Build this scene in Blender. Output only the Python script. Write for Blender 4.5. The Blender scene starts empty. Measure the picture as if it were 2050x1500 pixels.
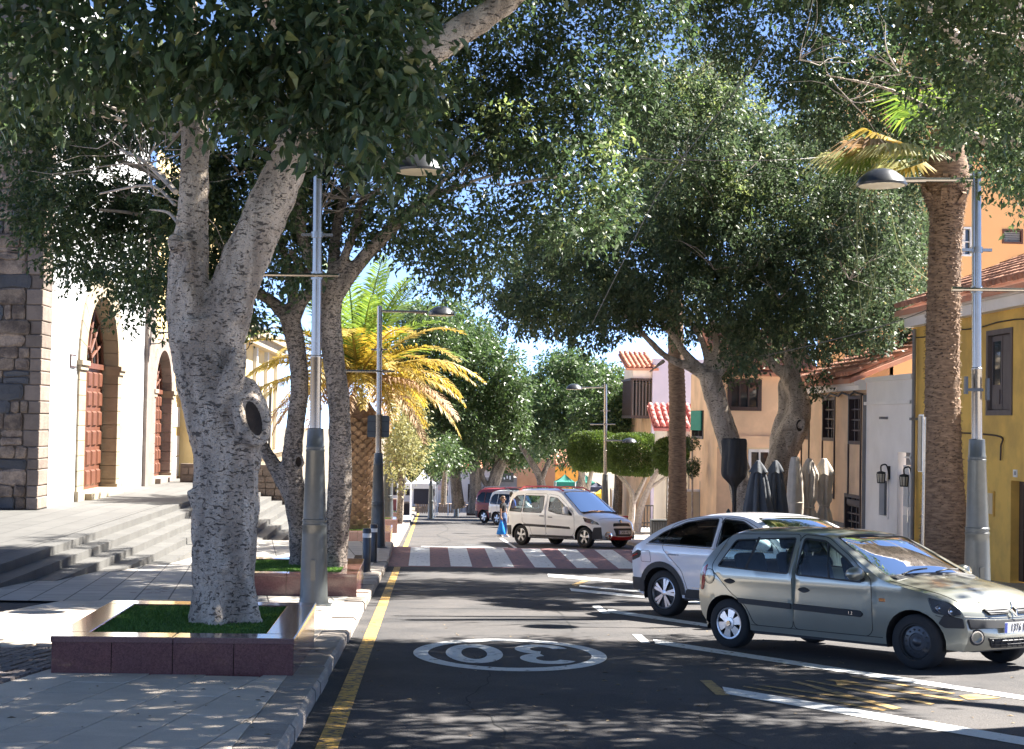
import bpy, bmesh, math, random
import numpy as np
from mathutils import Vector, Matrix, Quaternion
from mathutils.geometry import delaunay_2d_cdt
rnd = random.Random(7)
rng = np.random.default_rng(11)
sc = bpy.context.scene
COL = sc.collection
# ------------------------------------------------------------------ camera
FPX, CX, CY = 3170.0, 1025.0, 750.0        # focal length and centre in pixels of the photograph
EYE = Vector((0, 0, 1.6))
_r = 0.018
_u, _v = (855 - CX) / FPX, (CY - 842) / FPX
_u0 = math.cos(_r) * _u - math.sin(_r) * _v
_v0 = math.sin(_r) * _u + math.cos(_r) * _v
YAW = -math.atan(_u0)
PIT = -math.atan(_v0 * math.cos(YAW))
Fw = Vector((math.sin(YAW) * math.cos(PIT), math.cos(YAW) * math.cos(PIT), math.sin(PIT)))
R0 = Vector((math.cos(YAW), -math.sin(YAW), 0))
U0 = R0.cross(Fw)
Rt = R0 * math.cos(_r) + U0 * math.sin(_r)
Up = U0 * math.cos(_r) - R0 * math.sin(_r)
cam_d = bpy.data.cameras.new('camera')
cam = bpy.data.objects.new('camera', cam_d)
COL.objects.link(cam)
cam.matrix_world = Matrix((Rt, Up, -Fw)).transposed().to_4x4()
cam.location = EYE
cam_d.sensor_width = 36
cam_d.lens = 36 * FPX / 2050
cam_d.clip_end = 3000
cam_d.clip_start = 0.1
sc.camera = cam
# ------------------------------------------------------------------ light
SUN_AZ_X, SUN_AZ_Y, SUN_EL = 0.93, 0.36, math.radians(50)
sh = math.hypot(SUN_AZ_X, SUN_AZ_Y)
sdir = Vector((SUN_AZ_X / sh * math.cos(SUN_EL), SUN_AZ_Y / sh * math.cos(SUN_EL), math.sin(SUN_EL)))
sun_d = bpy.data.lights.new('sun', 'SUN')
sun_d.energy = 5.0
sun_d.angle = math.radians(0.55)
sun_d.color = (1.0, 0.95, 0.87)
sun = bpy.data.objects.new('sun', sun_d)
COL.objects.link(sun)
sun.rotation_euler = sdir.to_track_quat('Z', 'Y').to_euler()
sun.location = (20, 10, 40)
world = bpy.data.worlds.new('World')
sc.world = world
world.use_nodes = True
wn = world.node_tree
sky = wn.nodes.new('ShaderNodeTexSky')
sky.sky_type = 'NISHITA'
sky.sun_disc = False
sky.sun_elevation = SUN_EL
sky.sun_rotation = math.atan2(SUN_AZ_X, SUN_AZ_Y)
sky.altitude = 8000
sky.air_density = 0.4
sky.dust_density = 0.0
sky.ozone_density = 0.0
wn.links.new(sky.outputs[0], wn.nodes['Background'].inputs[0])
wn.nodes["Background"].inputs[1].default_value = 0.14
vs = sc.view_settings
vs.view_transform = 'Standard'
vs.look = 'None'
vs.gamma = 1
vs.use_curve_mapping = False
vs.exposure = 2.5
cy = sc.cycles
cy.max_bounces = 8
cy.diffuse_bounces = 6
cy.glossy_bounces = 3
cy.transmission_bounces = 6
cy.transparent_max_bounces = 16
cy.sample_clamp_indirect = 6
cy.use_denoising = True

# ------------------------------------------------------------------ places
SL = 0.047
def gz(y):                                   # height of the street: a long slope with a level raised crossing
    if y < 35.4: return -SL * y
    if y < 41.0: return -SL * 35.4
    if y < 43.5: return -SL * 35.4 + (y - 41.0) / 2.5 * (-SL * 43.5 + SL * 35.4)
    return -SL * y
KH = 0.12                                    # kerb height
def ray(px, py):
    return Fw + Rt * ((px - CX) / FPX) + Up * ((CY - py) / FPX)
def P(px, py, d):                            # the point at distance d down the street seen at that pixel of the photo
    r = ray(px, py)
    return EYE + r * (d / r.y)
def PX(px, py, X):
    r = ray(px, py)
    return EYE + r * (X / r.x)
def G(px, py, h=0.0):                        # same, on the street surface
    r = ray(px, py)
    lo, t = 2.0, 2.0
    while t < 400:
        p = EYE + r * t
        if p.z <= gz(p.y) + h: break
        lo = t; t += 0.5
    for _ in range(30):
        m = (lo + t) / 2
        p = EYE + r * m
        if p.z <= gz(p.y) + h: t = m
        else: lo = m
    return EYE + r * t
def ground(x, y, h=0.0): return Vector((x, y, gz(y) + h))

# ------------------------------------------------------------------ objects
def tag(o, label=None, cat=None, group=None, kind=None):
    if label: o['label'] = label
    if cat: o['category'] = cat
    if group: o['group'] = group
    if kind: o['kind'] = kind
    return o
def empty(name, loc=(0, 0, 0), label=None, cat=None, group=None, kind=None, mtx=None):
    o = bpy.data.objects.new(name, None)
    o.empty_display_size = 0.2
    if mtx is not None: o.matrix_world = mtx
    else: o.location = loc
    COL.objects.link(o)
    return tag(o, label, cat, group, kind)
def link_mesh(name, me, mt=None, parent=None, smooth=False, angle=40, mtx=None, local=False):
    o = bpy.data.objects.new(name, me)
    if mt is not None and len(me.materials) == 0: me.materials.append(mt)
    COL.objects.link(o)
    if smooth:
        me.shade_smooth()
        if angle < 180: me.set_sharp_from_angle(angle=math.radians(angle))
    if mtx is not None: o.matrix_world = mtx
    if parent is not None:
        o.parent = parent
        if not local:                        # geometry given in world space
            o.matrix_parent_inverse = WI(parent)
    return o
def WI(p):
    m = Matrix.Identity(4)
    q = p
    chain = []
    while q is not None:
        chain.append(q); q = q.parent
    for q in reversed(chain):
        m = m @ q.matrix_parent_inverse @ q.matrix_basis
    return m.inverted()
class MB:
    def __init__(s): s.v = []; s.f = []
    def add(s, vs_, fs):
        n = len(s.v)
        s.v += [tuple(v) for v in vs_]
        s.f += [tuple(i + n for i in f) for f in fs]
        return s
    def quad(s, a, b, c, d): return s.add([a, b, c, d], [(0, 1, 2, 3)])
    def box(s, x0, x1, y0, y1, z0, z1, M=None):
        vs_ = [Vector(p) for p in ((x0, y0, z0), (x1, y0, z0), (x1, y1, z0), (x0, y1, z0), (x0, y0, z1), (x1, y0, z1), (x1, y1, z1), (x0, y1, z1))]
        if M is not None: vs_ = [M @ v for v in vs_]
        return s.add(vs_, [(0, 3, 2, 1), (4, 5, 6, 7), (0, 1, 5, 4), (1, 2, 6, 5), (2, 3, 7, 6), (3, 0, 4, 7)])
    def hexa(s, bot, top):                   # two matching quads
        return s.add(list(bot) + list(top), [(0, 3, 2, 1), (4, 5, 6, 7), (0, 1, 5, 4), (1, 2, 6, 5), (2, 3, 7, 6), (3, 0, 4, 7)])
    def prism(s, poly, vec, cap=True):
        n = len(poly); vec = Vector(vec)
        a = [Vector(p) for p in poly]; b = [p + vec for p in a]
        fs = [(i, (i + 1) % n, n + (i + 1) % n, n + i) for i in range(n)]
        if cap: fs += [tuple(range(n - 1, -1, -1)), tuple(range(n, 2 * n))]
        return s.add(a + b, fs)
    def tube(s, pts, rad, n=8, cap=True, flat=None):
        pts = [Vector(p) for p in pts]
        if not hasattr(rad, '__len__'): rad = [rad] * len(pts)
        ref = None; rings = []
        for i, p in enumerate(pts):
            t = (pts[min(i + 1, len(pts) - 1)] - pts[max(i - 1, 0)])
            if t.length < 1e-9: t = Vector((0, 0, 1))
            t.normalize()
            if ref is None:
                ref = Vector((1, 0, 0)) if abs(t.x) < 0.9 else Vector((0, 1, 0))
            u = (ref - t * ref.dot(t)).normalized(); w = t.cross(u); ref = u
            rings.append([p + (u * math.cos(2 * math.pi * k / n) + w * math.sin(2 * math.pi * k / n)) * rad[i] for k in range(n)])
        vs_ = [v for r in rings for v in r]
        fs = []
        for i in range(len(pts) - 1):
            for k in range(n):
                fs.append((i * n + k, i * n + (k + 1) % n, (i + 1) * n + (k + 1) % n, (i + 1) * n + k))
        if cap: fs += [tuple(range(n - 1, -1, -1)), tuple(range(len(vs_) - n, len(vs_)))]
        return s.add(vs_, fs)
    def lathe(s, prof, n=24, M=None, cap=True):   # prof of (r, z) about z
        vs_ = []
        for r, z in prof:
            for k in range(n):
                a = 2 * math.pi * k / n
                vs_.append(Vector((r * math.cos(a), r * math.sin(a), z)))
        if M is not None: vs_ = [M @ v for v in vs_]
        fs = []
        for i in range(len(prof) - 1):
            for k in range(n):
                fs.append((i * n + k, i * n + (k + 1) % n, (i + 1) * n + (k + 1) % n, (i + 1) * n + k))
        if cap: fs += [tuple(range(n - 1, -1, -1)), tuple(range(len(vs_) - n, len(vs_)))]
        return s.add(vs_, fs)
    def mesh(s, name):
        me = bpy.data.meshes.new(name)
        me.from_pydata(s.v, [], s.f)
        me.update()
        return me
    def build(s, name, mt, parent=None, smooth=False, angle=40, local=False, mtx=None, bevel=0, kind=None):
        me = s.mesh(name)
        o = link_mesh(name, me, mt, parent, smooth, angle, mtx, local)
        if bevel:
            b = o.modifiers.new('bevel', 'BEVEL'); b.width = bevel; b.segments = 2; b.limit_method = 'ANGLE'
        if kind: o['kind'] = kind
        return o
def catmull(pts, n=8, closed=False):
    A = np.array(pts, float); N = len(A); out = []
    rngi = range(N if closed else N - 1)
    for i in rngi:
        if closed: p0, p1, p2, p3 = A[(i - 1) % N], A[i], A[(i + 1) % N], A[(i + 2) % N]
        else: p0, p1, p2, p3 = A[max(i - 1, 0)], A[i], A[i + 1], A[min(i + 2, N - 1)]
        for k in range(n):
            t = k / n
            out.append(0.5 * ((2 * p1) + (-p0 + p2) * t + (2 * p0 - 5 * p1 + 4 * p2 - p3) * t * t + (-p0 + 3 * p1 - 3 * p2 + p3) * t ** 3))
    if not closed: out.append(A[-1])
    return [tuple(o) for o in out]
def np_mesh(name, V, Fc, k):                 # fast mesh from numpy, faces all of k corners
    me = bpy.data.meshes.new(name)
    V = np.ascontiguousarray(V, dtype=np.float32); Fc = np.ascontiguousarray(Fc, dtype=np.int32)
    me.vertices.add(len(V)); me.vertices.foreach_set('co', V.ravel())
    me.loops.add(Fc.size); me.loops.foreach_set('vertex_index', Fc.ravel())
    nf = Fc.size // k
    me.polygons.add(nf)
    me.polygons.foreach_set('loop_start', np.arange(0, nf * k, k, dtype=np.int32))
    try: me.polygons.foreach_set('loop_total', np.full(nf, k, dtype=np.int32))
    except Exception: pass
    me.update(calc_edges=True)
    return me
def inpoly(x, y, poly):
    c = False; n = len(poly); j = n - 1
    for i in range(n):
        xi, yi = poly[i]; xj, yj = poly[j]
        if (yi > y) != (yj > y) and x < (xj - xi) * (y - yi) / (yj - yi) + xi: c = not c
        j = i
    return c
def text_mesh(body, size, M, extr=0.004, spacing=1.0, sx=1.0):
    cu = bpy.data.curves.new('lettering', 'FONT')
    cu.body = body; cu.size = size; cu.extrude = extr; cu.align_x = 'CENTER'; cu.align_y = 'CENTER'; cu.space_character = spacing
    cu.resolution_u = 3
    o = bpy.data.objects.new('tmp', cu); COL.objects.link(o)
    dg = bpy.context.evaluated_depsgraph_get(); dg.update()
    me = bpy.data.meshes.new_from_object(o.evaluated_get(dg))
    bpy.data.objects.remove(o); bpy.data.curves.remove(cu)
    me.transform(M @ Matrix.Diagonal((sx, 1, 1, 1)))
    me.materials.clear()
    return me

# ------------------------------------------------------------------ materials
MATS = {}
def nd(nt, t, **kw):
    n = nt.nodes.new('ShaderNode' + t)
    for k, v in kw.items():
        if k in n.inputs: n.inputs[k].default_value = v
        else: setattr(n, k, v)
    return n
def rgb(c): return (c[0], c[1], c[2], 1)
def mat(name, col, rough=0.75, metal=0.0, col2=None, nscale=6.0, amt=0.5, bump=0.0, bscale=60.0, spec=0.5,
        coat=0.0, rand=0.0, stretch=(1, 1, 1), detail=6, speck=0.0, sscale=300.0, lo=0.4, hi=0.6):
    """principled surface: colour varied by noise, fine speckle, per-object value shift, bump"""
    m = bpy.data.materials.new(name); m.use_nodes = True
    nt = m.node_tree; b = nt.nodes['Principled BSDF']; L = nt.links.new
    b.inputs['Roughness'].default_value = rough; b.inputs['Metallic'].default_value = metal
    b.inputs['Specular IOR Level'].default_value = spec
    if coat: b.inputs['Coat Weight'].default_value = coat; b.inputs['Coat Roughness'].default_value = 0.06
    tc = nd(nt, 'TexCoord'); mp = nd(nt, 'Mapping'); mp.inputs['Scale'].default_value = stretch
    L(tc.outputs['Object'], mp.inputs[0])
    c2 = col2 or tuple(c * 0.7 for c in col)
    n1 = nd(nt, 'TexNoise', Scale=nscale, Detail=float(detail), Roughness=0.6); L(mp.outputs[0], n1.inputs['Vector'])
    mr = nd(nt, 'MapRange'); mr.inputs[1].default_value = lo; mr.inputs[2].default_value = hi; mr.inputs[3].default_value = 0; mr.inputs[4].default_value = amt
    mr.clamp = True
    L(n1.outputs[0], mr.inputs[0])
    mx = nd(nt, 'MixRGB'); mx.inputs[1].default_value = rgb(col); mx.inputs[2].default_value = rgb(c2); L(mr.outputs[0], mx.inputs[0])
    out = mx.outputs[0]
    if speck:
        n2 = nd(nt, 'TexNoise', Scale=sscale, Detail=2.0); L(mp.outputs[0], n2.inputs['Vector'])
        m2 = nd(nt, 'MapRange'); m2.inputs[1].default_value = 0.3; m2.inputs[2].default_value = 0.7; m2.inputs[3].default_value = 1 - speck; m2.inputs[4].default_value = 1 + speck
        L(n2.outputs[0], m2.inputs[0])
        h = nd(nt, 'HueSaturation'); L(m2.outputs[0], h.inputs['Value']); L(out, h.inputs['Color']); out = h.outputs[0]
    if rand:
        oi = nd(nt, 'ObjectInfo'); m3 = nd(nt, 'MapRange'); m3.inputs[3].default_value = 1 - rand; m3.inputs[4].default_value = 1 + rand
        L(oi.outputs['Random'], m3.inputs[0])
        h = nd(nt, 'HueSaturation'); L(m3.outputs[0], h.inputs['Value']); L(out, h.inputs['Color']); out = h.outputs[0]
    L(out, b.inputs['Base Color'])
    if bump:
        n4 = nd(nt, 'TexNoise', Scale=bscale, Detail=5.0); L(mp.outputs[0], n4.inputs['Vector'])
        bp = nd(nt, 'Bump', Strength=bump, Distance=0.02); L(n4.outputs[0], bp.inputs['Height']); L(bp.outputs[0], b.inputs['Normal'])
    MATS[name] = m
    return m
def glass(name, tint=(0.75, 0.85, 0.85), refl=1.0, rough=0.0):
    m = bpy.data.materials.new(name); m.use_nodes = True
    nt = m.node_tree; L = nt.links.new
    nt.nodes.remove(nt.nodes['Principled BSDF'])
    o = nt.nodes['Material Output']
    t = nd(nt, 'BsdfTransparent'); t.inputs[0].default_value = rgb(tint)
    g = nd(nt, 'BsdfGlossy'); g.inputs['Roughness'].default_value = rough; g.inputs[0].default_value = (refl, refl, refl, 1)
    fr = nd(nt, 'Fresnel', IOR=1.5); mx = nd(nt, 'MixShader')
    L(fr.outputs[0], mx.inputs[0]); L(t.outputs[0], mx.inputs[1]); L(g.outputs[0], mx.inputs[2]); L(mx.outputs[0], o.inputs[0])
    return m
def leafmat(name, c1, c2, rough=0.42, trans=0.3, c3=None, spec=0.5):
    m = bpy.data.materials.new(name); m.use_nodes = True
    nt = m.node_tree; b = nt.nodes['Principled BSDF']; L = nt.links.new
    at = nd(nt, 'Attribute'); at.attribute_name = 'tone'
    cr = nd(nt, 'ValToRGB'); e = cr.color_ramp.elements
    e[0].color = rgb(c1); e[1].color = rgb(c2)
    if c3: q = cr.color_ramp.elements.new(0.93); q.color = rgb(c2); e[-1].color = rgb(c3)
    L(at.outputs['Fac'], cr.inputs[0]); L(cr.outputs[0], b.inputs['Base Color'])
    b.inputs['Roughness'].default_value = rough
    b.inputs['Specular IOR Level'].default_value = spec
    tr = nd(nt, 'BsdfTranslucent'); h = nd(nt, 'HueSaturation'); h.inputs['Value'].default_value = 1.6; h.inputs['Saturation'].default_value = 1.1
    L(cr.outputs[0], h.inputs['Color']); L(h.outputs[0], tr.inputs[0])
    mx = nd(nt, 'MixShader'); mx.inputs[0].default_value = trans
    L(b.outputs[0], mx.inputs[1]); L(tr.outputs[0], mx.inputs[2]); L(mx.outputs[0], nt.nodes['Material Output'].inputs[0])
    return m
def barkmat(name, base, dark, base2, zs=1.0, dens=0.56, sc_=9.0):
    m = bpy.data.materials.new(name); m.use_nodes = True
    nt = m.node_tree; b = nt.nodes['Principled BSDF']; L = nt.links.new
    b.inputs['Roughness'].default_value = 0.85
    tc = nd(nt, 'TexCoord')
    def noise(scale, st, detail=3.0, dist=0.0):
        mp = nd(nt, 'Mapping'); mp.inputs['Scale'].default_value = st; L(tc.outputs['Object'], mp.inputs[0])
        n = nd(nt, 'TexNoise', Scale=scale, Detail=detail, Distortion=dist); L(mp.outputs[0], n.inputs['Vector']); return n.outputs[0]
    def ramp(x, a, c):
        r = nd(nt, 'MapRange'); r.inputs[1].default_value = a; r.inputs[2].default_value = c; L(x, r.inputs[0]); return r.outputs[0]
    broad = ramp(noise(3.2, (1.6, 1.6, 0.45), 5.0, 0.6), 0.40, 0.62)
    marks = ramp(noise(sc_, (1, 1, 1.9 * zs), 3.0, 0.8), dens, dens + 0.035)
    m2 = ramp(noise(sc_ * 2.3, (1.2, 1.2, 2.4 * zs), 2.0, 1.5), dens + 0.055, dens + 0.09)
    scr = ramp(noise(sc_ * 1.4, (2.6, 2.6, 0.7), 2.0, 2.0), 0.66, 0.69)
    mxm = nd(nt, 'Math', operation='MAXIMUM'); L(marks, mxm.inputs[0]); L(m2, mxm.inputs[1])
    mxn = nd(nt, 'Math', operation='MAXIMUM'); L(mxm.outputs[0], mxn.inputs[0]); L(scr, mxn.inputs[1])
    c1 = nd(nt, 'MixRGB'); c1.inputs[1].default_value = rgb(base); c1.inputs[2].default_value = rgb(base2); L(broad, c1.inputs[0])
    c2 = nd(nt, 'MixRGB'); L(c1.outputs[0], c2.inputs[1]); c2.inputs[2].default_value = rgb(dark)
    k = nd(nt, 'Math', operation='MULTIPLY'); k.inputs[1].default_value = 0.85; L(mxn.outputs[0], k.inputs[0]); L(k.outputs[0], c2.inputs[0])
    L(c2.outputs[0], b.inputs['Base Color'])
    fine = noise(45.0, (1, 1, 1), 4.0)
    s1 = nd(nt, 'Math', operation='MULTIPLY_ADD'); s1.inputs[1].default_value = -0.8; L(mxn.outputs[0], s1.inputs[0]); L(fine, s1.inputs[2])
    bp = nd(nt, 'Bump', Strength=1.0, Distance=0.03); L(s1.outputs[0], bp.inputs['Height']); L(bp.outputs[0], b.inputs['Normal'])
    return m
M_ = mat
asphalt = M_('asphalt', (0.068, 0.062, 0.060), 0.9, col2=(0.040, 0.038, 0.039), nscale=0.9, amt=1.0, speck=0.35, sscale=70, bump=0.5, bscale=110)
asph_patch = M_('asphalt_patch', (0.06, 0.06, 0.062), 0.85, col2=(0.05, 0.05, 0.05), nscale=2, speck=0.3, sscale=90, bump=0.4, bscale=110)
def paintmat(name, col, under=(0.062, 0.058, 0.056), wear=0.45, nscale=9.0):
    return M_(name, col, 0.7, col2=under, nscale=nscale, amt=0.9, lo=1 - wear, hi=1 - wear + 0.1, speck=0.12, sscale=90, detail=10, bump=0.2, bscale=90)
white_paint = paintmat('white_road_paint', (0.72, 0.72, 0.70), wear=0.42)
yellow_paint = paintmat('yellow_road_paint', (0.72, 0.42, 0.05), wear=0.50)
faded_yellow = paintmat('faded_yellow_paint', (0.42, 0.27, 0.09), wear=0.50, nscale=14)
red_paint = paintmat('red_road_paint', (0.24, 0.115, 0.105), wear=0.47)
slab_m = M_('pavement_slab', (0.60, 0.52, 0.43), 0.8, col2=(0.48, 0.415, 0.34), nscale=3, amt=0.6, rand=0.10, speck=0.13, sscale=120, bump=0.25, bscale=120)
joint_m = M_('joint_sand', (0.035, 0.03, 0.028), 0.95, speck=0.2, sscale=60)
cobble_m = M_('cobble', (0.23, 0.19, 0.17), 0.8, col2=(0.12, 0.10, 0.10), nscale=5, rand=0.15, bump=0.5, bscale=50)
kerb_m = M_('kerb_stone', (0.36, 0.31, 0.26), 0.8, col2=(0.22, 0.19, 0.17), nscale=4, rand=0.12, speck=0.15, sscale=90, bump=0.5, bscale=40)
step_m = M_('step_basalt', (0.105, 0.102, 0.095), 0.75, col2=(0.075, 0.072, 0.067), nscale=2.5, rand=0.10, speck=0.12, sscale=60, bump=0.3, bscale=40)
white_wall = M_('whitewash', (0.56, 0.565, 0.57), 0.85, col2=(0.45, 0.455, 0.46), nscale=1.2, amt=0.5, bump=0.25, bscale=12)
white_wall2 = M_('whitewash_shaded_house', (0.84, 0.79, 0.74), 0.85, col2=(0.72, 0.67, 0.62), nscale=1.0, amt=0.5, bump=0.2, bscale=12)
tower_m = M_('tower_stone', (0.27, 0.205, 0.155), 0.95, col2=(0.10, 0.075, 0.062), nscale=2.8, amt=0.9, rand=0.30, bump=1.0, bscale=14, speck=0.2, sscale=25)
tower_dark = M_('tower_basalt', (0.085, 0.085, 0.09), 0.85, col2=(0.055, 0.055, 0.06), nscale=4, rand=0.25, bump=0.8, bscale=18)
mortar_m = M_('mortar', (0.17, 0.135, 0.11), 0.95, col2=(0.11, 0.09, 0.075), nscale=3, bump=0.6, bscale=20)
quoin_m = M_('quoin_stone', (0.20, 0.155, 0.125), 0.85, col2=(0.11, 0.085, 0.07), nscale=3, rand=0.22, bump=0.8, bscale=16)
ochre_stone = M_('portal_stone', (0.33, 0.27, 0.185), 0.85, col2=(0.21, 0.17, 0.115), nscale=1.8, rand=0.10, bump=0.5, bscale=14)
dark_stone = M_('dark_portal_stone', (0.24, 0.19, 0.16), 0.85, col2=(0.13, 0.11, 0.10), nscale=2, rand=0.15, bump=0.6, bscale=14)
door_red = M_('door_wood', (0.13, 0.045, 0.022), 0.5, col2=(0.08, 0.027, 0.014), nscale=5, stretch=(1, 1, 0.2), bump=0.2)
dark_wood = M_('dark_wood', (0.055, 0.03, 0.025), 0.55, col2=(0.035, 0.02, 0.017), nscale=6, stretch=(1, 1, 0.2), bump=0.2)
grey_wood = M_('grey_wood', (0.13, 0.105, 0.10), 0.7, col2=(0.09, 0.07, 0.07), nscale=6, stretch=(1, 1, 0.2), bump=0.3)
yellow_wall = M_('pale_yellow_wall', (0.62, 0.47, 0.23), 0.85, col2=(0.52, 0.38, 0.17), nscale=1.0, bump=0.2, bscale=12)
ochre_wall = M_('ochre_wall', (0.78, 0.48, 0.11), 0.85, col2=(0.56, 0.34, 0.09), nscale=1.2, amt=0.8, bump=0.2, bscale=14)
peach_wall = M_('peach_wall', (0.86, 0.58, 0.36), 0.85, col2=(0.64, 0.43, 0.27), nscale=0.9, amt=0.8, bump=0.2, bscale=14)
cream_wall = M_('cream_wall', (0.70, 0.57, 0.38), 0.85, col2=(0.60, 0.47, 0.30), nscale=0.9, amt=0.6, bump=0.2, bscale=14)
orange_wall = M_('orange_wall', (0.88, 0.48, 0.21), 0.85, col2=(0.82, 0.43, 0.18), nscale=0.8, amt=0.4, bump=0.15, bscale=14)
lilac_wall = M_('lilac_wall', (0.58, 0.52, 0.62), 0.85, col2=(0.50, 0.45, 0.54), nscale=0.8, bump=0.15)
plinth_m = M_('grey_plinth', (0.25, 0.235, 0.225), 0.85, col2=(0.18, 0.17, 0.165), nscale=2, bump=0.3)
terra_wall = M_('terracotta_wall', (0.50, 0.27, 0.16), 0.85, col2=(0.36, 0.18, 0.10), nscale=0.7, bump=0.3, bscale=5)
tile_m = M_('roof_tile', (0.50, 0.20, 0.12), 0.8, col2=(0.42, 0.27, 0.19), nscale=2.5, rand=0.30, bump=0.5, bscale=20)
tile_red = M_('red_roof_tile', (0.52, 0.13, 0.11), 0.8, col2=(0.55, 0.34, 0.30), nscale=3, rand=0.25, bump=0.5, bscale=20)
granite = M_('red_granite', (0.20, 0.085, 0.075), 0.16, col2=(0.13, 0.055, 0.05), nscale=60, amt=0.8, speck=0.3, sscale=250, coat=0.3)
granite_top = M_('polished_granite', (0.24, 0.12, 0.105), 0.10, col2=(0.15, 0.08, 0.07), nscale=60, amt=0.7, speck=0.25, sscale=250, coat=0.6, spec=0.7)
soil_m = M_('turf_base', (0.03, 0.05, 0.012), 0.95, col2=(0.02, 0.035, 0.01), nscale=20)
steel = M_('stainless_steel', (0.30, 0.275, 0.25), 0.26, metal=1.0, amt=0.2, nscale=8)
lamp_grey = M_('lamp_base_paint', (0.060, 0.068, 0.070), 0.38, col2=(0.045, 0.05, 0.052), nscale=10, coat=0.2)
lamp_dark = M_('dark_metal', (0.035, 0.038, 0.045), 0.35, metal=0.2, coat=0.2)
black_m = M_('black_plastic', (0.018, 0.018, 0.019), 0.6)
rubber = M_('tyre_rubber', (0.022, 0.022, 0.023), 0.85, bump=0.2, bscale=80)
silver = M_('wheel_silver', (0.52, 0.52, 0.53), 0.3, metal=0.9, amt=0.1)
chrome = M_('chrome', (0.75, 0.75, 0.76), 0.08, metal=1.0, amt=0.0)
white_pl = M_('white_plastic', (0.75, 0.75, 0.74), 0.4)
seat_m = M_('seat_fabric', (0.05, 0.055, 0.065), 0.95)
car_glass = glass('car_glass', (0.62, 0.74, 0.74))
dark_glass = glass('dark_car_glass', (0.10, 0.12, 0.15))
win_glass = M_('window_glass', (0.03, 0.035, 0.04), 0.05, spec=1.0, amt=0.3, nscale=1.5)
green_leaf = leafmat('ficus_leaf', (0.032, 0.055, 0.028), (0.085, 0.125, 0.052), 0.44, 0.32, spec=0.38, c3=(0.17, 0.18, 0.06))
dusty_leaf = leafmat('dusty_ficus_leaf', (0.035, 0.055, 0.030), (0.095, 0.13, 0.065), 0.52, 0.32, spec=0.3, c3=(0.22, 0.21, 0.10))
pale_leaf = leafmat('ficus_new_leaf', (0.10, 0.16, 0.05), (0.24, 0.27, 0.11), 0.5, 0.35)
far_leaf = leafmat('far_ficus_leaf', (0.03, 0.055, 0.022), (0.095, 0.145, 0.05), 0.42, 0.30)
hedge_leaf = leafmat('clipped_leaf', (0.04, 0.07, 0.018), (0.11, 0.155, 0.035), 0.5, 0.30)
olive_leaf = leafmat('olive_leaf', (0.13, 0.14, 0.06), (0.33, 0.30, 0.13), 0.55, 0.3)
frond_g = leafmat('palm_frond_green', (0.07, 0.13, 0.03), (0.20, 0.27, 0.06), 0.45, 0.35)
frond_y = leafmat('palm_frond_yellow', (0.24, 0.19, 0.035), (0.48, 0.33, 0.08), 0.5, 0.35)
frond_b = leafmat('palm_frond_dry', (0.28, 0.17, 0.09), (0.48, 0.33, 0.20), 0.7, 0.25)
grass_m = leafmat('grass_blade', (0.055, 0.12, 0.02), (0.12, 0.22, 0.045), 0.6, 0.3)
bark = barkmat('ficus_bark', (0.64, 0.53, 0.42), (0.075, 0.06, 0.048), (0.36, 0.29, 0.225), dens=0.585, sc_=17.0, zs=1.15)
bark2 = barkmat('ficus_bark_rough', (0.48, 0.40, 0.325), (0.055, 0.045, 0.037), (0.27, 0.225, 0.185), dens=0.535, sc_=19)
twig_m = M_('twig_bark', (0.45, 0.385, 0.33), 0.85, col2=(0.18, 0.155, 0.135), nscale=12, bump=0.3)
palm_bark = M_('palm_trunk', (0.26, 0.17, 0.11), 0.95, col2=(0.12, 0.075, 0.05), nscale=7, stretch=(1, 1, 5), amt=0.9, bump=0.8, bscale=14)
palm_base = M_('palm_leaf_base', (0.27, 0.175, 0.10), 0.9, col2=(0.12, 0.075, 0.045), nscale=9, rand=0.3, bump=0.5)
hollow_shade_m = M_('hollow_shade', (0.05, 0.034, 0.024), 0.9, col2=(0.018, 0.013, 0.01), nscale=9, bump=0.8, bscale=20)  # near-black tone paints the shade inside the trunk hollows
# ================================================================== ground
def sheet(name, x0, x1, ys, h, mt, kind='structure', xs=None, label=None):
    mb = MB()
    for a, b in zip(ys[:-1], ys[1:]):
        mb.quad((x0, a, gz(a) + h), (x1, a, gz(a) + h), (x1, b, gz(b) + h), (x0, b, gz(b) + h))
    o = mb.build(name, mt)
    if kind: o['kind'] = kind
    return o
ter = M_('dry_ground', (0.22, 0.17, 0.12), 0.95, col2=(0.12, 0.12, 0.07), nscale=0.2, bump=0.3, bscale=2)
mb = MB()
ys = [-60, 35, 45, 150, 1500]
for a, b in zip(ys[:-1], ys[1:]):
    za, zb = (-SL * min(a, 150) - 0.55), (-SL * min(b, 150) - 0.55)
    mb.quad((-900, a, za), (900, a, za), (900, b, zb), (-900, b, zb))
tag(mb.build('ground', ter), kind='structure')
KX0, KX1 = -1.09, -0.81                      # left kerb
RX = 7.0                                     # right kerb
YS = [-12, 0, 10, 20, 30, 35.4, 41.0, 43.5, 60, 90, 142]
road = sheet('road', KX1, RX, YS, 0, asphalt)
sheet('side_road', -60, 70, [142, 150], 0, asphalt)
sheet('road_patch', 1.3, 2.6, [36.0 + 12, 53], 0.003, asph_patch)
def mark(name, pts, mt, h=0.004):            # paint seen at photo pixels, lying on the road
    mb = MB(); q = [G(*p) for p in pts]
    q = [Vector((p.x, p.y, gz(p.y) + h)) for p in q]
    mb.add(q, [tuple(range(len(q)))])
    return tag(mb.build(name, mt), kind='structure')
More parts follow.
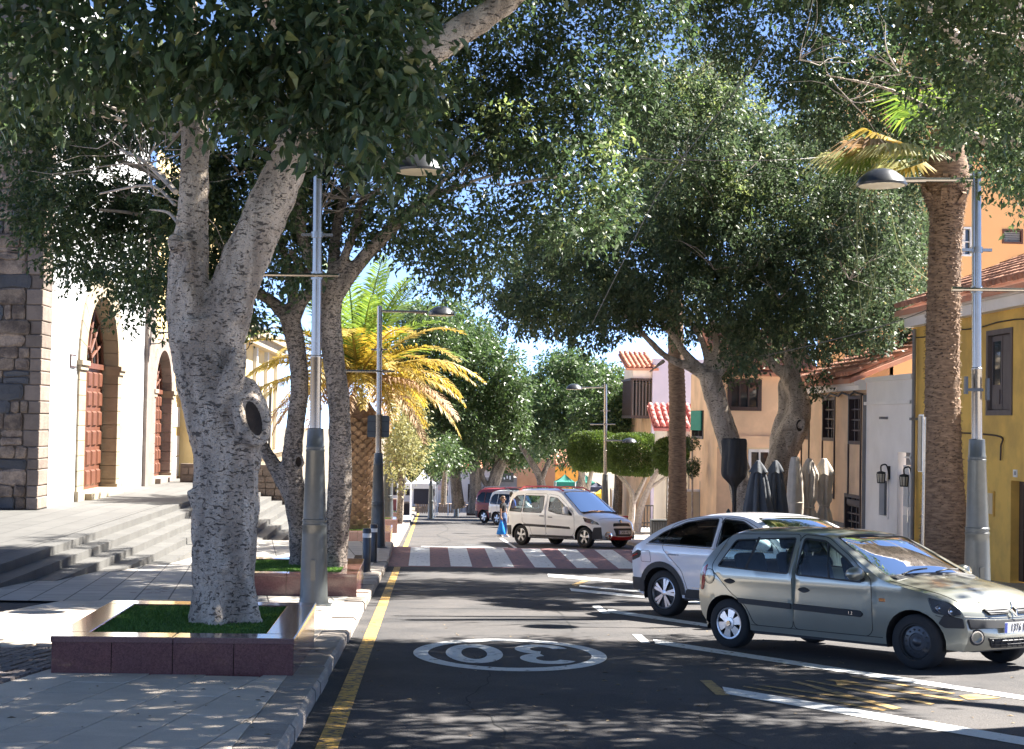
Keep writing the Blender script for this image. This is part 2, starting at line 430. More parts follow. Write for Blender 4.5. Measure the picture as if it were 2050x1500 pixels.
def strip_xy(name, x0, x1, y0, y1, mt, h=0.004, lift=0):
    ys = [y0] + [y for y in YS if y0 < y < y1] + [y1]
    mb = MB()
    for a, b in zip(ys[:-1], ys[1:]):
        mb.quad((x0, a, gz(a) + h), (x1, a, gz(a) + h), (x1, b, gz(b) + h), (x0, b, gz(b) + h))
    return tag(mb.build(name, mt), kind='structure')
yellow_worn = paintmat('worn_yellow_paint', (0.60, 0.36, 0.07), wear=0.53, nscale=16)
strip_xy('yellow_line', -0.66, -0.52, -5, 35.3, yellow_worn)
strip_xy('yellow_line', -0.66, -0.52, 43.6, 138, yellow_paint)
strip_xy('crossing_surface', KX1, 6.6, 35.4, 41.0, red_paint)
for i in range(7):
    strip_xy('crossing_stripe', -0.35 + 0.945 * i, 0.13 + 0.945 * i, 35.6, 40.8, white_paint, 0.008)
strip_xy('stop_line', -0.1, 2.6, 49.2, 49.7, white_paint, 0.005)
# 30 painted in a ring, to be read by oncoming drivers
def flat_ring(cx, cyy, rx, ry, w, wy, n, mt, name, a0=0, a1=2 * math.pi, h=0.004):
    mb = MB()
    for k in range(n):
        t0 = a0 + (a1 - a0) * k / n; t1 = a0 + (a1 - a0) * (k + 1) / n
        q = []
        for t, o in ((t0, 0), (t1, 0), (t1, 1), (t0, 1)):
            x = cx + (rx - w * o) * math.cos(t); y = cyy + (ry - wy * o) * math.sin(t)
            q.append((x, y, gz(y) + h))
        mb.quad(*q)
    return mb
c30 = G(1020, 1309)
tag(flat_ring(c30.x, c30.y, 0.98, 1.64, 0.15, 0.29, 64, white_paint, '').build('speed_limit_ring', white_paint), kind='structure')
tag(flat_ring(c30.x - 0.36, c30.y, 0.29, 0.97, 0.16, 0.38, 36, white_paint, '').build('speed_limit_zero', white_paint), kind='structure')
mb = MB()
for sgn in (1, -1):
    r_ = flat_ring(c30.x + 0.36, c30.y + sgn * 0.47, 0.28, 0.52, 0.16, 0.28, 26, white_paint, '',
                   a0=(0.15 if sgn > 0 else math.pi * 0.56), a1=(math.pi * 1.44 if sgn > 0 else math.pi * 1.85))
    mb.add(r_.v, r_.f)
tag(mb.build('speed_limit_three', white_paint), kind='structure')
crack_m = M_('crack_filler', (0.02, 0.02, 0.021), 0.9)
def crack(pts, w):
    pts = catmull([(*p, 0) for p in pts], 9); mb = MB(); R_ = random.Random(len(pts))
    q = [(p[0] + R_.uniform(-.03, .03), p[1] + R_.uniform(-.05, .05)) for p in pts]
    for (x0, y0), (x1, y1) in zip(q[:-1], q[1:]): mb.quad((x0 - w, y0, gz(y0) + .0035), (x0 + w, y0, gz(y0) + .0035), (x1 + w, y1, gz(y1) + .0035), (x1 - w, y1, gz(y1) + .0035))
    tag(mb.build('road_crack', crack_m), kind='structure')
crack([(.3, 50), (.9, 57), (.5, 64), (1.1, 75), (1.0, 90)], .02); crack([(.9, 57), (1.6, 58), (2.2, 61)], .015)
crack([(.4, 9), (.55, 11), (.35, 12.5), (.6, 14), (.5, 16)], .006); crack([(2.2, 10), (2.0, 11.2), (2.3, 12.6)], .005); crack([(1.8, 19), (1.9, 22), (1.6, 26), (1.9, 31)], .008)
# bay lines
BL = [('parking_line', [(1308, 1281), (2100, 1402), (2100, 1410), (1312, 1290)], white_paint),
      ('parking_line_end', [(1266, 1271), (1284, 1271), (1302, 1288), (1284, 1288)], white_paint),
      ('parking_line', [(1446, 1376), (2100, 1486), (2100, 1502), (1452, 1390)], white_paint),
      ('parking_line_end', [(1401, 1363), (1424, 1363), (1461, 1393), (1434, 1393)], faded_yellow),
      ('parking_line', [(1216, 1220), (1500, 1262), (1500, 1268), (1218, 1227)], white_paint),
      ('parking_line_end', [(1184, 1214), (1202, 1214), (1222, 1229), (1206, 1229)], white_paint),
      ('parking_line', [(1140, 1178), (1420, 1207), (1420, 1211), (1144, 1184)], white_paint),
      ('parking_line', [(1160, 1172), (1330, 1188), (1330, 1191), (1160, 1175)], white_paint),
      ('parking_line', [(1096, 1149), (1330, 1170), (1330, 1174), (1098, 1155)], white_paint),
      ('parking_line', [(1143, 1171), (1175, 1160), (1181, 1162), (1152, 1174)], faded_yellow),
      ('parking_line', [(1140, 1234), (1380, 1222), (1380, 1226), (1142, 1239)], white_paint),
      ('parking_line', [(1000, 1078), (1030, 1098), (1036, 1098), (1006, 1078)], white_paint)]
BL = [b for b in BL if b[1][0] != (1140, 1234)]
z3 = lambda x, y: (1200 + x / 2.412, 1150 + y / 2.412)
for pts in ([(690, 545), (700, 541), (1395, 655), (1370, 662)], [(770, 540), (790, 537), (1250, 598), (1235, 606)],
            [(925, 521), (960, 520), (1460, 648), (1420, 656)], [(990, 516), (1010, 513), (1620, 626), (1600, 632)],
            [(1090, 512), (1125, 510), (1765, 610), (1735, 616)], [(1140, 520), (1190, 508), (1265, 530), (1150, 543)],
            [(1215, 497), (1235, 495), (1720, 576), (1700, 580)], [(1735, 588), (1820, 580), (1940, 600), (1780, 608)]):
    BL.append(('bay_lettering', [z3(*p) for p in pts], faded_yellow))
for n_, p_, m_ in BL: mark(n_, p_, m_, 0.005)
# ---- left pavement: slabs laid at a slight angle to the kerb
a = math.radians(6.7)
E1 = Vector((math.sin(a), math.cos(a))); E2 = Vector((math.cos(a), -math.sin(a)))
sheet('pavement', -7.6, KX0, YS, KH - 0.028, joint_m)
pav = bpy.data.objects['pavement']
def clipx(poly, xm):
    out = []
    for i in range(len(poly)):
        p, q = poly[i], poly[(i + 1) % len(poly)]
        if p[0] <= xm: out.append(p)
        if (p[0] <= xm) != (q[0] <= xm):
            t = (xm - p[0]) / (q[0] - p[0]); out.append((xm, p[1] + (q[1] - p[1]) * t))
    return out
PL = [(-3.0, -1.04, 13.0, 15.55), (-3.0, -0.97, 23.0, 25.6)]     # planters 1 and 2
def pq(v): return (v.x * E2.x + v.y * E2.y, v.x * E1.x + v.y * E1.y)
pa = pq(G(118, 1330, KH)); pb = pq(G(0, 1376, KH))
def cobbled(x, y):
    p, q = x * E2.x + y * E2.y, x * E1.x + y * E1.y
    if -6 < x < -3.05 and 13.6 < y < 15.2: return True
    if pa[0] - 0.30 < p < pa[0] + 0.02 and pb[1] - 2 < q < 15.0: return True
    if -4.9 < x < -3.4 and 23.2 < y < 25.0: return True
    return False
SW, SD, GAP = 0.45, 0.65, 0.0075
for i in range(-16, 6):
    for j in range(8, 36):
        p0 = i * SW - 0.1; off = 0.325 if i % 2 else 0.0
        q0 = j * SD + off
        cx_ = E2 * (p0 + SW / 2) + E1 * (q0 + SD / 2)
        if not (7.9 < cx_.y < 21.8) or cx_.x > KX0 + 0.4: continue
        if cx_.x / cx_.y < -0.33: continue
        if any(x0 + .25 < cx_.x < x1 - .25 and y0 + .25 < cx_.y < y1 - .25 for x0, x1, y0, y1 in PL): continue
        if cobbled(cx_.x, cx_.y): continue
        poly = []
        for dp, dq in ((GAP, GAP), (SW - GAP, GAP), (SW - GAP, SD - GAP), (GAP, SD - GAP)):
            v = E2 * (p0 + dp) + E1 * (q0 + dq); poly.append((v.x, v.y))
        poly = clipx(poly, KX0 - 0.006)
        if len(poly) < 3: continue
        dz = rnd.uniform(-0.003, 0.003)
        mb = MB(); mb.prism([(x, y, gz(y) + KH - 0.035 + dz) for x, y in poly], (0, 0, 0.037))
        mb.build('paving_slab', slab_m, pav)
mb = MB()
for i in range(-60, 0):
    for j in range(70, 240):
        p0, q0 = i * 0.115 , j * 0.115 + (0.05 if i % 2 else 0)
        v = E2 * p0 + E1 * q0
        if v.x > -3.0 and not (v.x < KX0 - .1 and v.y < 13): continue
        if not cobbled(v.x, v.y) or v.x / v.y < -0.36: continue
        z = gz(v.y) + KH + rnd.uniform(-0.008, 0.004)
        cs = [v + E2 * (sx * 0.05) + E1 * (sy * 0.05) for sx, sy in ((-1, -1), (1, -1), (1, 1), (-1, 1))]
        ct = [v + E2 * (sx * 0.042) + E1 * (sy * 0.042) for sx, sy in ((-1, -1), (1, -1), (1, 1), (-1, 1))]
        mb.hexa([(c.x, c.y, z - 0.03) for c in cs], [(c.x, c.y, z) for c in ct])
mb.build('cobbles', cobble_m, pav, kind='stuff')
# beyond the slabs the joints are too fine to see: procedural brick joints
def brickmat(name, c1, c2, mortar, bw, bh, rot, ms=0.012, rough=0.8):
    m = bpy.data.materials.new(name); m.use_nodes = True
    nt = m.node_tree; b = nt.nodes['Principled BSDF']; L = nt.links.new
    tc = nd(nt, 'TexCoord'); mp = nd(nt, 'Mapping'); mp.inputs['Rotation'].default_value = (0, 0, rot); L(tc.outputs['Object'], mp.inputs[0])
    br = nd(nt, 'TexBrick'); L(mp.outputs[0], br.inputs[0])
    br.inputs['Color1'].default_value = rgb(c1); br.inputs['Color2'].default_value = rgb(c2); br.inputs['Mortar'].default_value = rgb(mortar)
    br.inputs['Scale'].default_value = 1; br.inputs['Mortar Size'].default_value = ms; br.inputs['Brick Width'].default_value = bw; br.inputs['Row Height'].default_value = bh
    n2 = nd(nt, 'TexNoise', Scale=2.5, Detail=6.0); L(tc.outputs['Object'], n2.inputs['Vector'])
    mr = nd(nt, 'MapRange'); mr.inputs[3].default_value = 0.7; mr.inputs[4].default_value = 1.25; L(n2.outputs[0], mr.inputs[0])
    h = nd(nt, 'HueSaturation'); L(mr.outputs[0], h.inputs['Value']); L(br.outputs[0], h.inputs['Color']); L(h.outputs[0], b.inputs['Base Color'])
    b.inputs['Roughness'].default_value = rough
    bp = nd(nt, 'Bump', Strength=0.4, Distance=0.01); L(br.outputs['Fac'], bp.inputs['Height']); bp.invert = True; L(bp.outputs[0], b.inputs['Normal'])
    return m
far_pave = brickmat('far_paving', (0.45, 0.415, 0.37), (0.39, 0.36, 0.32), (0.12, 0.11, 0.10), 0.65, 0.45, math.radians(90 - 6.7))
sheet('far_pavement', -7.6, KX0, [21.4, 30, 35.4, 41, 43.5, 60, 90, 142], KH + 0.002, far_pave)
sheet('side_pavement', -12, KX0, [142, 143], KH, far_pave)
# kerb stones
kb = MB(); kb.box(KX0, KX1, -12, -11.9, 0, 0.1)
kerb = empty('kerb', (0, 0, 0), kind='structure')
def kerbstone(x0, x1, y0, y1, h=KH, outer=1):
    b = 0.028
    mb = MB()
    def ring(x, s): return [(x0 + (b if s and outer < 0 else 0), y0 + .007, gz(y0) + x), (x1 - (b if s and outer > 0 else 0), y0 + .007, gz(y0) + x),
                            (x1 - (b if s and outer > 0 else 0), y1 - .007, gz(y1) + x), (x0 + (b if s and outer < 0 else 0), y1 - .007, gz(y1) + x)]
    r0, r1, r2 = ring(-0.15, 0), ring(h - b, 0), ring(h, 1)
    mb.add(r0 + r1 + r2, [(0, 1, 5, 4), (1, 2, 6, 5), (2, 3, 7, 6), (3, 0, 4, 7), (4, 5, 9, 8), (5, 6, 10, 9), (6, 7, 11, 10), (7, 4, 8, 11), (8, 9, 10, 11)])
    return mb
y = 6.4
while y < 35:
    l = rnd.choice((0.5, 0.95, 1.0, 1.0)) if y < 22 else 1.0
    kerbstone(KX0 + rnd.uniform(-.004, .004), KX1 + rnd.uniform(-.010, .010), y, min(y + l, 35.4), KH + rnd.uniform(-.010, .010)).build('kerb_stone', kerb_m, kerb)
    y += l
ys = [35.4, 41, 43.5] + [43.5 + 2 * k for k in range(1, 50)]
for a_, b_ in zip(ys[:-1], ys[1:]): kerbstone(KX0, KX1, a_, b_).build('kerb_stone', kerb_m, kerb)
# drain grate and gutter grit
mb = MB()
g = G(738, 1122)
for k in range(9): mb.box(KX0 - 0.5, KX0 - 0.1, 36 + k * 0.09, 36.05 + k * 0.09, gz(36) + KH + 0.003, gz(36) + KH + 0.012)
mb.build('drain_grate', lamp_dark, kind='structure')
# ---- right pavement
sheet('right_pavement', RX + 0.25, 30, YS, KH, far_pave)
rk = empty('right_kerb', (0, 0, 0), kind='structure')
y = 8
while y < 138:
    l = 1.0 if y < 34 else 4
    e = y + l
    for s in (35.4, 41.0, 43.5):
        if y < s < e: e = s
    kerbstone(RX, RX + 0.25, y, e, outer=-1).build('kerb_stone', kerb_m, rk)
    y = e
# ---- church platform with its long stair
PZ = -0.8
plat_m = brickmat('platform_paving', (0.105, 0.102, 0.095), (0.09, 0.087, 0.081), (0.045, 0.043, 0.04), 1.2, 0.6, math.radians(90))
XE, FX = -6.7, -9.6
mb = MB(); mb.box(-30, XE - 0.36, 19.0, 75, -4.5, PZ)
platform = mb.build('church_platform', plat_m); platform['kind'] = 'structure'
stair = empty('platform_stair', (XE, 40, PZ), kind='structure')
TR, RI = 0.38, 0.15
for i in range(12):
    z = PZ - RI * i
    x1 = XE + TR * i; x0 = x1 - TR
    ystart = 19.6 + 3.19 * i
    yy = ystart
    first = True
    yend = 75 if i < 7 else 75
    while yy < yend:
        l = 1.15 if yy < 48 else 4.0
        e = min(yy + l, yend)
        if x1 > -3.4: break
        mb = MB(); mb.box(x0, x1, yy + 0.003, e - 0.003, max(gz(e) - 0.3, z - 1.5), z)
        mb.build('step_block', step_m, stair)
        yy = e
# fallen leaves and grit
V = []; Fc = []; tones = []
for k in range(520):
    if k < 260: x, y = rnd.uniform(-4.5, -0.9), rnd.uniform(8.4, 22); h = KH + 0.006
    else: x, y = rnd.uniform(-0.75, 6.5), rnd.uniform(8.6, 20) ; h = 0.004
    if any(x0 - .05 < x < x1 + .05 and y0 - .05 < y < y1 + .05 for x0, x1, y0, y1 in PL): continue
    z = gz(y) + h; t = rnd.uniform(0, 6.3); s = rnd.uniform(0.012, 0.032)
    u = (math.cos(t) * s, math.sin(t) * s); w = (-math.sin(t) * s * 0.45, math.cos(t) * s * 0.45)
    n = len(V)
    V += [(x - u[0], y - u[1], z), (x + w[0], y + w[1], z + s * 0.25), (x + u[0], y + u[1], z), (x - w[0], y - w[1], z + s * 0.2)]
    Fc += [(n, n + 3, n + 2, n + 1)]; tones.append(rnd.random())
me = np_mesh('fallen_leaves', V, Fc, 4)
at = me.attributes.new('tone', 'FLOAT', 'FACE'); at.data.foreach_set('value', np.array(tones, dtype=np.float32))
dry = leafmat('dry_leaf', (0.05, 0.03, 0.02), (0.35, 0.27, 0.16), 0.8, 0.1)
o = link_mesh('fallen_leaves', me, dry)
tag(o, 'small brown fallen leaves and grit scattered over pavement and road', 'fallen leaves', kind='stuff')
# ================================================================== walls with openings
def wall(name, A, B, z0, z1, mt, holes=(), th=0.3, parent=None, top=None):
    """wall from A to B (xy), seen side on the right of A->B; holes (s0,s1,z0,z1) cut through with reveals"""
    A = Vector(A); B = Vector(B); d = (B - A); Ln = d.length; d.normalize(); n = Vector((-d.y, d.x)) * th
    ss = sorted({0.0, Ln, *[h[0] for h in holes], *[h[1] for h in holes]})
    zz = sorted({z0, z1, *[h[2] for h in holes], *[h[3] for h in holes]})
    mb = MB()
    def pt(s, z, k=0): p = A + d * s + n * k; return (p.x, p.y, z)
    for a, b in zip(ss[:-1], ss[1:]):
        for c, e in zip(zz[:-1], zz[1:]):
            m = ((a + b) / 2, (c + e) / 2)
            if any(h[0] < m[0] < h[1] and h[2] < m[1] < h[3] for h in holes): continue
            mb.quad(pt(a, c), pt(b, c), pt(b, e), pt(a, e)); mb.quad(pt(b, c, 1), pt(a, c, 1), pt(a, e, 1), pt(b, e, 1))
    for h in holes:
        a, b, c, e = h
        mb.quad(pt(a, c), pt(a, c, 1), pt(b, c, 1), pt(b, c)); mb.quad(pt(a, e), pt(b, e), pt(b, e, 1), pt(a, e, 1))
        mb.quad(pt(a, c), pt(a, e), pt(a, e, 1), pt(a, c, 1)); mb.quad(pt(b, c), pt(b, c, 1), pt(b, e, 1), pt(b, e))
    mb.quad(pt(0, z1), pt(Ln, z1), pt(Ln, z1, 1), pt(0, z1, 1))
    mb.quad(pt(0, z0), pt(0, z1), pt(0, z1, 1), pt(0, z0, 1)); mb.quad(pt(Ln, z0), pt(Ln, z0, 1), pt(Ln, z1, 1), pt(Ln, z1))
    return mb.build(name, mt, parent)
class Face:                                  # local frame on a facade: s along, z up, k outward (towards the viewer)
    def __init__(s, A, B):
        s.A = Vector(A); d = Vector(B) - s.A; s.L = d.length; s.d = d.normalized(); s.n = Vector((s.d.y, -s.d.x))
    def M(s):
        return Matrix(((s.d.x, s.n.x, 0, s.A.x), (s.d.y, s.n.y, 0, s.A.y), (0, 0, 1, 0), (0, 0, 0, 1)))
    def p(s, a, k, z): q = s.A + s.d * a + s.n * k; return Vector((q.x, q.y, z))
    def box(s, mb, a0, a1, k0, k1, z0, z1):
        return mb.hexa([s.p(a0, k1, z0), s.p(a1, k1, z0), s.p(a1, k0, z0), s.p(a0, k0, z0)], [s.p(a0, k1, z1), s.p(a1, k1, z1), s.p(a1, k0, z1), s.p(a0, k0, z1)])
    def at(s, px, py):                       # facade coordinates seen at a photo pixel
        r = ray(px, py); n3 = Vector((s.n.x, s.n.y, 0)); A3 = Vector((s.A.x, s.A.y, 0))
        t = (A3 - EYE).dot(n3) / r.dot(n3); q = EYE + r * t
        return ((Vector((q.x, q.y)) - s.A).dot(s.d), q.z)
def bx(F, name, mt, parent, *a, **k):
    mb = MB(); F.box(mb, *a); return mb.build(name, mt, parent, **k)
# ------------------------------------------------------------------ bell tower: rough stones, each its own block
tower = empty('stone_tower', (FX - 3, 40, PZ), 'rough brown and dark grey stone tower at the left edge beside the white church wall', 'tower')
TY = 39.9
mb = MB(); mb.box(FX - 8, FX - 0.05, TY + 0.05, TY + 1.06, PZ, 14)
mb.build('wall', mortar_m, tower)
z = PZ + 0.02
def rough_stone(x0, x1, z0, z1, mt):
    k = rnd.uniform(-0.02, 0.05); j = lambda: rnd.uniform(-0.03, 0.03); w, h = x1 - x0, z1 - z0; f = []
    for (u, v) in ((.06, 0), (.5, -.02), (.94, .0), (1.0, .3), (1.0, .72), (.93, 1), (.5, 1.02), (.07, 1), (0, .7), (0, .3)):
        f.append((x0 + .012 + (w - .024) * u + j() * (0 if u in (0, 1.0) else 1) * .8, TY - k, z0 + .010 + (h - .020) * v + j() * (1 if 0 < u < 1 else .6)))
    bk = [(p[0], TY + 0.10, p[2]) for p in f]; c = [sum(p[i] for p in f) / 10 for i in range(3)]
    fi = [(p[0] * .8 + c[0] * .2, p[1] - rnd.uniform(.012, .04), p[2] * .8 + c[2] * .2) for p in f]; n = 10
    mb = MB(); mb.add(bk + f + fi, [(i, (i + 1) % n, n + (i + 1) % n, n + i) for i in range(n)] + [(n + i, n + (i + 1) % n, 2 * n + (i + 1) % n, 2 * n + i) for i in range(n)] + [tuple(range(2 * n, 3 * n))])
    mb.build('stone', mt, tower)
while z < 11.2:
    h = rnd.uniform(0.26, 0.42)
    mbq = MB(); qd = rnd.choice((.30, .42)); mbq.box(FX - qd + 0.02, FX + rnd.uniform(-.01, .015), TY + rnd.uniform(-.02, .01), TY + 1.0, z, z + h - 0.015)
    mbq.build('quoin_stone', quoin_m, tower, bevel=0.025)
    x = FX - qd + 0.01
    while x > FX - 3.1:
        w = rnd.uniform(0.28, 0.95) if rnd.random() < .75 else rnd.uniform(.16, .3); x0 = x - w
        if h > .34 and rnd.random() < .3:
            m = z + h * rnd.uniform(.4, .6)
            rough_stone(x0, x, z, m, tower_dark if rnd.random() < .3 else tower_m); rough_stone(x0, x, m, z + h, tower_dark if rnd.random() < .15 else tower_m)
        else: rough_stone(x0, x, z, z + h, tower_dark if rnd.random() < .20 else tower_m)
        x = x0
    z += h
# ------------------------------------------------------------------ church front
F1 = Face((FX, TY + 1.0), (FX, 54.2))        # runs away from the camera; outward is +x
def arch_pts(s0, s1, zs, n=14, rise=None):
    c = (s0 + s1) / 2; r = (s1 - s0) / 2; rise = rise or r
    return [(c - r * math.cos(math.pi * k / n), zs + rise * math.sin(math.pi * k / n)) for k in range(n + 1)]
def arched_wall(F, name, z0, z1, doors, mt, parent, smax=None):
    smax = smax or F.L
    vs_, eds = [], []
    def loop(pts):
        n = len(vs_); vs_.extend(Vector(p) for p in pts); eds.extend((n + i, n + (i + 1) % len(pts)) for i in range(len(pts)))
    loop([(0, z0), (smax, z0), (smax, z1), (0, z1)])
    polys = []
    for (s0, s1, zb, zs, rs) in doors:
        pl = [(s0, zb)] + arch_pts(s0, s1, zs, rise=rs) + [(s1, zb)]
        pl = [pl[0]] + pl[1:]
        polys.append(pl); loop(pl)
    r = delaunay_2d_cdt(vs_, eds, [], 0, 1e-5)
    V, Fs = r[0], r[2]
    mb = MB(); keep = []
    for f in Fs:
        c = sum((V[i] for i in f), Vector((0, 0))) / len(f)
        if not (0 <= c.x <= smax and z0 <= c.y <= z1): continue
        if any(inpoly(c.x, c.y, p) for p in polys): continue
        keep.append(tuple(f))
    mb.add([F.p(v.x, 0, v.y) for v in V], keep)
    return mb.build(name, mt, parent)
church = empty('white_church', (FX, 47, PZ), 'whitewashed church front with a tall round-arched stone portal and panelled red door', 'church')
DZ = PZ
d1 = (F1.at(163, 990)[0], F1.at(250, 985)[0])
d1 = (3.1, 9.4)
ZI = F1.at(205, 738)[1]                      # height of the imposts
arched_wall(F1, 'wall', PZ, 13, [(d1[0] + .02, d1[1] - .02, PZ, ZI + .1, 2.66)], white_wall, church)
mb = MB(); F1.box(mb, 0, F1.L, -0.6, -0.55, 9, 13); F1.box(mb, 0, F1.L, -3, -2.9, PZ, 9)
mb.build('inner_wall', plinth_m, church)
def portal(F, s0, s1, z0, zi, wj, depth, mt, dmt, parent, cap_mt, steps=0.0, rise=None):
    """stone jambs, imposts, voussoirs, double door with raised panels and a fanlight"""
    n = 9; hb = (zi - z0) / n
    for side in (0, 1):
        a = s0 if side == 0 else s1 - wj
        for k in range(n):
            bx(F, 'jamb_stone', mt, parent, a, a + wj, -depth, 0.06, z0 + k * hb + 0.008, z0 + (k + 1) * hb - 0.008)
        bx(F, 'impost', cap_mt, parent, a - (0.12 if side == 0 else 0.06), a + wj + (0.06 if side == 0 else 0.12), -depth, 0.16, zi, zi + 0.13)
        bx(F, 'impost', cap_mt, parent, a - (0.06 if side == 0 else 0.03), a + wj + (0.03 if side == 0 else 0.06), -depth, 0.11, zi - 0.13, zi)
        bx(F, 'jamb_base', cap_mt, parent, a - 0.05, a + wj + 0.05, -depth, 0.11, z0, z0 + 0.28)
    m = 15; c = (s0 + s1) / 2; R = (s1 - s0) / 2; zz = zi + 0.13; rise = rise or R
    for k in range(m):
        t0 = math.pi * (k + 0.02) / m; t1 = math.pi * (k + 0.98) / m
        ro = 1.0; ri = (R - wj) / R
        def q(t, rr, kk): return F.p(c - R * rr * math.cos(t), kk, zz + rise * rr * math.sin(t))
        mb = MB()
        for ta, tb in ((t0, (t0 + t1) / 2), ((t0 + t1) / 2, t1)):
            mb.hexa([q(ta, ri, 0.06), q(ta, ro, 0.06), q(ta, ro, -depth), q(ta, ri, -depth)], [q(tb, ri, 0.06), q(tb, ro, 0.06), q(tb, ro, -depth), q(tb, ri, -depth)])
        mb.build('arch_stone', mt, parent)
    bx(F, 'threshold', mt, parent, s0 + wj - .02, s1 - wj + .02, -depth, 0.3, z0 + 0.001, z0 + 0.18)
    a0, a1 = s0 + wj, s1 - wj; mid = (a0 + a1) / 2; kd = -depth + 0.12
    for (e0, e1) in ((a0, mid - 0.01), (mid + 0.01, a1)):
        leaf = bx(F, 'door', dmt, parent, e0, e1, kd - 0.08, kd, z0 + 0.18, zi)
        nc, nr = 3, 6; pw = (e1 - e0) / nc; ph = (zi - z0 - 0.25) / nr
        for i in range(nc):
            for j in range(nr):
                x0, x1 = e0 + i * pw + pw * .14, e0 + (i + 1) * pw - pw * .14; y0, y1 = z0 + .22 + j * ph + ph * .1, z0 + .22 + (j + 1) * ph - ph * .1
                mb = MB()
                bq = [F.p(x0, kd, y0), F.p(x1, kd, y0), F.p(x1, kd, y1), F.p(x0, kd, y1)]
                bi = [F.p(x0 + .05, kd + .05, y0 + .05), F.p(x1 - .05, kd + .05, y0 + .05), F.p(x1 - .05, kd + .05, y1 - .05), F.p(x0 + .05, kd + .05, y1 - .05)]
                mb.add(bq + bi, [(0, 1, 5, 4), (1, 2, 6, 5), (2, 3, 7, 6), (3, 0, 4, 7), (4, 5, 6, 7)])
                mb.build('door_panel', dmt, leaf)
    bx(F, 'transom', dmt, parent, a0, a1, kd - .1, kd + .08, zi, zi + 0.16)
    ri = R - wj
    mb = MB(); pts = [F.p(c - ri * math.cos(math.pi * k / 16), kd - .08, zz + (rise - wj) * math.sin(math.pi * k / 16)) for k in range(17)]
    mb.add(pts, [tuple(range(17))]); fan = mb.build('fanlight', win_glass, parent)
    mb = MB()
    for k in range(1, 8):
        t = math.pi * k / 8
        mb.tube([F.p(c - 0.25 * ri * math.cos(t), kd, zz + 0.25 * (rise - wj) * math.sin(t)), F.p(c - ri * math.cos(t), kd, zz + (rise - wj) * math.sin(t))], 0.05, 6)
    for rr in (0.27, 0.62, 0.97):
        mb.tube([F.p(c - rr * ri * math.cos(math.pi * k / 20), kd, zz + rr * (rise - wj) * math.sin(math.pi * k / 20)) for k in range(21)], 0.05, 6)
    mb.build('fanlight_bars', dmt, fan)
portal(F1, d1[0], d1[1], PZ, ZI, 0.85, 0.55, ochre_stone, door_red, church, ochre_stone, rise=2.7)
# wall plaque
q = F1.at(145, 723)
pl = bx(F1, 'plaque', dark_wood, church, q[0] - .33, q[0] + .33, 0, 0.03, q[1] - .18, q[1] + .18)
bx(F1, 'plaque_face', white_pl, pl, q[0] - .24, q[0] + .24, 0.03, 0.036, q[1] - .13, q[1] + .13)
mb = MB()
for k in range(4): F1.box(mb, q[0] - .16, q[0] + .16, 0.036, 0.04, q[1] - .10 + k * .055, q[1] - .08 + k * .055)
mb.build('plaque_lines', black_m, pl)
bx(F1, 'side_pillar', dark_stone, church, F1.L, F1.L + 1.5, -0.5, 0.12, PZ, 8.0)
# second, pale yellow front with a dark stone doorway
F2 = Face((FX, 55.7), (FX, 80))
second = empty('yellow_chapel', (FX, 62, PZ), 'pale yellow front with a smaller arched doorway right of the white church wall', 'church')
s0, s1 = 0.05, 4.6
Z2 = F2.at(300, 786)[1]
arched_wall(F2, 'wall', PZ, 11, [(s0 + .02, s1 - .02, PZ, Z2 + .1, 1.86)], yellow_wall, second)
portal(F2, s0, s1, PZ, Z2, 0.55, 0.45, dark_stone, door_red, second, ochre_stone, rise=1.9)
bx(F2, 'cornice', ochre_stone, second, 4.9, F2.L, 0, 0.35, 6.3, 6.7)
mb = MB(); F2.box(mb, 0, F2.L, -5, -4.9, PZ, 11); mb.build('inner_wall', plinth_m, second)
q = F2.at(347, 855)
for dz in (0, -1.1, -1.9):
    bx(F2, 'notice_plate', white_pl, second, q[0] - .1, q[0] + 1.5, 0.0, 0.03, q[1] + dz, q[1] + dz + 0.75)
# ------------------------------------------------------------------ yellow town house beyond, with pilasters and balustrade
F3 = Face((-8.0, 62.0), (-8.0, 84))
town = empty('yellow_town_house', (-8.0, 70, PZ), 'sunlit yellow town house with tall windows, pilasters and balustrade behind the twin trees', 'house')
zb3 = gz(70)
hs = []
for k, s in enumerate((3.0, 8.0, 13.0, 18.0)): hs.append((s, s + 1.5, 0.0, 3.0)); hs.append((s, s + 1.5, -3.3, -1.3))
wall('wall', (-8.0, 62.0), (-8.0, 84), -4.2, 5.6, yellow_wall, hs, 0.3, town)
bx(Face((-14, 62), (-8, 62)), 'side_wall', yellow_wall, town, 0, 5.99, -0.3, 0, -4.2, 5.6)
for (a_, b_, c_, e_) in hs:
    w = bx(F3, 'window', win_glass, town, a_, b_, -0.2, -0.17, c_, e_)
    mb = MB(); F3.box(mb, a_ - .12, a_, -.1, .06, c_ - .1, e_ + .1); F3.box(mb, b_, b_ + .12, -.1, .06, c_ - .1, e_ + .1); F3.box(mb, a_ - .2, b_ + .2, -.1, .12, e_ + .1, e_ + .28)
    F3.box(mb, (a_ + b_) / 2 - .03, (a_ + b_) / 2 + .03, -.17, -.1, c_, e_); mb.build('frame', white_wall, w)
for s in (0.3, 5.9, 10.9, 15.9, 20.9):
    bx(F3, 'pilaster', white_wall, town, s, s + 0.55, 0, 0.18, -0.6, 4.8)
bx(F3, 'cornice', ochre_stone, town, 0, F3.L, 0, 0.5, 4.8, 5.2)
bx(F3, 'cornice', ochre_stone, town, 0, F3.L, 0, 0.7, 5.2, 5.5)
bal = bx(F3, 'balcony_floor', ochre_stone, town, 0, F3.L, 0, 0.9, -0.95, -0.75)
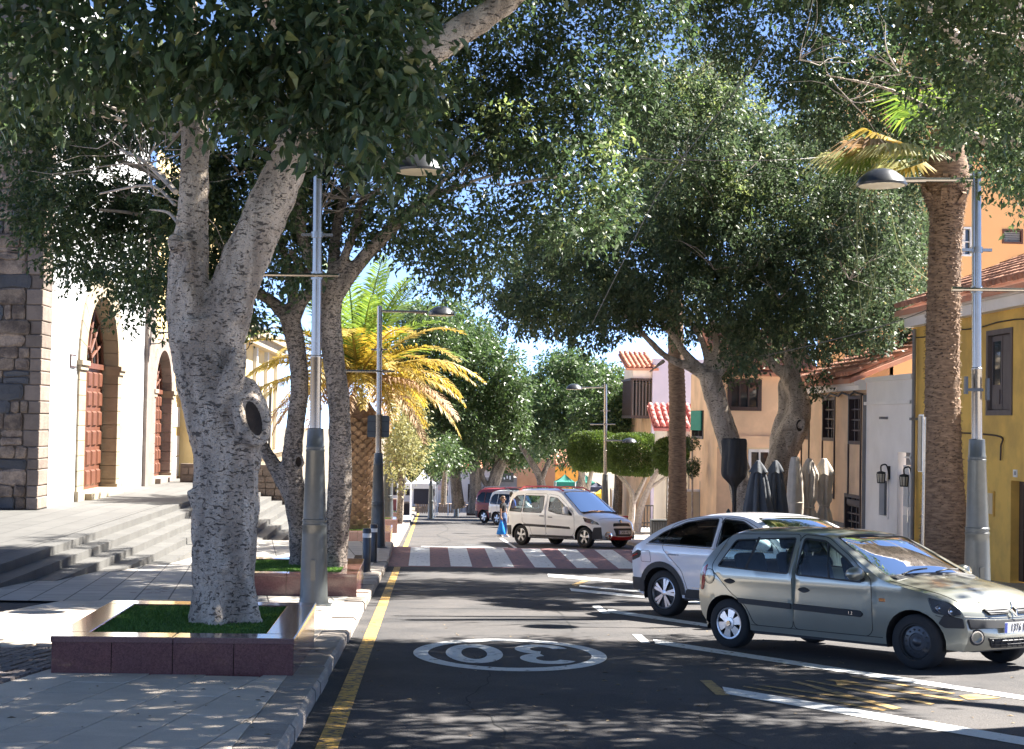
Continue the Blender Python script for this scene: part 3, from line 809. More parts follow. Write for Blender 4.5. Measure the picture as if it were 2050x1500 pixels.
for k in range(40):
    mb = MB(); q = F3.p(0.3 + k * 0.55, 0.8, 0); mb.lathe([(0.05, -.75), (0.10, -.6), (0.10, -.5), (0.04, -.3), (0.07, -.12), (0.05, -.08)], 8, Matrix.Translation(q)); mb.build('baluster', ochre_stone, bal)
bx(F3, 'handrail', ochre_stone, bal, 0, F3.L, 0.7, 0.9, -0.08, 0.06)
# low rubble wall beside the platform
rubble = empty('rubble_wall', (-5.4, 56, gz(56)), 'low sunlit rubble stone wall behind the big forked tree', 'wall')
mb = MB(); mb.box(-8.9, -4.7, 58.05, 58.4, gz(58), gz(58) + 2.6); mb.build('wall_core', mortar_m, rubble)
z = gz(58) + .02
while z < gz(58) + 2.45:
    h = rnd.uniform(.2, .3); x = -8.85
    while x < -4.9:
        w = rnd.uniform(.25, .5); mb = MB(); k = rnd.uniform(0, .06); mb.box(x + .015, min(x + w, -4.7) - .015, 58.0 - k, 58.06, z, z + h - .03)
        mb.build('stone', quoin_m, rubble); x += w
    z += h
# wall lanterns on wrought brackets
def wall_lantern(loc, side, label):
    r = empty('wall_lantern', loc, label, 'lantern', 'wrought lanterns on the left-hand fronts')
    mb = MB(); c = Vector(loc)
    o = c + Vector((0.75, 0, 0))
    mb.tube([c, c + Vector((.3, 0, -.05)), o + Vector((0, 0, -.05))], .03, 6)
    mb.tube(catmull([c + Vector((0, 0, -.45)), c + Vector((.35, 0, -.4)), c + Vector((.45, 0, -.12)), c + Vector((.25, 0, -.1)), c + Vector((.2, 0, -.25))], 5), .022, 6)
    mb.box(c.x - .02, c.x + .02, c.y - .05, c.y + .05, c.z - .5, c.z + .1)
    mb.build('bracket', lamp_dark, r)
    mb = MB(); b = o + Vector((0, 0, .02)); mb.lathe([(.10, 0), (.20, .42)], 6, Matrix.Translation(b)); mb.build('lantern_glass', glass_lit, r)
    mb = MB(); mb.lathe([(.24, .42), (.19, .50), (.07, .64), (.05, .72), (.02, .78)], 6, Matrix.Translation(b)); mb.lathe([(.12, -.04), (.11, 0)], 6, Matrix.Translation(b))
    for k in range(6):
        a_ = math.pi * k / 3; mb.tube([b + Vector((.10 * math.cos(a_), .10 * math.sin(a_), 0)), b + Vector((.20 * math.cos(a_), .20 * math.sin(a_), .42))], .012, 4)
    mb.build('lantern_frame', lamp_dark, r)
glass_lit = M_('frosted_lantern_glass', (0.62, 0.55, 0.42), 0.3)
q = P(287, 662, 54.6); wall_lantern((FX + .12, 54.6, q.z), 1, 'dark wrought lantern bracket between the two arched doorways')
q = P(490, 675, 0.1); wall_lantern((-8.0, PX(478, 690, -8.0).y, PX(478, 680, -8.0).z), 1, 'dark wrought lantern on the yellow town house left of the palm')
# ================================================================== right-hand houses (fronts along x = HX face the street)
HX = 11.0
def front(y_far, y_near, X=HX): return Face((X, y_far), (X, y_near))
def wood_window(F, s0, s1, z0, z1, parent, mt=dark_wood, cols=2, rows=4, solid_low=0.0, glassm=win_glass, depth=0.12, fw=0.09, name='window'):
    mb = MB(); F.box(mb, s0, s0 + fw, -depth, .03, z0, z1); F.box(mb, s1 - fw, s1, -depth, .03, z0, z1)
    F.box(mb, s0 + fw, s1 - fw, -depth, .028, z1 - fw, z1); F.box(mb, s0 + fw, s1 - fw, -depth, .028, z0, z0 + fw)
    w = mb.build(name, mt, parent)
    bx(F, 'pane', glassm, w, s0 + fw, s1 - fw, -depth + .01, -depth + .02, z0 + fw, z1 - fw)
    for c in range(1, cols):
        x = s0 + fw + (s1 - s0 - 2 * fw) * c / cols; bx(F, 'glazing_bar', mt, w, x - .025, x + .025, -depth + .02, -.03, z0 + fw, z1 - fw)
    for r in range(1, rows):
        z = z0 + fw + (z1 - z0 - 2 * fw) * r / rows; bx(F, 'glazing_bar', mt, w, s0 + fw, s1 - fw, -depth + .021, -.035, z - .02, z + .02)
    return w
def tile_roof(parent, F, s0, s1, z0, depth, rise, mt=tile_m, over=0.35, pitch=0.26, tl=0.42, name='roof_tile', base_m=None, lim=300):
    """pantile roof rising from the eave (outward end) back over the house: one half-round mesh shared by all tiles"""
    ncol = int((s1 - s0) / pitch); L_ = math.hypot(depth + over, rise); nrow = max(1, int(L_ / tl))
    dz = rise / nrow; dk = (depth + over) / nrow
    mb = MB()
    a_, b_, c_, d_ = F.p(s0, over, z0 - .06), F.p(s1, over, z0 - .06), F.p(s1, -depth, z0 + rise - .06), F.p(s0, -depth, z0 + rise - .06)
    mb.hexa([v - Vector((0, 0, .12)) for v in (a_, b_, c_, d_)], [a_, b_, c_, d_])
    rf = mb.build('roof', base_m or mt, parent)
    ang = math.atan2(rise, depth + over)
    t = MB(); n = 5
    for (y_, r_) in ((0, .115), (tl * 1.12, .095)):
        for k in range(n + 1):
            th = math.pi * k / n
            t.v.append((r_ * math.cos(th), y_, r_ * math.sin(th) * .95))
    t.f = [(k, k + 1, n + 2 + k, n + 1 + k) for k in range(n)] + [tuple(range(n, -1, -1))]
    tm = t.mesh('roof_tile'); tm.materials.append(mt); tm.shade_smooth()
    cnt = 0; rest = MB()
    B = Matrix((( F.d.x, -F.n.x * math.cos(ang), F.n.x * math.sin(ang), 0), (F.d.y, -F.n.y * math.cos(ang), F.n.y * math.sin(ang), 0), (0, math.sin(ang), math.cos(ang), 0), (0, 0, 0, 1)))
    for r in range(nrow):
        for c in range(ncol):
            p = F.p(s0 + (c + .5) * pitch + rnd.uniform(-.012, .012), over - dk * r, z0 + dz * r + .01 + rnd.uniform(0, .012))
            M = Matrix.Translation(p) @ B @ Matrix.Rotation(rnd.uniform(-.03, .03), 4, 'Z')
            if cnt < lim:
                o = bpy.data.objects.new(name, tm); COL.objects.link(o); o.parent = rf; o.matrix_parent_inverse = WI(rf); o.matrix_basis = M
            else: rest.add([M @ Vector(v) for v in t.v], t.f)
            cnt += 1
    if rest.v: rest.build(name, mt, rf, smooth=True, kind='stuff')
    return rf
# ------------------------------------------------------------------ ochre house, far right
FO = front(35.4, 24.0)
och = empty('ochre_house', (HX, 30, gz(30)), 'ochre yellow house with a grey shuttered window and brown door at the right edge', 'house')
def o_(px, py): return FO.at(px, py)
w0, w1 = o_(1977, 660), o_(2027, 832)
d0, d1_ = o_(2024, 962), o_(2100, 1150)
wz1 = o_(1985, 662)[1]; wz0 = o_(1977, 832)[1]
zt = o_(2035, 612)[1]
hol = [(w0[0], w1[0], wz0, wz1), (d0[0], d0[0] + 1.3, gz(29) + .1, d0[1])]
wall('wall', (HX, 35.4), (HX, 24.0), gz(35) - .3, zt, ochre_wall, hol, .35, och)
bx(Face((HX + .01, 24.0), (16, 24.0)), 'side_wall', ochre_wall, och, 0, 5, -.3, 0, gz(24), zt)
sh_ = wood_window(FO, w0[0], w1[0], wz0, wz1, och, grey_wood, 1, 1, fw=.10, glassm=grey_wood, name='shuttered_window')
ms = (w0[0] + w1[0]) / 2
for (a_, b_) in ((w0[0] + .12, ms - .02), (ms + .02, w1[0] - .12)):
    lf = bx(FO, 'shutter', grey_wood, sh_, a_, b_, -.10, -.055, wz0 + .12, wz1 - .12)
    H = wz1 - wz0
    bx(FO, 'shutter_panel', grey_wood, lf, a_ + .08, b_ - .08, -.055, -.03, wz0 + .22, wz0 + H * .30)
    bx(FO, 'shutter_opening', win_glass if a_ < ms - .1 else grey_wood, lf, a_ + .08, b_ - .08, -.055, -.045, wz0 + H * .36, wz1 - .22)
dr = bx(FO, 'door', door_red, och, d0[0] + .25, d0[0] + 1.3, -.3, -.22, gz(29) + .15, d0[1] - .12)
bx(FO, 'door_frame', dark_wood, dr, d0[0] + .03, d0[0] + .25, -.3, -.15, gz(29) + .15, d0[1])
for k in range(4):
    z_ = gz(29) + .3 + k * .52; bx(FO, 'door_panel', door_red, dr, d0[0] + .35, d0[0] + 1.1, -.22, -.19, z_, z_ + .42)
mb = MB(); mb.lathe([(.035, 0), (.05, .03), (.02, .06)], 12, Matrix.Translation(FO.p(d0[0] + .4, -.17, d0[1] - .9)) @ Matrix.Rotation(-math.pi / 2, 4, 'Y')); mb.build('door_knob', chrome, dr)
q = o_(2034, 948); hn = bx(FO, 'house_number', white_pl, och, q[0] - .10, q[0] + .08, 0, .02, q[1] - .07, q[1] + .07)
me = text_mesh('10', .11, Matrix.Translation(FO.p(q[0] - .01, .022, q[1])) @ Matrix(((FO.d.x, 0, FO.n.x, 0), (FO.d.y, 0, FO.n.y, 0), (0, 1, 0, 0), (0, 0, 0, 1))), .002)
link_mesh('numeral', me, black_m, hn)
q = o_(1984, 1008); mbx = bx(FO, 'meter_box', ochre_wall, och, q[0] - .22, q[0] + .22, 0, .035, q[1] - .24, q[1] + .24)
bx(FO, 'box_lid', cream_wall, mbx, q[0] - .18, q[0] + .18, .035, .045, q[1] - .2, q[1] + .2)
# eave: pale moulded cornice under pantiles
bx(FO, 'eave_moulding', white_wall2, och, 0, 11.4, 0, .22, zt - .05, zt + .16)
bx(FO, 'eave_moulding', white_wall2, och, 0, 11.4, 0, .34, zt + .16, zt + .30)
tile_roof(och, FO, 0, 8.5, zt + .36, 3.2, 1.5, over=.45)
mb = MB(); q0, q1 = o_(1950, 868), o_(2008, 878)
mb.tube(catmull([FO.p(q0[0] - 1.2, .03, q0[1]), FO.p(q0[0], .03, q0[1]), FO.p(q1[0] - .05, .03, q1[1] + .03), FO.p(q1[0], .04, q1[1] - .15), FO.p(q1[0] - .02, .04, q1[1] - .42)], 5), .018, 6); mb.build('cable', dark_wood, och)
mb = MB(); mb.tube([FO.p(.35, .09, gz(35) + .1), FO.p(.35, .09, zt - .1)], .045, 8); mb.build('downpipe', plinth_m, och)
mb = MB(); mb.tube([FO.p(k * .9, .05, zt - .28 - .03 * math.sin(k * 1.7)) for k in range(12)], .014, 5); mb.build('cable', black_m, och)
# ------------------------------------------------------------------ tall orange building behind
YO = 50
A_, B_ = P(1790, 600, YO), P(2140, 600, YO)
ora = empty('orange_apartment_building', ((A_.x + B_.x) / 2, YO, gz(YO)), 'tall bright orange building with small windows rising behind the ochre house', 'building')
FR = Face((A_.x, YO), (B_.x, YO))
def r_(px, py): return FR.at(px, py)
hs = []
for (x0, y0, x1, y1) in ((1920, 455, 1946, 513), (2006, 460, 2048, 488), (1905, 300, 1946, 360), (2006, 300, 2048, 330)):
    a_, b_ = r_(x0, y1), r_(x1, y0); hs.append((a_[0], b_[0], a_[1], b_[1]))
wall('wall', (A_.x, YO), (B_.x, YO), gz(YO) - .3, r_(1900, 90)[1], orange_wall, hs, .4, ora)
bx(Face((A_.x, YO + 10), (A_.x, YO)), 'side_wall', orange_wall, ora, 0, 9.99, -.3, 0, gz(YO) - .3, r_(1900, 90)[1])
q = r_(1940, 655); bx(FR, 'string_course', terra_wall, ora, 0, 6, 0, .12, q[1] - .08, q[1] + .12)
for i, h in enumerate(hs):
    w = wood_window(FR, *h, ora, door_red if i % 2 else white_pl, 1, 1 if i % 2 else 2, fw=.06)
    if i % 2:
        for k in range(6): bx(FR, 'blind_slat', plinth_m, w, h[0] + .07, h[1] - .07, -.09, -.06, h[2] + .07 + k * .07, h[2] + .12 + k * .07)
    else: bx(FR, 'curtain', white_wall2, w, h[0] + .08, h[0] + (h[1] - h[0]) * .55, -.10, -.09, h[2] + .08, h[3] - .08)
q = r_(2042, 545); bx(FR, 'wall_box', orange_wall, ora, q[0] - .3, q[0] + .3, 0, .2, q[1] - .3, q[1] + .3)
# ------------------------------------------------------------------ narrow white house
FWh = front(39.2, 35.4)
whi = empty('white_house', (HX, 37, gz(37)), 'narrow whitewashed house with a white door and two black wall lanterns', 'house')
def w_(px, py): return FWh.at(px, py)
zt2 = w_(1762, 764)[1]
dd0, dd1 = w_(1797, 905), w_(1830, 905)
wq0, wq1 = w_(1761, 955), w_(1779, 1040)
zg = gz(38) + KH
hol = [(dd0[0], dd1[0] + .02, zg + .02, dd0[1]), (wq0[0], wq1[0], wq1[1], wq0[1])]
wall('wall', (HX, 39.2), (HX, 35.41), gz(39) - .2, zt2, white_wall2, hol, .3, whi)
bx(FWh, 'parapet', white_wall2, whi, 0, 3.79, -.25, .05, zt2, zt2 + .12)
zc = w_(1800, 805)[1]; bx(FWh, 'string_course', white_wall2, whi, 0, 3.79, 0, .07, zc - .05, zc + .03)
zb_ = w_(1820, 745)[1]; mb = MB(); mb.box(HX + .5, HX + 3.5, 35.5, 39.1, zt2 - .5, zb_); mb.build('roof_room', white_wall, whi)
dr = bx(FWh, 'door', white_wall2, whi, dd0[0] + .06, dd1[0] - .04, -.2, -.13, zg + .05, w_(1810, 950)[1])
for i in range(2):
    for j in range(2):
        a_ = dd0[0] + .14 + i * .48; bx(FWh, 'door_panel', white_wall, dr, a_, a_ + .36, -.13, -.10, zg + .2 + j * 1.15, zg + 1.15 + j * 1.15)
mb = MB(); mb.tube([FWh.p(dd0[0] + .62, -.07, zg + 1.0), FWh.p(dd0[0] + .62, -.07, zg + 1.3)], .02, 6); mb.build('door_handle', chrome, dr)
tz0, tz1 = w_(1810, 932)[1], w_(1810, 900)[1]
tr = bx(FWh, 'fanlight', plinth_m, whi, dd0[0] + .1, dd1[0] - .06, -.2, -.17, tz0, tz1)
mb = MB(); m_ = (dd0[0] + .1 + dd1[0] - .06) / 2; zm = (tz0 + tz1) / 2; ds, dzz = .17, .13
dia = [(m_ - ds, zm), (m_, zm + dzz), (m_ + ds, zm), (m_, zm - dzz)]
for i in range(4): mb.tube([FWh.p(dia[i][0], -.14, dia[i][1]), FWh.p(dia[(i + 1) % 4][0], -.14, dia[(i + 1) % 4][1])], .02, 4)
for (a_, b_) in ((dia[0], (dd0[0] + .1, zm)), (dia[1], (m_, tz1)), (dia[2], (dd1[0] - .06, zm)), (dia[3], (m_, tz0))): mb.tube([FWh.p(a_[0], -.14, a_[1]), FWh.p(b_[0], -.14, b_[1])], .02, 4)
mb.build('glazing_bar', white_pl, tr)
wood_window(FWh, wq0[0], wq1[0], wq1[1], wq0[1], whi, white_wall2, 1, 1, fw=.07)
def lantern_black(px, py, label):
    q = w_(px, py); r = empty('wall_lamp', FWh.p(q[0], 0, q[1]), label, 'wall lamp', 'black cage lanterns by the white door')
    mb = MB(); mb.tube(catmull([FWh.p(q[0], .02, q[1]), FWh.p(q[0], .08, q[1] + .22), FWh.p(q[0] - .02, .20, q[1] + .20), FWh.p(q[0] - .02, .20, q[1] + .06)], 5), .018, 6)
    FWh.box(mb, q[0] - .06, q[0] + .06, 0, .03, q[1] - .12, q[1] + .2); mb.build('bracket', black_m, r)
    T = Matrix.Translation(FWh.p(q[0] - .02, .20, q[1] - .20)) @ Matrix.Scale(.62, 4)
    mb = MB(); mb.lathe([(.13, 0), (.155, .34)], 10, T); mb.build('lantern_glass', glass_lit, r)
    mb = MB(); mb.lathe([(.17, .34), (.17, .40), (.06, .44)], 12, T); mb.lathe([(.145, -.02), (.14, .02)], 12, T)
    for k in range(8):
        a_ = math.pi * k / 4; mb.tube([T @ Vector((.14 * math.cos(a_), .14 * math.sin(a_), 0)), T @ Vector((.165 * math.cos(a_), .165 * math.sin(a_), .34))], .010, 4)
    mb.build('cage', black_m, r)
lantern_black(1781, 950, 'black cage wall lantern left of the white door'); lantern_black(1828, 956, 'black cage wall lantern right of the white door')
for px, py in ((1776, 838), (1838, 840)):
    q = w_(px, py); bx(FWh, 'spout', plinth_m, whi, q[0] - .07, q[0] + .07, 0, .18, q[1] - .02, q[1] + .04)
# ------------------------------------------------------------------ peach house with tall dark windows
FP = front(45.6, 39.2)
pea = empty('peach_house', (HX, 42, gz(42)), 'peach house with tall dark wooden windows and tiled roof behind the beige parasols', 'house')
def p_(px, py): return FP.at(px, py)
zt3 = p_(1720, 782)[1]
wins = []
for (x0, x1, y0, y1) in ((1699, 1726, 792, 890), (1647, 1673, 795, 883), (1605, 1622, 798, 880)):
    a_, b_ = p_(x0, y1), p_(x1, y0); wins.append((a_[0], b_[0], p_((x0 + x1) / 2, y1)[1], p_((x0 + x1) / 2, y0)[1]))
a_, b_ = p_(1692, 990), p_(1724, 990); low = (a_[0], b_[0], gz(41) + .35, p_(1708, 990)[1])
wall('wall', (HX, 45.6), (HX, 39.2), gz(45) - .3, zt3, peach_wall, wins + [low], .3, pea)
bx(FP, 'plinth', plinth_m, pea, 0, low[0], 0, .04, gz(45) - .3, p_(1660, 1040)[1]); bx(FP, 'corner_pier', plinth_m, pea, p_(1733, 900)[0], 6.4, 0, .09, gz(40) - .3, p_(1742, 790)[1])
for w in wins:
    wood_window(FP, *w, pea, cols=3, rows=4)
    bx(FP, 'window_post', dark_wood, pea, w[0], w[0] + .06, 0, .035, w[2] - 1.55, w[2]); bx(FP, 'window_post', dark_wood, pea, w[1] - .06, w[1], 0, .035, w[2] - 1.55, w[2])
    bx(FP, 'window_rail', dark_wood, pea, w[0] + .06, w[1] - .06, 0, .035, w[2] - 1.55, w[2] - 1.42)
wood_window(FP, *low, pea, cols=3, rows=5)
bx(FP, 'eave_moulding', white_wall2, pea, 0, 6.38, 0, .2, zt3, zt3 + .12); bx(FP, 'eave_moulding', white_wall2, pea, 0, 6.38, 0, .32, zt3 + .12, zt3 + .26)
tile_roof(pea, FP, 0, 6.4, zt3 + .34, 3.6, 1.65, over=.42)
mb = MB(); mb.tube([FP.p(k * .4, .10, zt3 - .08 - .05 * math.sin(k * 2.1)) for k in range(17)], .03, 5); mb.build('cable', black_m, pea)
# ------------------------------------------------------------------ peach house front that juts into the street
YJ = 48.5
A_ = P(1436, 850, YJ); B_ = P(1640, 850, YJ)
FJ = Face((A_.x, YJ), (B_.x, YJ)); FK = Face((A_.x, 53.5), (A_.x, YJ))
jut = empty('peach_corner_house', ((A_.x + B_.x) / 2, YJ, gz(YJ)), 'sunlit peach corner house with a wide dark window and green blind behind the leaning trees', 'house')
def j_(px, py): return FJ.at(px, py)
a_, b_ = j_(1456, 822), j_(1525, 760); big = (a_[0], b_[0], a_[1], b_[1])
a_, b_ = j_(1497, 985), j_(1545, 900); lo_ = (a_[0], b_[0], a_[1], b_[1])
ztj = j_(1500, 742)[1]
wall('wall', (A_.x, YJ), (B_.x, YJ), gz(YJ) - .3, ztj, peach_wall, [big, lo_], .3, jut)
g0 = FK.at(1386, 878); g1 = FK.at(1409, 822)
wall('side_wall', (A_.x, 53.5), (A_.x, YJ + .31), gz(53) - .3, ztj, peach_wall, [(g0[0], g1[0], g0[1], g1[1])], .3, jut)
wood_window(FJ, *big, jut, cols=3, rows=1, fw=.12)
ww = wood_window(FJ, *lo_, jut, white_pl, cols=2, rows=2)
gb = wood_window(FK, g0[0], g1[0], g0[1], g1[1], jut, dark_wood, 2, 2)
green_m = M_('green_cloth', (0.02, 0.24, 0.17), 0.8, col2=(0.015, 0.18, 0.13), nscale=5)
bx(FK, 'green_blind', green_m, gb, g0[0] + .1, g1[0] - .1, .04, .08, g0[1] + (g1[1] - g0[1]) * .3, g1[1])
q0, q1 = j_(1500, 896), j_(1500, 873)
bx(FJ, 'string_course', terra_wall if 0 else peach_wall, jut, 0, FJ.L, 0, .10, q0[1], q1[1]); bx(FJ, 'lower_band', cream_wall, jut, 0, FJ.L, 0, .03, lo_[3], q0[1])
tile_roof(jut, FJ, 0, FJ.L, ztj, 4, 1.6, over=.3, lim=120)
# ruined wall and low white wall left of it
YR = 54.5
A_ = P(1378, 900, YR); B_ = P(1470, 900, YR)
rui = empty('ruined_wall', ((A_.x + B_.x) / 2, YR, gz(YR)), 'crumbling cream plaster wall between the slender palm and the leaning tree', 'wall')
top = [(1378, 925), (1392, 905), (1400, 880), (1425, 885), (1436, 900), (1470, 895)]
pts = [P(x, y, YR) for x, y in top]; base = [Vector((p.x, p.y, gz(YR) - .2)) for p in pts]
mb = MB()
mb.prism(list(reversed(base)) [:0] + [base[0]] + pts + [base[-1]], (0, .35, 0)); mb.build('wall', cream_wall, rui)
YW = 51.5
A_ = P(1372, 985, YW); B_ = P(1478, 990, YW)
lw = empty('low_garden_wall', ((A_.x + B_.x) / 2, YW, gz(YW)), 'low cream garden wall between slender palm trunk and parasols', 'wall')
mb = MB(); zl = P(1420, 985, YW).z; mb.box(A_.x, B_.x, YW, YW + .25, gz(YW), zl); mb.build('wall', cream_wall, lw)
mb = MB(); mb.box(A_.x, B_.x, YW - .04, YW + .29, zl, zl + .07); mb.build('coping', white_wall2, lw)
for px in (1408, 1442, 1462):
    q = P(px, 985, YW); mb = MB(); mb.box(q.x - .13, q.x + .13, YW - .1, YW - .041, gz(YW), zl + .35); mb.build('pier', plinth_m if px == 1408 else cream_wall, lw)
# ------------------------------------------------------------------ low house with red tiles, and the lilac building with its balcony
YT = 66
A_ = P(1338, 880, YT); B_ = P(1440, 880, YT)
FT = Face((A_.x, YT), (B_.x, YT))
rth = empty('red_roof_house', ((A_.x + B_.x) / 2, YT, gz(YT)), 'low white house with bright red tiled roof behind the slender palm', 'house')
zte = FT.at(1350, 855)[1]
wall('wall', (A_.x, YT), (B_.x, YT), gz(YT) - .3, zte, white_wall2, [(.5, 1.4, gz(YT) + .2, zte - .4)], .3, rth)
wood_window(FT, .5, 1.4, gz(YT) + .2, zte - .4, rth, cols=2, rows=3)
bx(Face((A_.x, YT + 4), (A_.x, YT)), 'side_wall', white_wall2, rth, 0, 3.99, -.3, 0, gz(YT) - .3, zte)
tile_roof(rth, FT, -.7, FT.L, zte, 1.6, .95, mt=tile_red, over=.6, lim=200)
YL = 82
A_ = P(1306, 800, YL); B_ = P(1446, 800, YL)
FL = Face((A_.x, YL), (B_.x, YL)); FLs = Face((A_.x, YL + 14), (A_.x, YL))
lil = empty('lilac_building', ((A_.x + B_.x) / 2, YL, gz(YL)), 'pale lilac building with a dark wooden balcony above the flat clipped trees', 'building')
ztl = FL.at(1330, 718)[1]
wall('wall', (A_.x, YL), (B_.x, YL), gz(YL) - .3, ztl, lilac_wall, [], .3, lil)
c0 = FLs.at(1255, 770)[0]
wall('side_wall', (A_.x, YL + 14), (A_.x, YL + .31), gz(YL) - .5, FLs.at(1290, 745)[1], peach_wall, [], .3, lil)
zb0, zb1 = P(1290, 832, YL).z, P(1290, 762, YL).z
blc = empty('balcony', (A_.x - .6, YL + 2, zb0)); blc.parent = lil; blc.matrix_parent_inverse = WI(lil)
mb = MB(); mb.box(A_.x - 1.1, A_.x - .005, YL + .2, YL + 4, zb0 - .15, zb0); mb.build('balcony_floor', dark_wood, blc)
for k in range(14):
    yk = YL + .22 + (k % 14) * .28; mb = MB(); mb.box(A_.x - 1.08, A_.x - 1.02, yk, yk + .08, zb0, zb1 - .002); mb.build('balcony_bar', dark_wood, blc)
for k in range(6):
    xk = A_.x - 1.02 + k * .17; mb = MB(); mb.box(xk, xk + .06, YL + .2, YL + .26, zb0, zb1 - .002); mb.build('balcony_bar', grey_wood, blc)
mb = MB(); mb.box(A_.x - .85, A_.x - .02, YL + .4, YL + 3.9, zb0, zb1 - .1); mb.build('balcony_glazing', win_glass, blc)
mb = MB(); mb.box(A_.x - 1.12, A_.x - .003, YL + .16, YL + 4.04, zb1, zb1 + .12); mb.build('balcony_rail', dark_wood, blc)
FB = Face((A_.x - 1.4, YL + .1), (A_.x + .3, YL + .1)); tile_roof(blc, FB, 0, 1.7, zb1 + .7, 3.5, .9, mt=tile_m, over=.2, lim=60)
mb = MB(); mb.box(A_.x - 1.0, A_.x - .003, YL + .3, YL + 4, zb1 + .12, zb1 + .7); mb.build('upper_wall', white_wall2, blc)
# ------------------------------------------------------------------ buildings closing the far end
YE = 160
def block(name, x0, x1, y0, D, dep, mt, label, wins=0, rows=1, roof=None):
    A_, B_ = P(x0, y0, D), P(x1, y0, D); F = Face((A_.x, D), (B_.x, D)); z0 = gz(min(D, 150)) - .6; z1 = A_.z
    r = empty(name, ((A_.x + B_.x) / 2, D, z0), label, 'building')
    hs = []
    for i in range(wins):
        for j in range(rows):
            a_ = F.L * (i + .3) / wins; hs.append((a_, a_ + F.L * .4 / wins, z0 + 1.2 + j * 3.2, z0 + 3.0 + j * 3.2))
    hs = [h for h in hs if h[3] < z1 - .2]
    wall('wall', (A_.x, D), (B_.x, D), z0, z1, mt, hs, .3, r)
    bx(Face((A_.x, D + dep), (A_.x, D)), 'side_wall', mt, r, 0, dep - .01, -.3, 0, z0, z1)
    bx(Face((B_.x, D), (B_.x, D + dep)), 'side_wall', mt, r, .31, dep - .01, -.3, 0, z0, z1)
    for h in hs: wood_window(F, *h, r, dark_wood, 2, 2)
    if roof: tile_roof(r, F, 0, F.L, z1, dep / 2, dep * .2, mt=roof, over=.5, lim=0, pitch=.5, tl=.8)
    return F, r
block('terracotta_building', 1010, 1112, 918, 156, 12, terra_wall, 'terracotta block seen between the far trunks at the end of the street', 3, 2)
block('cream_building', 905, 1005, 935, 158, 12, white_wall2, 'pale building behind the far left trunks at the end of the street', 4, 2, tile_m)
FS, shp = block('dark_shop', 955, 1035, 955, 150.5, 5, plinth_m, 'dark shaded shopfront with a long sign behind the red van', 2, 1)
sg = bx(FS, 'shop_sign', lamp_dark, shp, FS.at(990, 960)[0], FS.at(1028, 960)[0], .05, .2, FS.at(1000, 965)[1], FS.at(1000, 946)[1])
q = FS.at(1010, 956)
me = text_mesh('BODEGA', .62, Matrix.Translation(FS.p(q[0], .21, q[1])) @ Matrix(((1, 0, 0, 0), (0, 0, -1, 0), (0, 1, 0, 0), (0, 0, 0, 1))), .01)
bpy.data.meshes.remove(me)
for k in range(5): bx(FS, 'letter_stroke', white_pl, sg, q[0] - .62 + k * .27, q[0] - .50 + k * .27, .2, .22, q[1] - .18 + (k % 2) * .08, q[1] + .16)
block('ochre_block', 1100, 1170, 930, 165, 10, ochre_wall, 'ochre block low between the far right trees', 2, 1, tile_m)
block('long_white_house', 780, 905, 940, 170, 10, white_wall2, 'long white house behind the white market tents', 5, 1, tile_m)
# ================================================================== trees
LEAF4 = (np.array([[0, 0, 0], [0.24, 0.42, 0.05], [0, 1, -0.05], [-0.24, 0.42, 0.05]]), np.array([[0, 1, 2, 3]]))
LEAF6 = (np.array([[0, 0, 0], [0.20, 0.25, 0.06], [0.20, 0.62, 0.06], [0, 1, -0.10], [-0.20, 0.62, 0.06], [-0.20, 0.25, 0.06], [0, 0.45, -0.02]]),
         np.array([[0, 1, 2, 6], [6, 2, 3, 3], [0, 6, 4, 5], [6, 3, 4, 4]]))
def leaf_cloud(clumps, tmpl=LEAF4, droop=0.35, twig=10, tlen=0.28, g=rng):
    """clumps: (centre, (rx,ry,rz), count, leafsize). leaves gather in sprays spread through each ellipsoid"""
    Ps, Ds, Ss = [], [], []
    for c, r, n, s in clumps:
        nt = max(1, int(n / twig))
        d = g.normal(size=(nt, 3)); d /= np.linalg.norm(d, axis=1)[:, None] + 1e-9
        rad = g.uniform(0.16, 1.0, nt) ** 0.45
        pos = np.array(c) + d * rad[:, None] * np.array(r)
        td = d + g.normal(size=(nt, 3)) * 0.45 + np.array([0, 0, -droop * 0.6]); td /= np.linalg.norm(td, axis=1)[:, None]
        L_ = tlen * g.uniform(0.6, 1.3, nt)
        k = g.uniform(0, 1, (nt, twig))
        p = pos[:, None, :] + td[:, None, :] * (k * L_[:, None])[:, :, None] + g.normal(size=(nt, twig, 3)) * s * 0.45
        ld = td[:, None, :] * 0.7 + g.normal(size=(nt, twig, 3)) * 0.75 + np.array([0, 0, -droop])
        Ps.append(p.reshape(-1, 3)); Ds.append(ld.reshape(-1, 3)); Ss.append(np.full(nt * twig, s) * g.uniform(0.5, 1.3, nt * twig))
    P_ = np.concatenate(Ps); D = np.concatenate(Ds); S = np.concatenate(Ss)
    D /= np.linalg.norm(D, axis=1)[:, None] + 1e-9
    N = g.normal(size=P_.shape) * 0.55 + np.array([0, 0, 0.9]); X = np.cross(D, N); X /= np.linalg.norm(X, axis=1)[:, None] + 1e-9
    N = np.cross(X, D)
    return P_, D, X, N, S
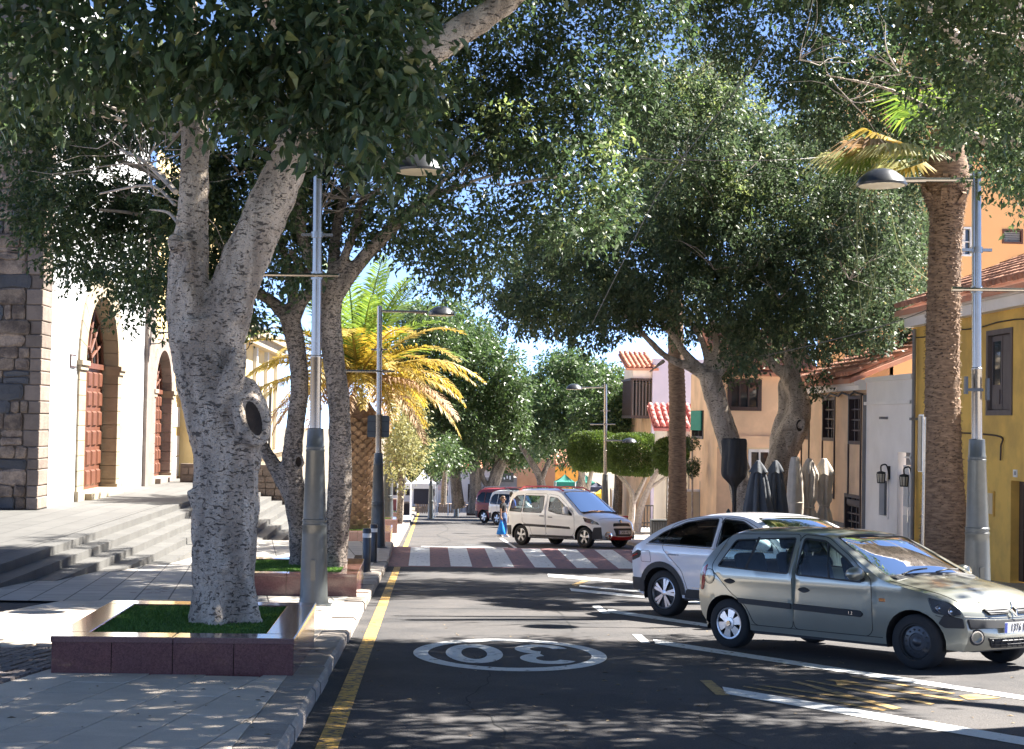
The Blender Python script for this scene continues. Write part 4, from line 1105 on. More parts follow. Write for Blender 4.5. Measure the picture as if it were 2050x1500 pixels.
def cloud_mesh(name, cl, tmpl=LEAF4, tone=None):
    P_, D, X, N, S = cl; T, Fq = tmpl
    V = P_[:, None, :] + S[:, None, None] * (T[None, :, 0:1] * X[:, None, :] + T[None, :, 1:2] * D[:, None, :] + T[None, :, 2:3] * N[:, None, :])
    n, k = len(P_), len(T)
    if Fq.shape[0] == 1: F_ = (np.arange(n)[:, None] * k + Fq[0][None, :]).reshape(-1, 4); nf = 1; kk = 4
    else:
        tris = np.array([[0, 1, 6], [1, 2, 6], [2, 3, 6], [3, 4, 6], [4, 5, 6], [5, 0, 6]])
        F_ = (np.arange(n)[:, None, None] * k + tris[None]).reshape(-1, 3); nf = 6; kk = 3
    me = np_mesh(name, V.reshape(-1, 3), F_, kk)
    t = rng.uniform(0, 1, n) if tone is None else tone
    a_ = me.attributes.new('tone', 'FLOAT', 'FACE'); a_.data.foreach_set('value', np.repeat(t, nf).astype(np.float32))
    return me
def clump(px, py, d, rx, ry, rd, s, K=2.4):
    c = P(px, py, d); k = d / FPX; r = (rx * k, rd, ry * k)
    n = int(K * math.pi * r[0] * r[2] / (s * s * 0.24 * 0.55))
    return (tuple(c), r, n, s)
def wclump(x, y, z, rx, ry, rz, s, K=2.0):
    if y > 7: z = max(z, 1.6 + (.268 + SL) * y + rz + .65)      # the high crown, over the top of the view
    return ((x, y, gz(y) + z), (rx, ry, rz), int(K * math.pi * rx * ry / (s * s * 0.24 * 0.55)), s)
def region(poly, d0, d1, step, rpx, s, K=2.0, keep=1.0, rd=0.9, holes=(), seed=1):
    R_ = random.Random(seed); out = []
    xs = [p[0] for p in poly]; ys_ = [p[1] for p in poly]
    y = min(ys_)
    while y < max(ys_):
        x = min(xs)
        while x < max(xs):
            qx, qy = x + R_.uniform(-.5, .5) * step, y + R_.uniform(-.5, .5) * step
            ok = inpoly(qx, qy, poly) and R_.random() < keep and not any(math.hypot(qx - h[0], qy - h[1]) < h[2] for h in holes)
            if ok: out.append(clump(qx, qy, R_.uniform(d0, d1), rpx * R_.uniform(.7, 1.25), rpx * R_.uniform(.55, 1.0), rd * R_.uniform(.6, 1.3), s, K))
            x += step
        y += step * 0.8
    return out
def crown(name, clumps, mt, parent, tmpl=LEAF4, kind='stuff', **kw):
    me = cloud_mesh(name, leaf_cloud(clumps, tmpl, **kw), tmpl)
    o = link_mesh(name, me, mt, parent)
    if kind: o['kind'] = kind
    return o
LIT = ((-1.3, 3.2, 17.2, 24.6), (-5.6, -2.3, 15.6, 19.0), (3.0, 6.0, 20.5, 23.5))
SUNNY = [P(1200, 330, 23), P(1240, 420, 22.5), P(1110, 300, 23), P(1060, 400, 23), P(1250, 250, 23)]
def shades(c):                               # does this clump's shadow miss the sunny openings on the ground?
    t = (c[0][2] - gz(c[0][1])) / sdir.z; x, y = c[0][0] - sdir.x * t, c[0][1] - sdir.y * t; r = c[1][0] * .7
    for p in SUNNY:                          # the sunlit side of the middle crown
        v = Vector(c[0]) - p; k = v.dot(sdir)
        if k > 1.2 and (v - sdir * k).length < r + .5: return False
    return not any(a_ - r < x < b_ + r and e_ - r < y < f_ + r for a_, b_, e_, f_ in LIT)
def limb(mb, pts, n=14, k=1.0):              # pts (px,py,d,width_px)
    q = [(*P(p[0], p[1], p[2]), k * p[3] * p[2] / FPX / 2) for p in pts]
    q = catmull(q, 5)
    mb.tube([v[:3] for v in q], [max(.004, v[3]) for v in q], n)
def organic(mb, name, mt, parent, voxel, smooth=4, noise_amp=0.0, nsc=3.0):
    me = mb.mesh(name); o = link_mesh(name, me, mt, parent)
    m = o.modifiers.new('remesh', 'REMESH'); m.mode = 'VOXEL'; m.voxel_size = voxel; m.use_smooth_shade = True
    s = o.modifiers.new('smooth', 'SMOOTH'); s.iterations = smooth; s.factor = 0.6
    if noise_amp:
        tx = bpy.data.textures.new('bark_relief', 'CLOUDS'); tx.noise_scale = nsc; tx.noise_depth = 3
        d = o.modifiers.new('relief', 'DISPLACE'); d.texture = tx; d.strength = noise_amp; d.mid_level = 0.5
    return o
def twigs(mb, pts0, n, spread, ln, r0=0.018, seed=3):
    R_ = random.Random(seed)
    for _ in range(n):
        p = Vector(R_.choice(pts0)); d = Vector((R_.uniform(-1, 1), R_.uniform(-.6, .6), R_.uniform(-.2, 1))).normalized()
        q = [p]; r = r0 * R_.uniform(.5, 1.2)
        for k in range(5):
            d = (d + Vector((R_.uniform(-.4, .4), R_.uniform(-.4, .4), R_.uniform(-.3, .35)))).normalized(); q.append(q[-1] + d * ln / 5 * R_.uniform(.7, 1.3))
        mb.tube(q, [r * (1 - k / 6) for k in range(6)], 5)
def tree(label, base, group=None, cat='tree', name='ficus_tree'):
    return empty(name, base, label, cat, group)
# ------------------------------------------------------------------ T1: the big forked ficus in the near planter
D1 = 14.3
t1 = tree('massive pale-barked forked fig tree with a hollow burl in the nearest granite planter', tuple(P(447, 1245, D1)))
mb = MB()
limb(mb, [(447, 1275, D1, 190), (446, 1250, D1, 165), (447, 1215, D1, 148), (447, 1150, D1, 142), (450, 1050, D1, 147), (453, 950, D1, 150), (452, 890, D1, 156), (432, 820, D1, 150), (414, 750, D1, 140), (408, 690, D1, 134), (405, 640, D1, 128)], 22, .87)
limb(mb, [(380, 740, D1, 80), (376, 650, D1, 94), (377, 570, D1 + .05, 92), (381, 500, D1 + .1, 82), (387, 400, D1 + .15, 69), (391, 300, D1 + .2, 66), (386, 200, D1 + .2, 56), (378, 50, D1, 46), (365, -200, D1 - .3, 34), (340, -420, D1 - .6, 20)], 16, .89)
limb(mb, [(425, 760, D1, 90), (444, 680, D1, 108), (462, 600, D1, 108), (492, 520, D1, 104), (532, 430, D1, 98), (572, 340, D1, 92), (606, 262, D1 - .1, 80), (650, 150, D1 - .3, 68), (700, 0, D1 - .6, 52), (760, -200, D1 - .9, 36), (840, -420, D1 - 1, 20)], 16, .89)
limb(mb, [(650, 165, D1 - .3, 40), (740, 172, D1 - .6, 60), (815, 132, D1 - .8, 66), (900, 78, D1 - .9, 60), (1000, 10, D1 - 1, 52), (1120, -80, D1 - 1, 40), (1350, -260, D1 - 1, 22)], 12)
limb(mb, [(640, 150, D1 - .3, 36), (560, 60, D1 - 1.0, 34), (500, -80, D1 - 2, 24)], 10)
limb(mb, [(480, 700, D1 - .22, 30), (468, 745, D1 - .27, 44), (446, 800, D1 - .25, 46), (440, 860, D1 - .2, 34), (442, 900, D1 - .12, 20)], 10)
limb(mb, [(470, 770, D1 - .1, 60), (498, 815, D1 - .12, 78), (500, 860, D1 - .12, 76), (480, 910, D1 - .05, 50)], 14)
limb(mb, [(400, 1265, D1 - .18, 60), (415, 1220, D1 - .2, 44), (425, 1160, D1 - .16, 26)], 10)
limb(mb, [(432, 1262, D1 - .32, 46), (430, 1225, D1 - .32, 26), (436, 1190, D1 - .22, 20)], 10)
limb(mb, [(505, 1262, D1 - .12, 50), (500, 1200, D1 - .17, 34), (494, 1150, D1 - .15, 22)], 10)
limb(mb, [(340, 495, D1, 30), (352, 488, D1, 46), (372, 486, D1, 40)], 12)
def burl(mb, px, py, d, rx, ry, w, tilt=0.0, facing=-.3):
    c = P(px, py, d); k = d / FPX; pts = []
    for i in range(25):
        t = 2 * math.pi * i / 24; x = rx * k * math.cos(t); z = ry * k * math.sin(t)
        pts.append(c + Vector((x * math.cos(facing) + z * tilt, x * math.sin(facing) - .0, z)))
    mb.tube(pts, w * k / 2, 8, cap=False)
burl(mb, 503, 838, D1 - .27, 25, 44, 27, tilt=-.25, facing=.45)
burl(mb, 347, 488, D1 - .14, 9, 17, 9, facing=-.5)
R_ = random.Random(77)
for k in range(16):                          # knots and old branch scars
    t = R_.random(); py = 1200 - 560 * t; px = 450 + (R_.uniform(-52, 52)); dd_ = D1 - .29 + abs(px - 450) / 52 * .14
    limb(mb, [(px - 3, py + 8, dd_, 8), (px, py, dd_ - .01, 17), (px + 2, py - 9, dd_, 8)], 8)
for (a_, b_) in (((405, 1180), (392, 980)), ((480, 1120), (500, 930)), ((430, 1000), (398, 800)), ((462, 960), (470, 800)), ((470, 640), (520, 470)), ((372, 620), (374, 480))):
    n_ = 6; limb(mb, [(a_[0] + (b_[0] - a_[0]) * i / n_ + 5 * math.sin(i * 1.9), a_[1] + (b_[1] - a_[1]) * i / n_, D1 - .25 + .10 * abs((a_[0] + b_[0]) / 2 - 445) / 60, 22 + 9 * math.sin(i * 1.3)) for i in range(n_ + 1)], 8)
trunk1 = organic(mb, 'trunk', bark, t1, 0.020, 4, 0.06, 0.20)
def hollow_disc(parent, px, py, d, rx, ry, mt=hollow_shade_m, tilt=0.0, facing=0.0):  # shallow dark disc, its colour standing in for the hollow's shaded depth
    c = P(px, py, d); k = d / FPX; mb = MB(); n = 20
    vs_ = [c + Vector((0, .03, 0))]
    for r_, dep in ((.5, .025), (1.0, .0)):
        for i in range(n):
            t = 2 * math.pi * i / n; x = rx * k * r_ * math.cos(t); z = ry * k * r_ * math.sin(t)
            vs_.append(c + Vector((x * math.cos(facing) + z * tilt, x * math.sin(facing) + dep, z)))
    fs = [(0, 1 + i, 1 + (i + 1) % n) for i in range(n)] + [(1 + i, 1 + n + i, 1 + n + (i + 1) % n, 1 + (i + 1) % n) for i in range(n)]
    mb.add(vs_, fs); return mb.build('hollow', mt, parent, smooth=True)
hollow_disc(trunk1, 508, 838, D1 - .41, 16, 34, tilt=-.25, facing=.45)
hollow_disc(trunk1, 346, 488, D1 - .16, 8, 14, facing=-.5)
mb = MB()
for p in ([(352, 245, D1 + .1, 12), (300, 238, D1, 9), (250, 225, D1 - .3, 7), (200, 205, D1 - .5, 5)], [(352, 270, D1 + .1, 8), (310, 262, D1, 6), (270, 232, D1, 4)],
          [(352, 385, 17, 12), (320, 350, 17.5, 12), (280, 318, 18, 8), (240, 300, 18.5, 5)], [(350, 410, 16, 7), (300, 372, 17, 6), (200, 388, 18, 4)],
          [(355, 445, D1, 8), (335, 425, 15, 6), (300, 420, 15.5, 3)], [(430, 210, D1, 8), (480, 170, 14, 6), (540, 190, 14, 3)], [(130, 195, 16, 20), (90, 180, 15.8, 16), (20, 150, 15.4, 12)],
          [(130, 195, 16, 20), (190, 225, 16.2, 12), (290, 250, 16.6, 8)]): limb(mb, p, 6)
twigs(mb, [tuple(P(x, y, D1 + .3)) for x, y in ((340, 240), (300, 250), (260, 240), (345, 280), (330, 300), (290, 330), (320, 360), (310, 390))], 26, 1, 1.1, 0.009, 5)
mb.build('branch', twig_m, t1, smooth=True)
near = [clump(*a_) for a_ in [
    (60, 60, 11.5, 150, 110, .8, .105), (230, 40, 11, 170, 120, .8, .11), (420, 30, 10.5, 190, 120, .8, .11), (600, 40, 10.5, 180, 130, .8, .11), (735, 60, 10.5, 130, 110, .7, .11),
    (480, 150, 11, 120, 75, .6, .105), (600, 190, 10.8, 110, 85, .6, .11), (720, 215, 10.5, 120, 90, .6, .11), (690, 275, 10.5, 60, 40, .3, .10), (800, 250, 10.6, 70, 60, .4, .10), (860, 235, 10.8, 40, 50, .3, .10),
    (40, 150, 12.5, 110, 70, .7, .095), (150, 135, 12.3, 120, 55, .7, .095), (290, 150, 12, 110, 55, .6, .1), (400, 165, 11.5, 80, 42, .5, .105), (640, 120, 10.5, 150, 90, .6, .11)]]
cl = leaf_cloud(near, twig=9, tlen=.3, droop=.55)
nn = len(cl[0])
# the 300 leaves that hang lowest and nearest are leaves of their own, the rest one mass
u_ = np.array([(Vector(p) - EYE).dot(Rt) / (Vector(p) - EYE).dot(Fw) * FPX + CX for p in cl[0][::1]])
v_ = np.array([CY - (Vector(p) - EYE).dot(Up) / (Vector(p) - EYE).dot(Fw) * FPX for p in cl[0]])
vis = np.where((u_ > 0) & (u_ < 2050) & (v_ > 20))[0]
pick = vis[np.argsort(cl[0][vis, 1])[:300]]
rest = np.setdiff1d(np.arange(nn), pick)
me = cloud_mesh('crown', tuple(a_[rest] for a_ in cl), LEAF6)
cr1 = link_mesh('crown', me, green_leaf, t1); cr1['kind'] = 'stuff'
lmesh = []
for k in range(8):
    mb = MB(); T = LEAF6[0]; mb.add(T * np.array([1, 1, 1 + k * .2]), [(0, 1, 6), (1, 2, 6), (2, 3, 6), (3, 4, 6), (4, 5, 6), (5, 0, 6)])
    m_ = mb.mesh('leaf'); m_.materials.append(green_leaf)
    at = m_.attributes.new('tone', 'FLOAT', 'FACE'); at.data.foreach_set('value', np.full(6, k / 7, dtype=np.float32)); lmesh.append(m_)
Pc, Dc, Xc, Nc, Sc = cl
for i in pick:
    o = bpy.data.objects.new('leaf', lmesh[int(i) % 8]); COL.objects.link(o); o.parent = t1; o.matrix_parent_inverse = WI(t1)
    s_ = Sc[i]; o.matrix_basis = Matrix(((Xc[i][0] * s_, Dc[i][0] * s_, Nc[i][0] * s_, Pc[i][0]), (Xc[i][1] * s_, Dc[i][1] * s_, Nc[i][1] * s_, Pc[i][1]), (Xc[i][2] * s_, Dc[i][2] * s_, Nc[i][2] * s_, Pc[i][2]), (0, 0, 0, 1)))
# the part of the crown above the picture
R_ = random.Random(21); hi = []
for k in range(120):
    x = R_.uniform(-6.5, 3.6); y = R_.uniform(7.0, 20.5)
    hi.append(wclump(x, y, R_.uniform(6.2, 9.0), R_.uniform(.7, 1.2), R_.uniform(.7, 1.2), R_.uniform(.4, .8), .17, 1.4))
hi = [h for h in hi if shades(h)]
crown('crown', hi, green_leaf, t1, twig=12, tlen=.5)
# ------------------------------------------------------------------ T2: twin trunks in the second planter
D2 = 24.4
t2 = tree('grey rough-barked twin-trunked fig tree in the second planter behind the near lamp post', tuple(P(640, 1135, D2)))
mb = MB()
limb(mb, [(604, 1160, D2 + .3, 62), (604, 1130, D2 + .3, 52), (600, 1060, D2 + .3, 44), (590, 990, D2 + .3, 46), (584, 930, D2 + .3, 42), (590, 860, D2 + .3, 38), (600, 770, D2 + .3, 36), (592, 690, D2 + .3, 38), (578, 630, D2 + .3, 42)], 12)
limb(mb, [(582, 640, D2 + .3, 36), (545, 605, D2 + .4, 26), (510, 578, D2 + .5, 20), (480, 520, D2 + .6, 14)], 9)
limb(mb, [(582, 650, D2 + .3, 34), (605, 600, D2 + .2, 28), (635, 580, D2 + .1, 22)], 9)
limb(mb, [(590, 620, D2 + .3, 26), (578, 550, D2 + .4, 18), (560, 480, D2 + .6, 15), (520, 400, D2 + .9, 12), (490, 320, D2 + 1, 14), (470, 250, D2 + 1, 12)], 9)
limb(mb, [(590, 1000, D2 + .3, 40), (560, 950, D2 + .4, 34), (530, 900, D2 + .5, 26), (505, 850, D2 + .6, 20)], 9)
limb(mb, [(660, 1160, D2, 66), (668, 1130, D2, 54), (674, 1070, D2, 50), (680, 990, D2, 50), (681, 900, D2, 46), (678, 800, D2, 44), (668, 720, D2, 44), (660, 640, D2, 46), (664, 590, D2, 44), (668, 560, D2, 36)], 12)
limb(mb, [(668, 600, D2, 34), (705, 545, D2, 30), (760, 482, D2 - .1, 28), (820, 425, D2 - .2, 24), (880, 388, D2 - .3, 17), (945, 365, D2 - .4, 9)], 10)
limb(mb, [(672, 580, D2, 26), (692, 510, D2, 20), (715, 450, D2, 17), (720, 408, D2, 15), (760, 378, D2, 8), (800, 350, D2, 5)], 9)
limb(mb, [(662, 610, D2, 34), (632, 545, D2, 28), (606, 480, D2 + .1, 24), (595, 400, D2 + .1, 20), (570, 310, D2 + .2, 14), (560, 200, D2 + .3, 9)], 10)
limb(mb, [(655, 620, D2, 26), (620, 560, D2 + .2, 20), (580, 500, D2 + .3, 14)], 8)
limb(mb, [(668, 560, D2, 30), (672, 470, D2 + .3, 22), (700, 360, D2 + .5, 16), (760, 250, D2 + .5, 10)], 9)
burl(mb, 598, 925, D2, 9, 14, 7); burl(mb, 672, 735, D2 - .16, 6, 10, 5)
tr2 = organic(mb, 'trunk', bark2, t2, 0.03, 3, 0.03, 0.15)
hollow_disc(tr2, 598, 925, D2 + .08, 6, 10)
mb = MB()
for p in ([(345, 380, D2 + .5, 16), (300, 345, D2, 12), (240, 322, D2, 8)], [(345, 460, D2, 12), (280, 430, D2, 8), (200, 420, D2 - .5, 5)], [(500, 570, D2, 14), (430, 480, D2, 12), (350, 400, D2, 14)],
          [(1010, 372, 23, 5), (1090, 358, 23, 7), (1180, 350, 23, 5)], [(860, 390, 23, 8), (910, 340, 23, 5)], [(940, 365, 24, 7), (1040, 330, 24, 5), (1120, 280, 24, 4)]): limb(mb, p, 6)
twigs(mb, [tuple(P(x, y, D2)) for x, y in ((300, 345), (260, 400), (240, 330), (700, 400), (800, 420), (860, 380), (900, 400), (1000, 370), (480, 350), (560, 300), (640, 420), (720, 330))], 90, 1, 1.6, 0.012, 8)
mb.build('branch', twig_m, t2, smooth=True)
poly2a = [(0, 160), (0, 240), (70, 330), (45, 400), (70, 455), (120, 490), (140, 530), (215, 560), (300, 590), (340, 610), (400, 620), (520, 600), (560, 560), (640, 540), (640, 300), (500, 150), (300, 150)]
poly2b = [(640, 100), (640, 420), (720, 430), (800, 520), (880, 545), (930, 560), (1000, 500), (1090, 470), (1200, 455), (1235, 410), (1180, 350), (1235, 300), (1270, 260), (1240, 180), (1270, 100), (1330, 50), (1330, -90), (600, -90)]
c2 = region(poly2a, 23, 27, 62, 54, .10, 3.0, .97, .7, holes=[(240, 480, 30), (480, 290, 40), (270, 330, 45), (120, 200, 30), (490, 330, 40)], seed=2)
c2 += region(poly2b, 22, 27, 66, 56, .10, 2.3, .95, .7, holes=[(690, 470, 30), (775, 500, 22), (820, 470, 18), (975, 400, 22), (1200, 40, 20), (780, 410, 14)], seed=3)
c2 += [clump(*a_) for a_ in [(1300, 10, 24, 60, 50, .5, .10, 2.0), (1345, 45, 24.5, 45, 40, .5, .10, 1.8), (1285, 110, 24, 40, 45, .5, .10, 1.6), (1275, 200, 24, 34, 45, .5, .10, 1.6), (275, 612, 23.5, 55, 32, .3, .10, .9), (230, 640, 23.5, 38, 16, .3, .10, 1.0), (290, 660, 23.5, 26, 14, .3, .10, 1.0), (520, 640, 25, 40, 20, .4, .10, 2), (490, 655, 25, 30, 14, .3, .10, 2),
                              (885, 540, 24, 60, 22, .4, .10, 1.6), (1210, 430, 22.5, 45, 35, .5, .10, 2.4), (1245, 350, 22.5, 30, 30, .4, .10, 1.5), (1225, 390, 22.5, 45, 40, .5, .10, 2.4)]]
crown('crown', c2, green_leaf, t2)
hi = []
R_ = random.Random(22)
for k in range(150):
    x = R_.uniform(-5, 3.6); y = R_.uniform(20, 32)
    hi.append(wclump(x, y, R_.uniform(7.6, 10), R_.uniform(.7, 1.2), R_.uniform(.7, 1.2), R_.uniform(.4, .8), .17, 1.1))
hi = [h for h in hi if shades(h)]
crown('crown', hi, green_leaf, t2, twig=12, tlen=.5)
crown('new_growth', [clump(*a_) for a_ in [(1235, 300, 22.2, 34, 40, .3, .09, 1.2), (1215, 385, 22.2, 30, 36, .3, .09, 1.0), (850, 170, 22, 50, 60, .3, .09, .8), (1010, 250, 22, 60, 40, .3, .09, .7)]], pale_leaf, t2)
# ------------------------------------------------------------------ TA, TB: leaning figs behind the parked cars
DA = 41.0
ta = tree('left of two leaning figs behind the parasols, trunk bent towards the road', tuple(ground(8.4, DA, KH)), 'leaning figs behind the parasols')
mb = MB()
limb(mb, [(1498, 1100, DA, 62), (1494, 1040, DA, 52), (1487, 985, DA, 52), (1474, 930, DA, 50), (1455, 870, DA, 46), (1437, 812, DA, 44), (1424, 765, DA, 46), (1420, 745, DA, 38)], 12)
for p in ([(1420, 760, DA, 26), (1385, 737, DA, 20), (1335, 715, DA - .3, 15), (1290, 672, DA - .6, 12), (1250, 630, DA - 1, 8)], [(1418, 752, DA, 24), (1375, 712, DA, 17), (1345, 668, DA, 15), (1310, 632, DA, 10)],
          [(1422, 752, DA, 20), (1408, 690, DA, 13), (1380, 640, DA, 9)], [(1427, 755, DA, 20), (1434, 690, DA, 14), (1426, 640, DA, 9)], [(1432, 757, DA, 22), (1466, 705, DA, 17), (1486, 650, DA, 13), (1498, 600, DA, 9)],
          [(1330, 722, DA, 10), (1300, 745, DA, 6)]): limb(mb, p, 8)
burl(mb, 1432, 795, DA - .28, 5, 8, 4)
organic(mb, 'trunk', bark, ta, 0.045, 2, 0.04, 0.2)
tb = tree('right of two leaning figs, burled trunk rising behind the grey parasols', tuple(ground(9.3, DA + 1, KH)), 'leaning figs behind the parasols')
DB = 42.0
mb = MB()
limb(mb, [(1530, 1100, DB, 74), (1535, 1040, DB, 64), (1548, 975, DB, 60), (1566, 915, DB, 58), (1588, 860, DB, 56), (1600, 820, DB, 50), (1594, 785, DB, 42), (1580, 750, DB, 40), (1578, 735, DB, 30)], 12)
limb(mb, [(1555, 960, DB + .2, 30), (1556, 880, DB + .3, 32), (1572, 820, DB + .3, 30), (1574, 770, DB + .3, 34), (1590, 750, DB + .2, 30)], 10)
for p in ([(1584, 760, DB, 26), (1545, 728, DB, 20), (1522, 690, DB, 15), (1505, 640, DB, 10)], [(1580, 755, DB, 24), (1581, 715, DB, 24), (1580, 680, DB, 16), (1578, 650, DB, 10)], [(1540, 725, DB, 14), (1505, 690, DB, 9), (1482, 660, DB, 6)],
          [(1590, 765, DB, 22), (1600, 720, DB, 16), (1615, 660, DB, 10)]): limb(mb, p, 8)
burl(mb, 1601, 852, DB - .36, 10, 16, 6)
trb = organic(mb, 'trunk', bark, tb, 0.045, 2, 0.04, 0.2); hollow_disc(trb, 1601, 852, DB - .38, 7, 12)
def nearby(px, py, poly): return inpoly(px, py, poly)
polyA = [(950, 560), (1010, 500), (1100, 450), (1240, 430), (1255, 330), (1240, 210), (1270, 130), (1350, 150), (1400, 135), (1440, 140), (1440, 660), (1400, 670), (1350, 660), (1290, 660), (1230, 680), (1150, 672), (1080, 650), (1000, 610)]
polyB = [(1430, 170), (1500, 210), (1600, 250), (1840, 290), (1850, 400), (1850, 560), (1835, 640), (1790, 670), (1720, 690), (1660, 735), (1610, 700), (1560, 690), (1500, 740), (1450, 720), (1430, 660)]
crown('crown', region(polyA, 36, 44, 46, 46, .125, 2.9, 1, 1.1, seed=5), dusty_leaf, ta)
crown('crown', region(polyB, 36, 44, 46, 46, .125, 2.9, 1, 1.1, seed=6) + [clump(1480, 740, 41, 40, 30, .8, .12, 2), clump(1640, 765, 41, 26, 24, .6, .12, 2)], dusty_leaf, tb)
crown('new_growth', [clump(*a_) for a_ in [(1375, 370, 36.5, 34, 60, .5, .11, 1.3), (1370, 430, 36.5, 30, 40, .5, .11, 1.0), (1320, 430, 36.5, 30, 30, .5, .11, .7), (1395, 190, 37, 60, 60, .6, .11, .9), (1100, 610, 37, 60, 40, .4, .11, .5)]], pale_leaf, ta)
crown('new_growth', [clump(*a_) for a_ in [(1462, 390, 36.5, 28, 62, .5, .11, 1.2), (1500, 420, 36.5, 26, 40, .5, .11, .7), (1490, 190, 37, 40, 40, .6, .11, .8), (1610, 410, 36.5, 40, 50, .5, .11, .6), (1560, 640, 36.5, 70, 30, .5, .11, .4)]], pale_leaf, tb)
mb = MB(); twigs(mb, [tuple(P(x, y, 36.6)) for x, y in ((1375, 330), (1462, 350), (1395, 150), (1380, 400), (1560, 600), (1500, 540), (1430, 540), (1650, 470), (1700, 560))], 60, 1, 1.4, 0.014, 9); mb.build('branch', twig_m, tb)
# ------------------------------------------------------------------ TR: dark fig standing right of the picture, its crown hanging into it
tr_ = tree('dark fig whose leafy crown hangs across the top right above the dome street lamp', tuple(ground(9.6, 23.5, KH)))
mb = MB()
limb(mb, [(2160, 1240, 23.5, 110), (2170, 900, 23.5, 90), (2150, 500, 23.5, 84), (2100, 200, 23.5, 70), (2030, 20, 23.5, 50), (1900, -150, 23.5, 34)], 12)
limb(mb, [(2120, 260, 23.5, 50), (2010, 180, 23.6, 34), (1900, 60, 23.8, 26), (1800, -60, 24, 16)], 9)
limb(mb, [(2110, 250, 23.5, 40), (2000, 290, 24, 22), (1900, 240, 24.5, 16), (1780, 180, 25, 10), (1650, 150, 25, 6)], 8)
organic(mb, 'trunk', bark, tr_, 0.035, 2, .03, .2)
polyR = [(1340, -90), (1345, 60), (1420, 95), (1480, 130), (1560, 175), (1600, 250), (1680, 265), (1760, 270), (1850, 270), (1930, 290), (2010, 330), (2110, 360), (2110, -90)]
c3 = region(polyR, 28, 33, 56, 52, .115, 1.9, .96, .9, holes=[(1390, 150, 30), (1560, 60, 18), (1370, 60, 14)], seed=8)
c3 += region([(1840, -90), (1850, 255), (1930, 290), (2010, 330), (2110, 360), (2110, -90)], 17.5, 20, 66, 56, .09, 1.7, 1, .6, seed=18)
c3 += [clump(*a_) for a_ in [(2030, 350, 19, 60, 40, .4, .09, 1.8), (2040, 410, 19, 24, 34, .3, .09, 1.6), (1985, 350, 19, 36, 22, .3, .09, 1.3)]]
crown('crown', c3, green_leaf, tr_)
hi = []
for k in range(95):
    x = R_.uniform(3.2, 10); y = R_.uniform(16.5, 36)
    hi.append(wclump(x, y, R_.uniform(8.2, 11), R_.uniform(.8, 1.2), R_.uniform(.8, 1.2), .6, .18, 1.1))
hi = [h for h in hi if shades(h)]
crown('crown', hi, green_leaf, tr_, twig=12, tlen=.5)
mb = MB(); twigs(mb, [tuple(P(x, y, 22.5)) for x, y in ((1990, 150), (1900, 200), (1800, 150), (1700, 200), (1600, 120), (1950, 60))], 40, 1, 1.3, .010, 12); mb.build('branch', twig_m, tr_)
# one more fig nearer on the right pavement, wholly above the picture: it shades the parked cars and the near road
tn = tree('near fig on the right pavement, only its shade and highest leaves reaching the picture', tuple(ground(8.3, 12.5, KH)))
mb = MB(); mb.tube([(8.3, 12.5, gz(12.5)), (8.2, 12.5, 2.5), (7.6, 12.3, 5.0), (6, 12, 6.5)], [.32, .28, .22, .12], 12); mb.tube([(8.2, 12.5, 3.2), (9, 14, 5.0), (9.4, 15, 6.4)], [.2, .15, .08], 10); mb.tube([(7.9, 12.4, 4), (7.2, 10, 6), (6.8, 8.6, 7)], [.2, .14, .08], 10)
mb.build('trunk', bark, tn, smooth=True)
hi = []
for k in range(120):
    x = R_.uniform(1.6, 10.5); y = R_.uniform(5.0, 19.5)
    hi.append(wclump(x, y, R_.uniform(6.6, 9), R_.uniform(.7, 1.1), R_.uniform(.7, 1.1), .5, .17, 1.35))
hi = [h for h in hi if shades(h)]
crown('crown', hi, green_leaf, tn, twig=12, tlen=.5)
# ------------------------------------------------------------------ far figs
def fartree(label, base_px, d, trunks, poly, s, mt=far_leaf, step=24, rpx=25, K=3.4, group='figs lining the far end of the street', dd=4, keep=1, name='ficus_tree', extra=()):
    b = P(base_px, 900, d); r = tree(label, (b.x, d, gz(min(d, 150)) + KH), group, name=name)
    mb = MB()
    for t in trunks:
        if t[0][1] > 1000 and mb.v: mb.build('trunk', bark2, r, smooth=True); mb = MB()
        limb(mb, [(x, y, d + o_, w) for x, y, w, o_ in t], 8)
    mb.build('trunk', bark2, r, smooth=True)
    crown('crown', region(poly, d - dd, d + dd, step, rpx, s, K, keep, 1.4, seed=int(d)) + [clump(*e) for e in extra], mt, r, tlen=.5)
    return r
fartree('tall fig left of the road beyond the palm, top against the sky', 905, 92, [[(918, 1018, 26, 0), (912, 960, 22, 0), (905, 900, 18, 0), (890, 840, 12, 0)], [(912, 950, 14, 0), (935, 890, 10, 0)]],
        [(800, 680), (830, 610), (870, 640), (905, 600), (945, 650), (1000, 690), (1040, 740), (1055, 800), (1040, 870), (980, 900), (900, 890), (850, 900), (820, 850), (800, 780)], .26)
fartree('wide fig with two splayed trunks closing the street behind the red van', 975, 120, [[(950, 1028, 30, 0), (952, 980, 24, 0), (950, 930, 22, 0), (940, 880, 14, 0)], [(968, 1028, 30, 0), (985, 980, 26, 0), (1000, 935, 24, 0), (1030, 890, 14, 0)], [(985, 985, 14, 0), (965, 950, 9, 0), (985, 915, 8, 0)], [(1000, 935, 12, 0), (990, 900, 8, 0)]],
        [(900, 830), (1000, 780), (1080, 770), (1110, 830), (1120, 900), (1060, 915), (1000, 925), (930, 920), (880, 900)], .30)
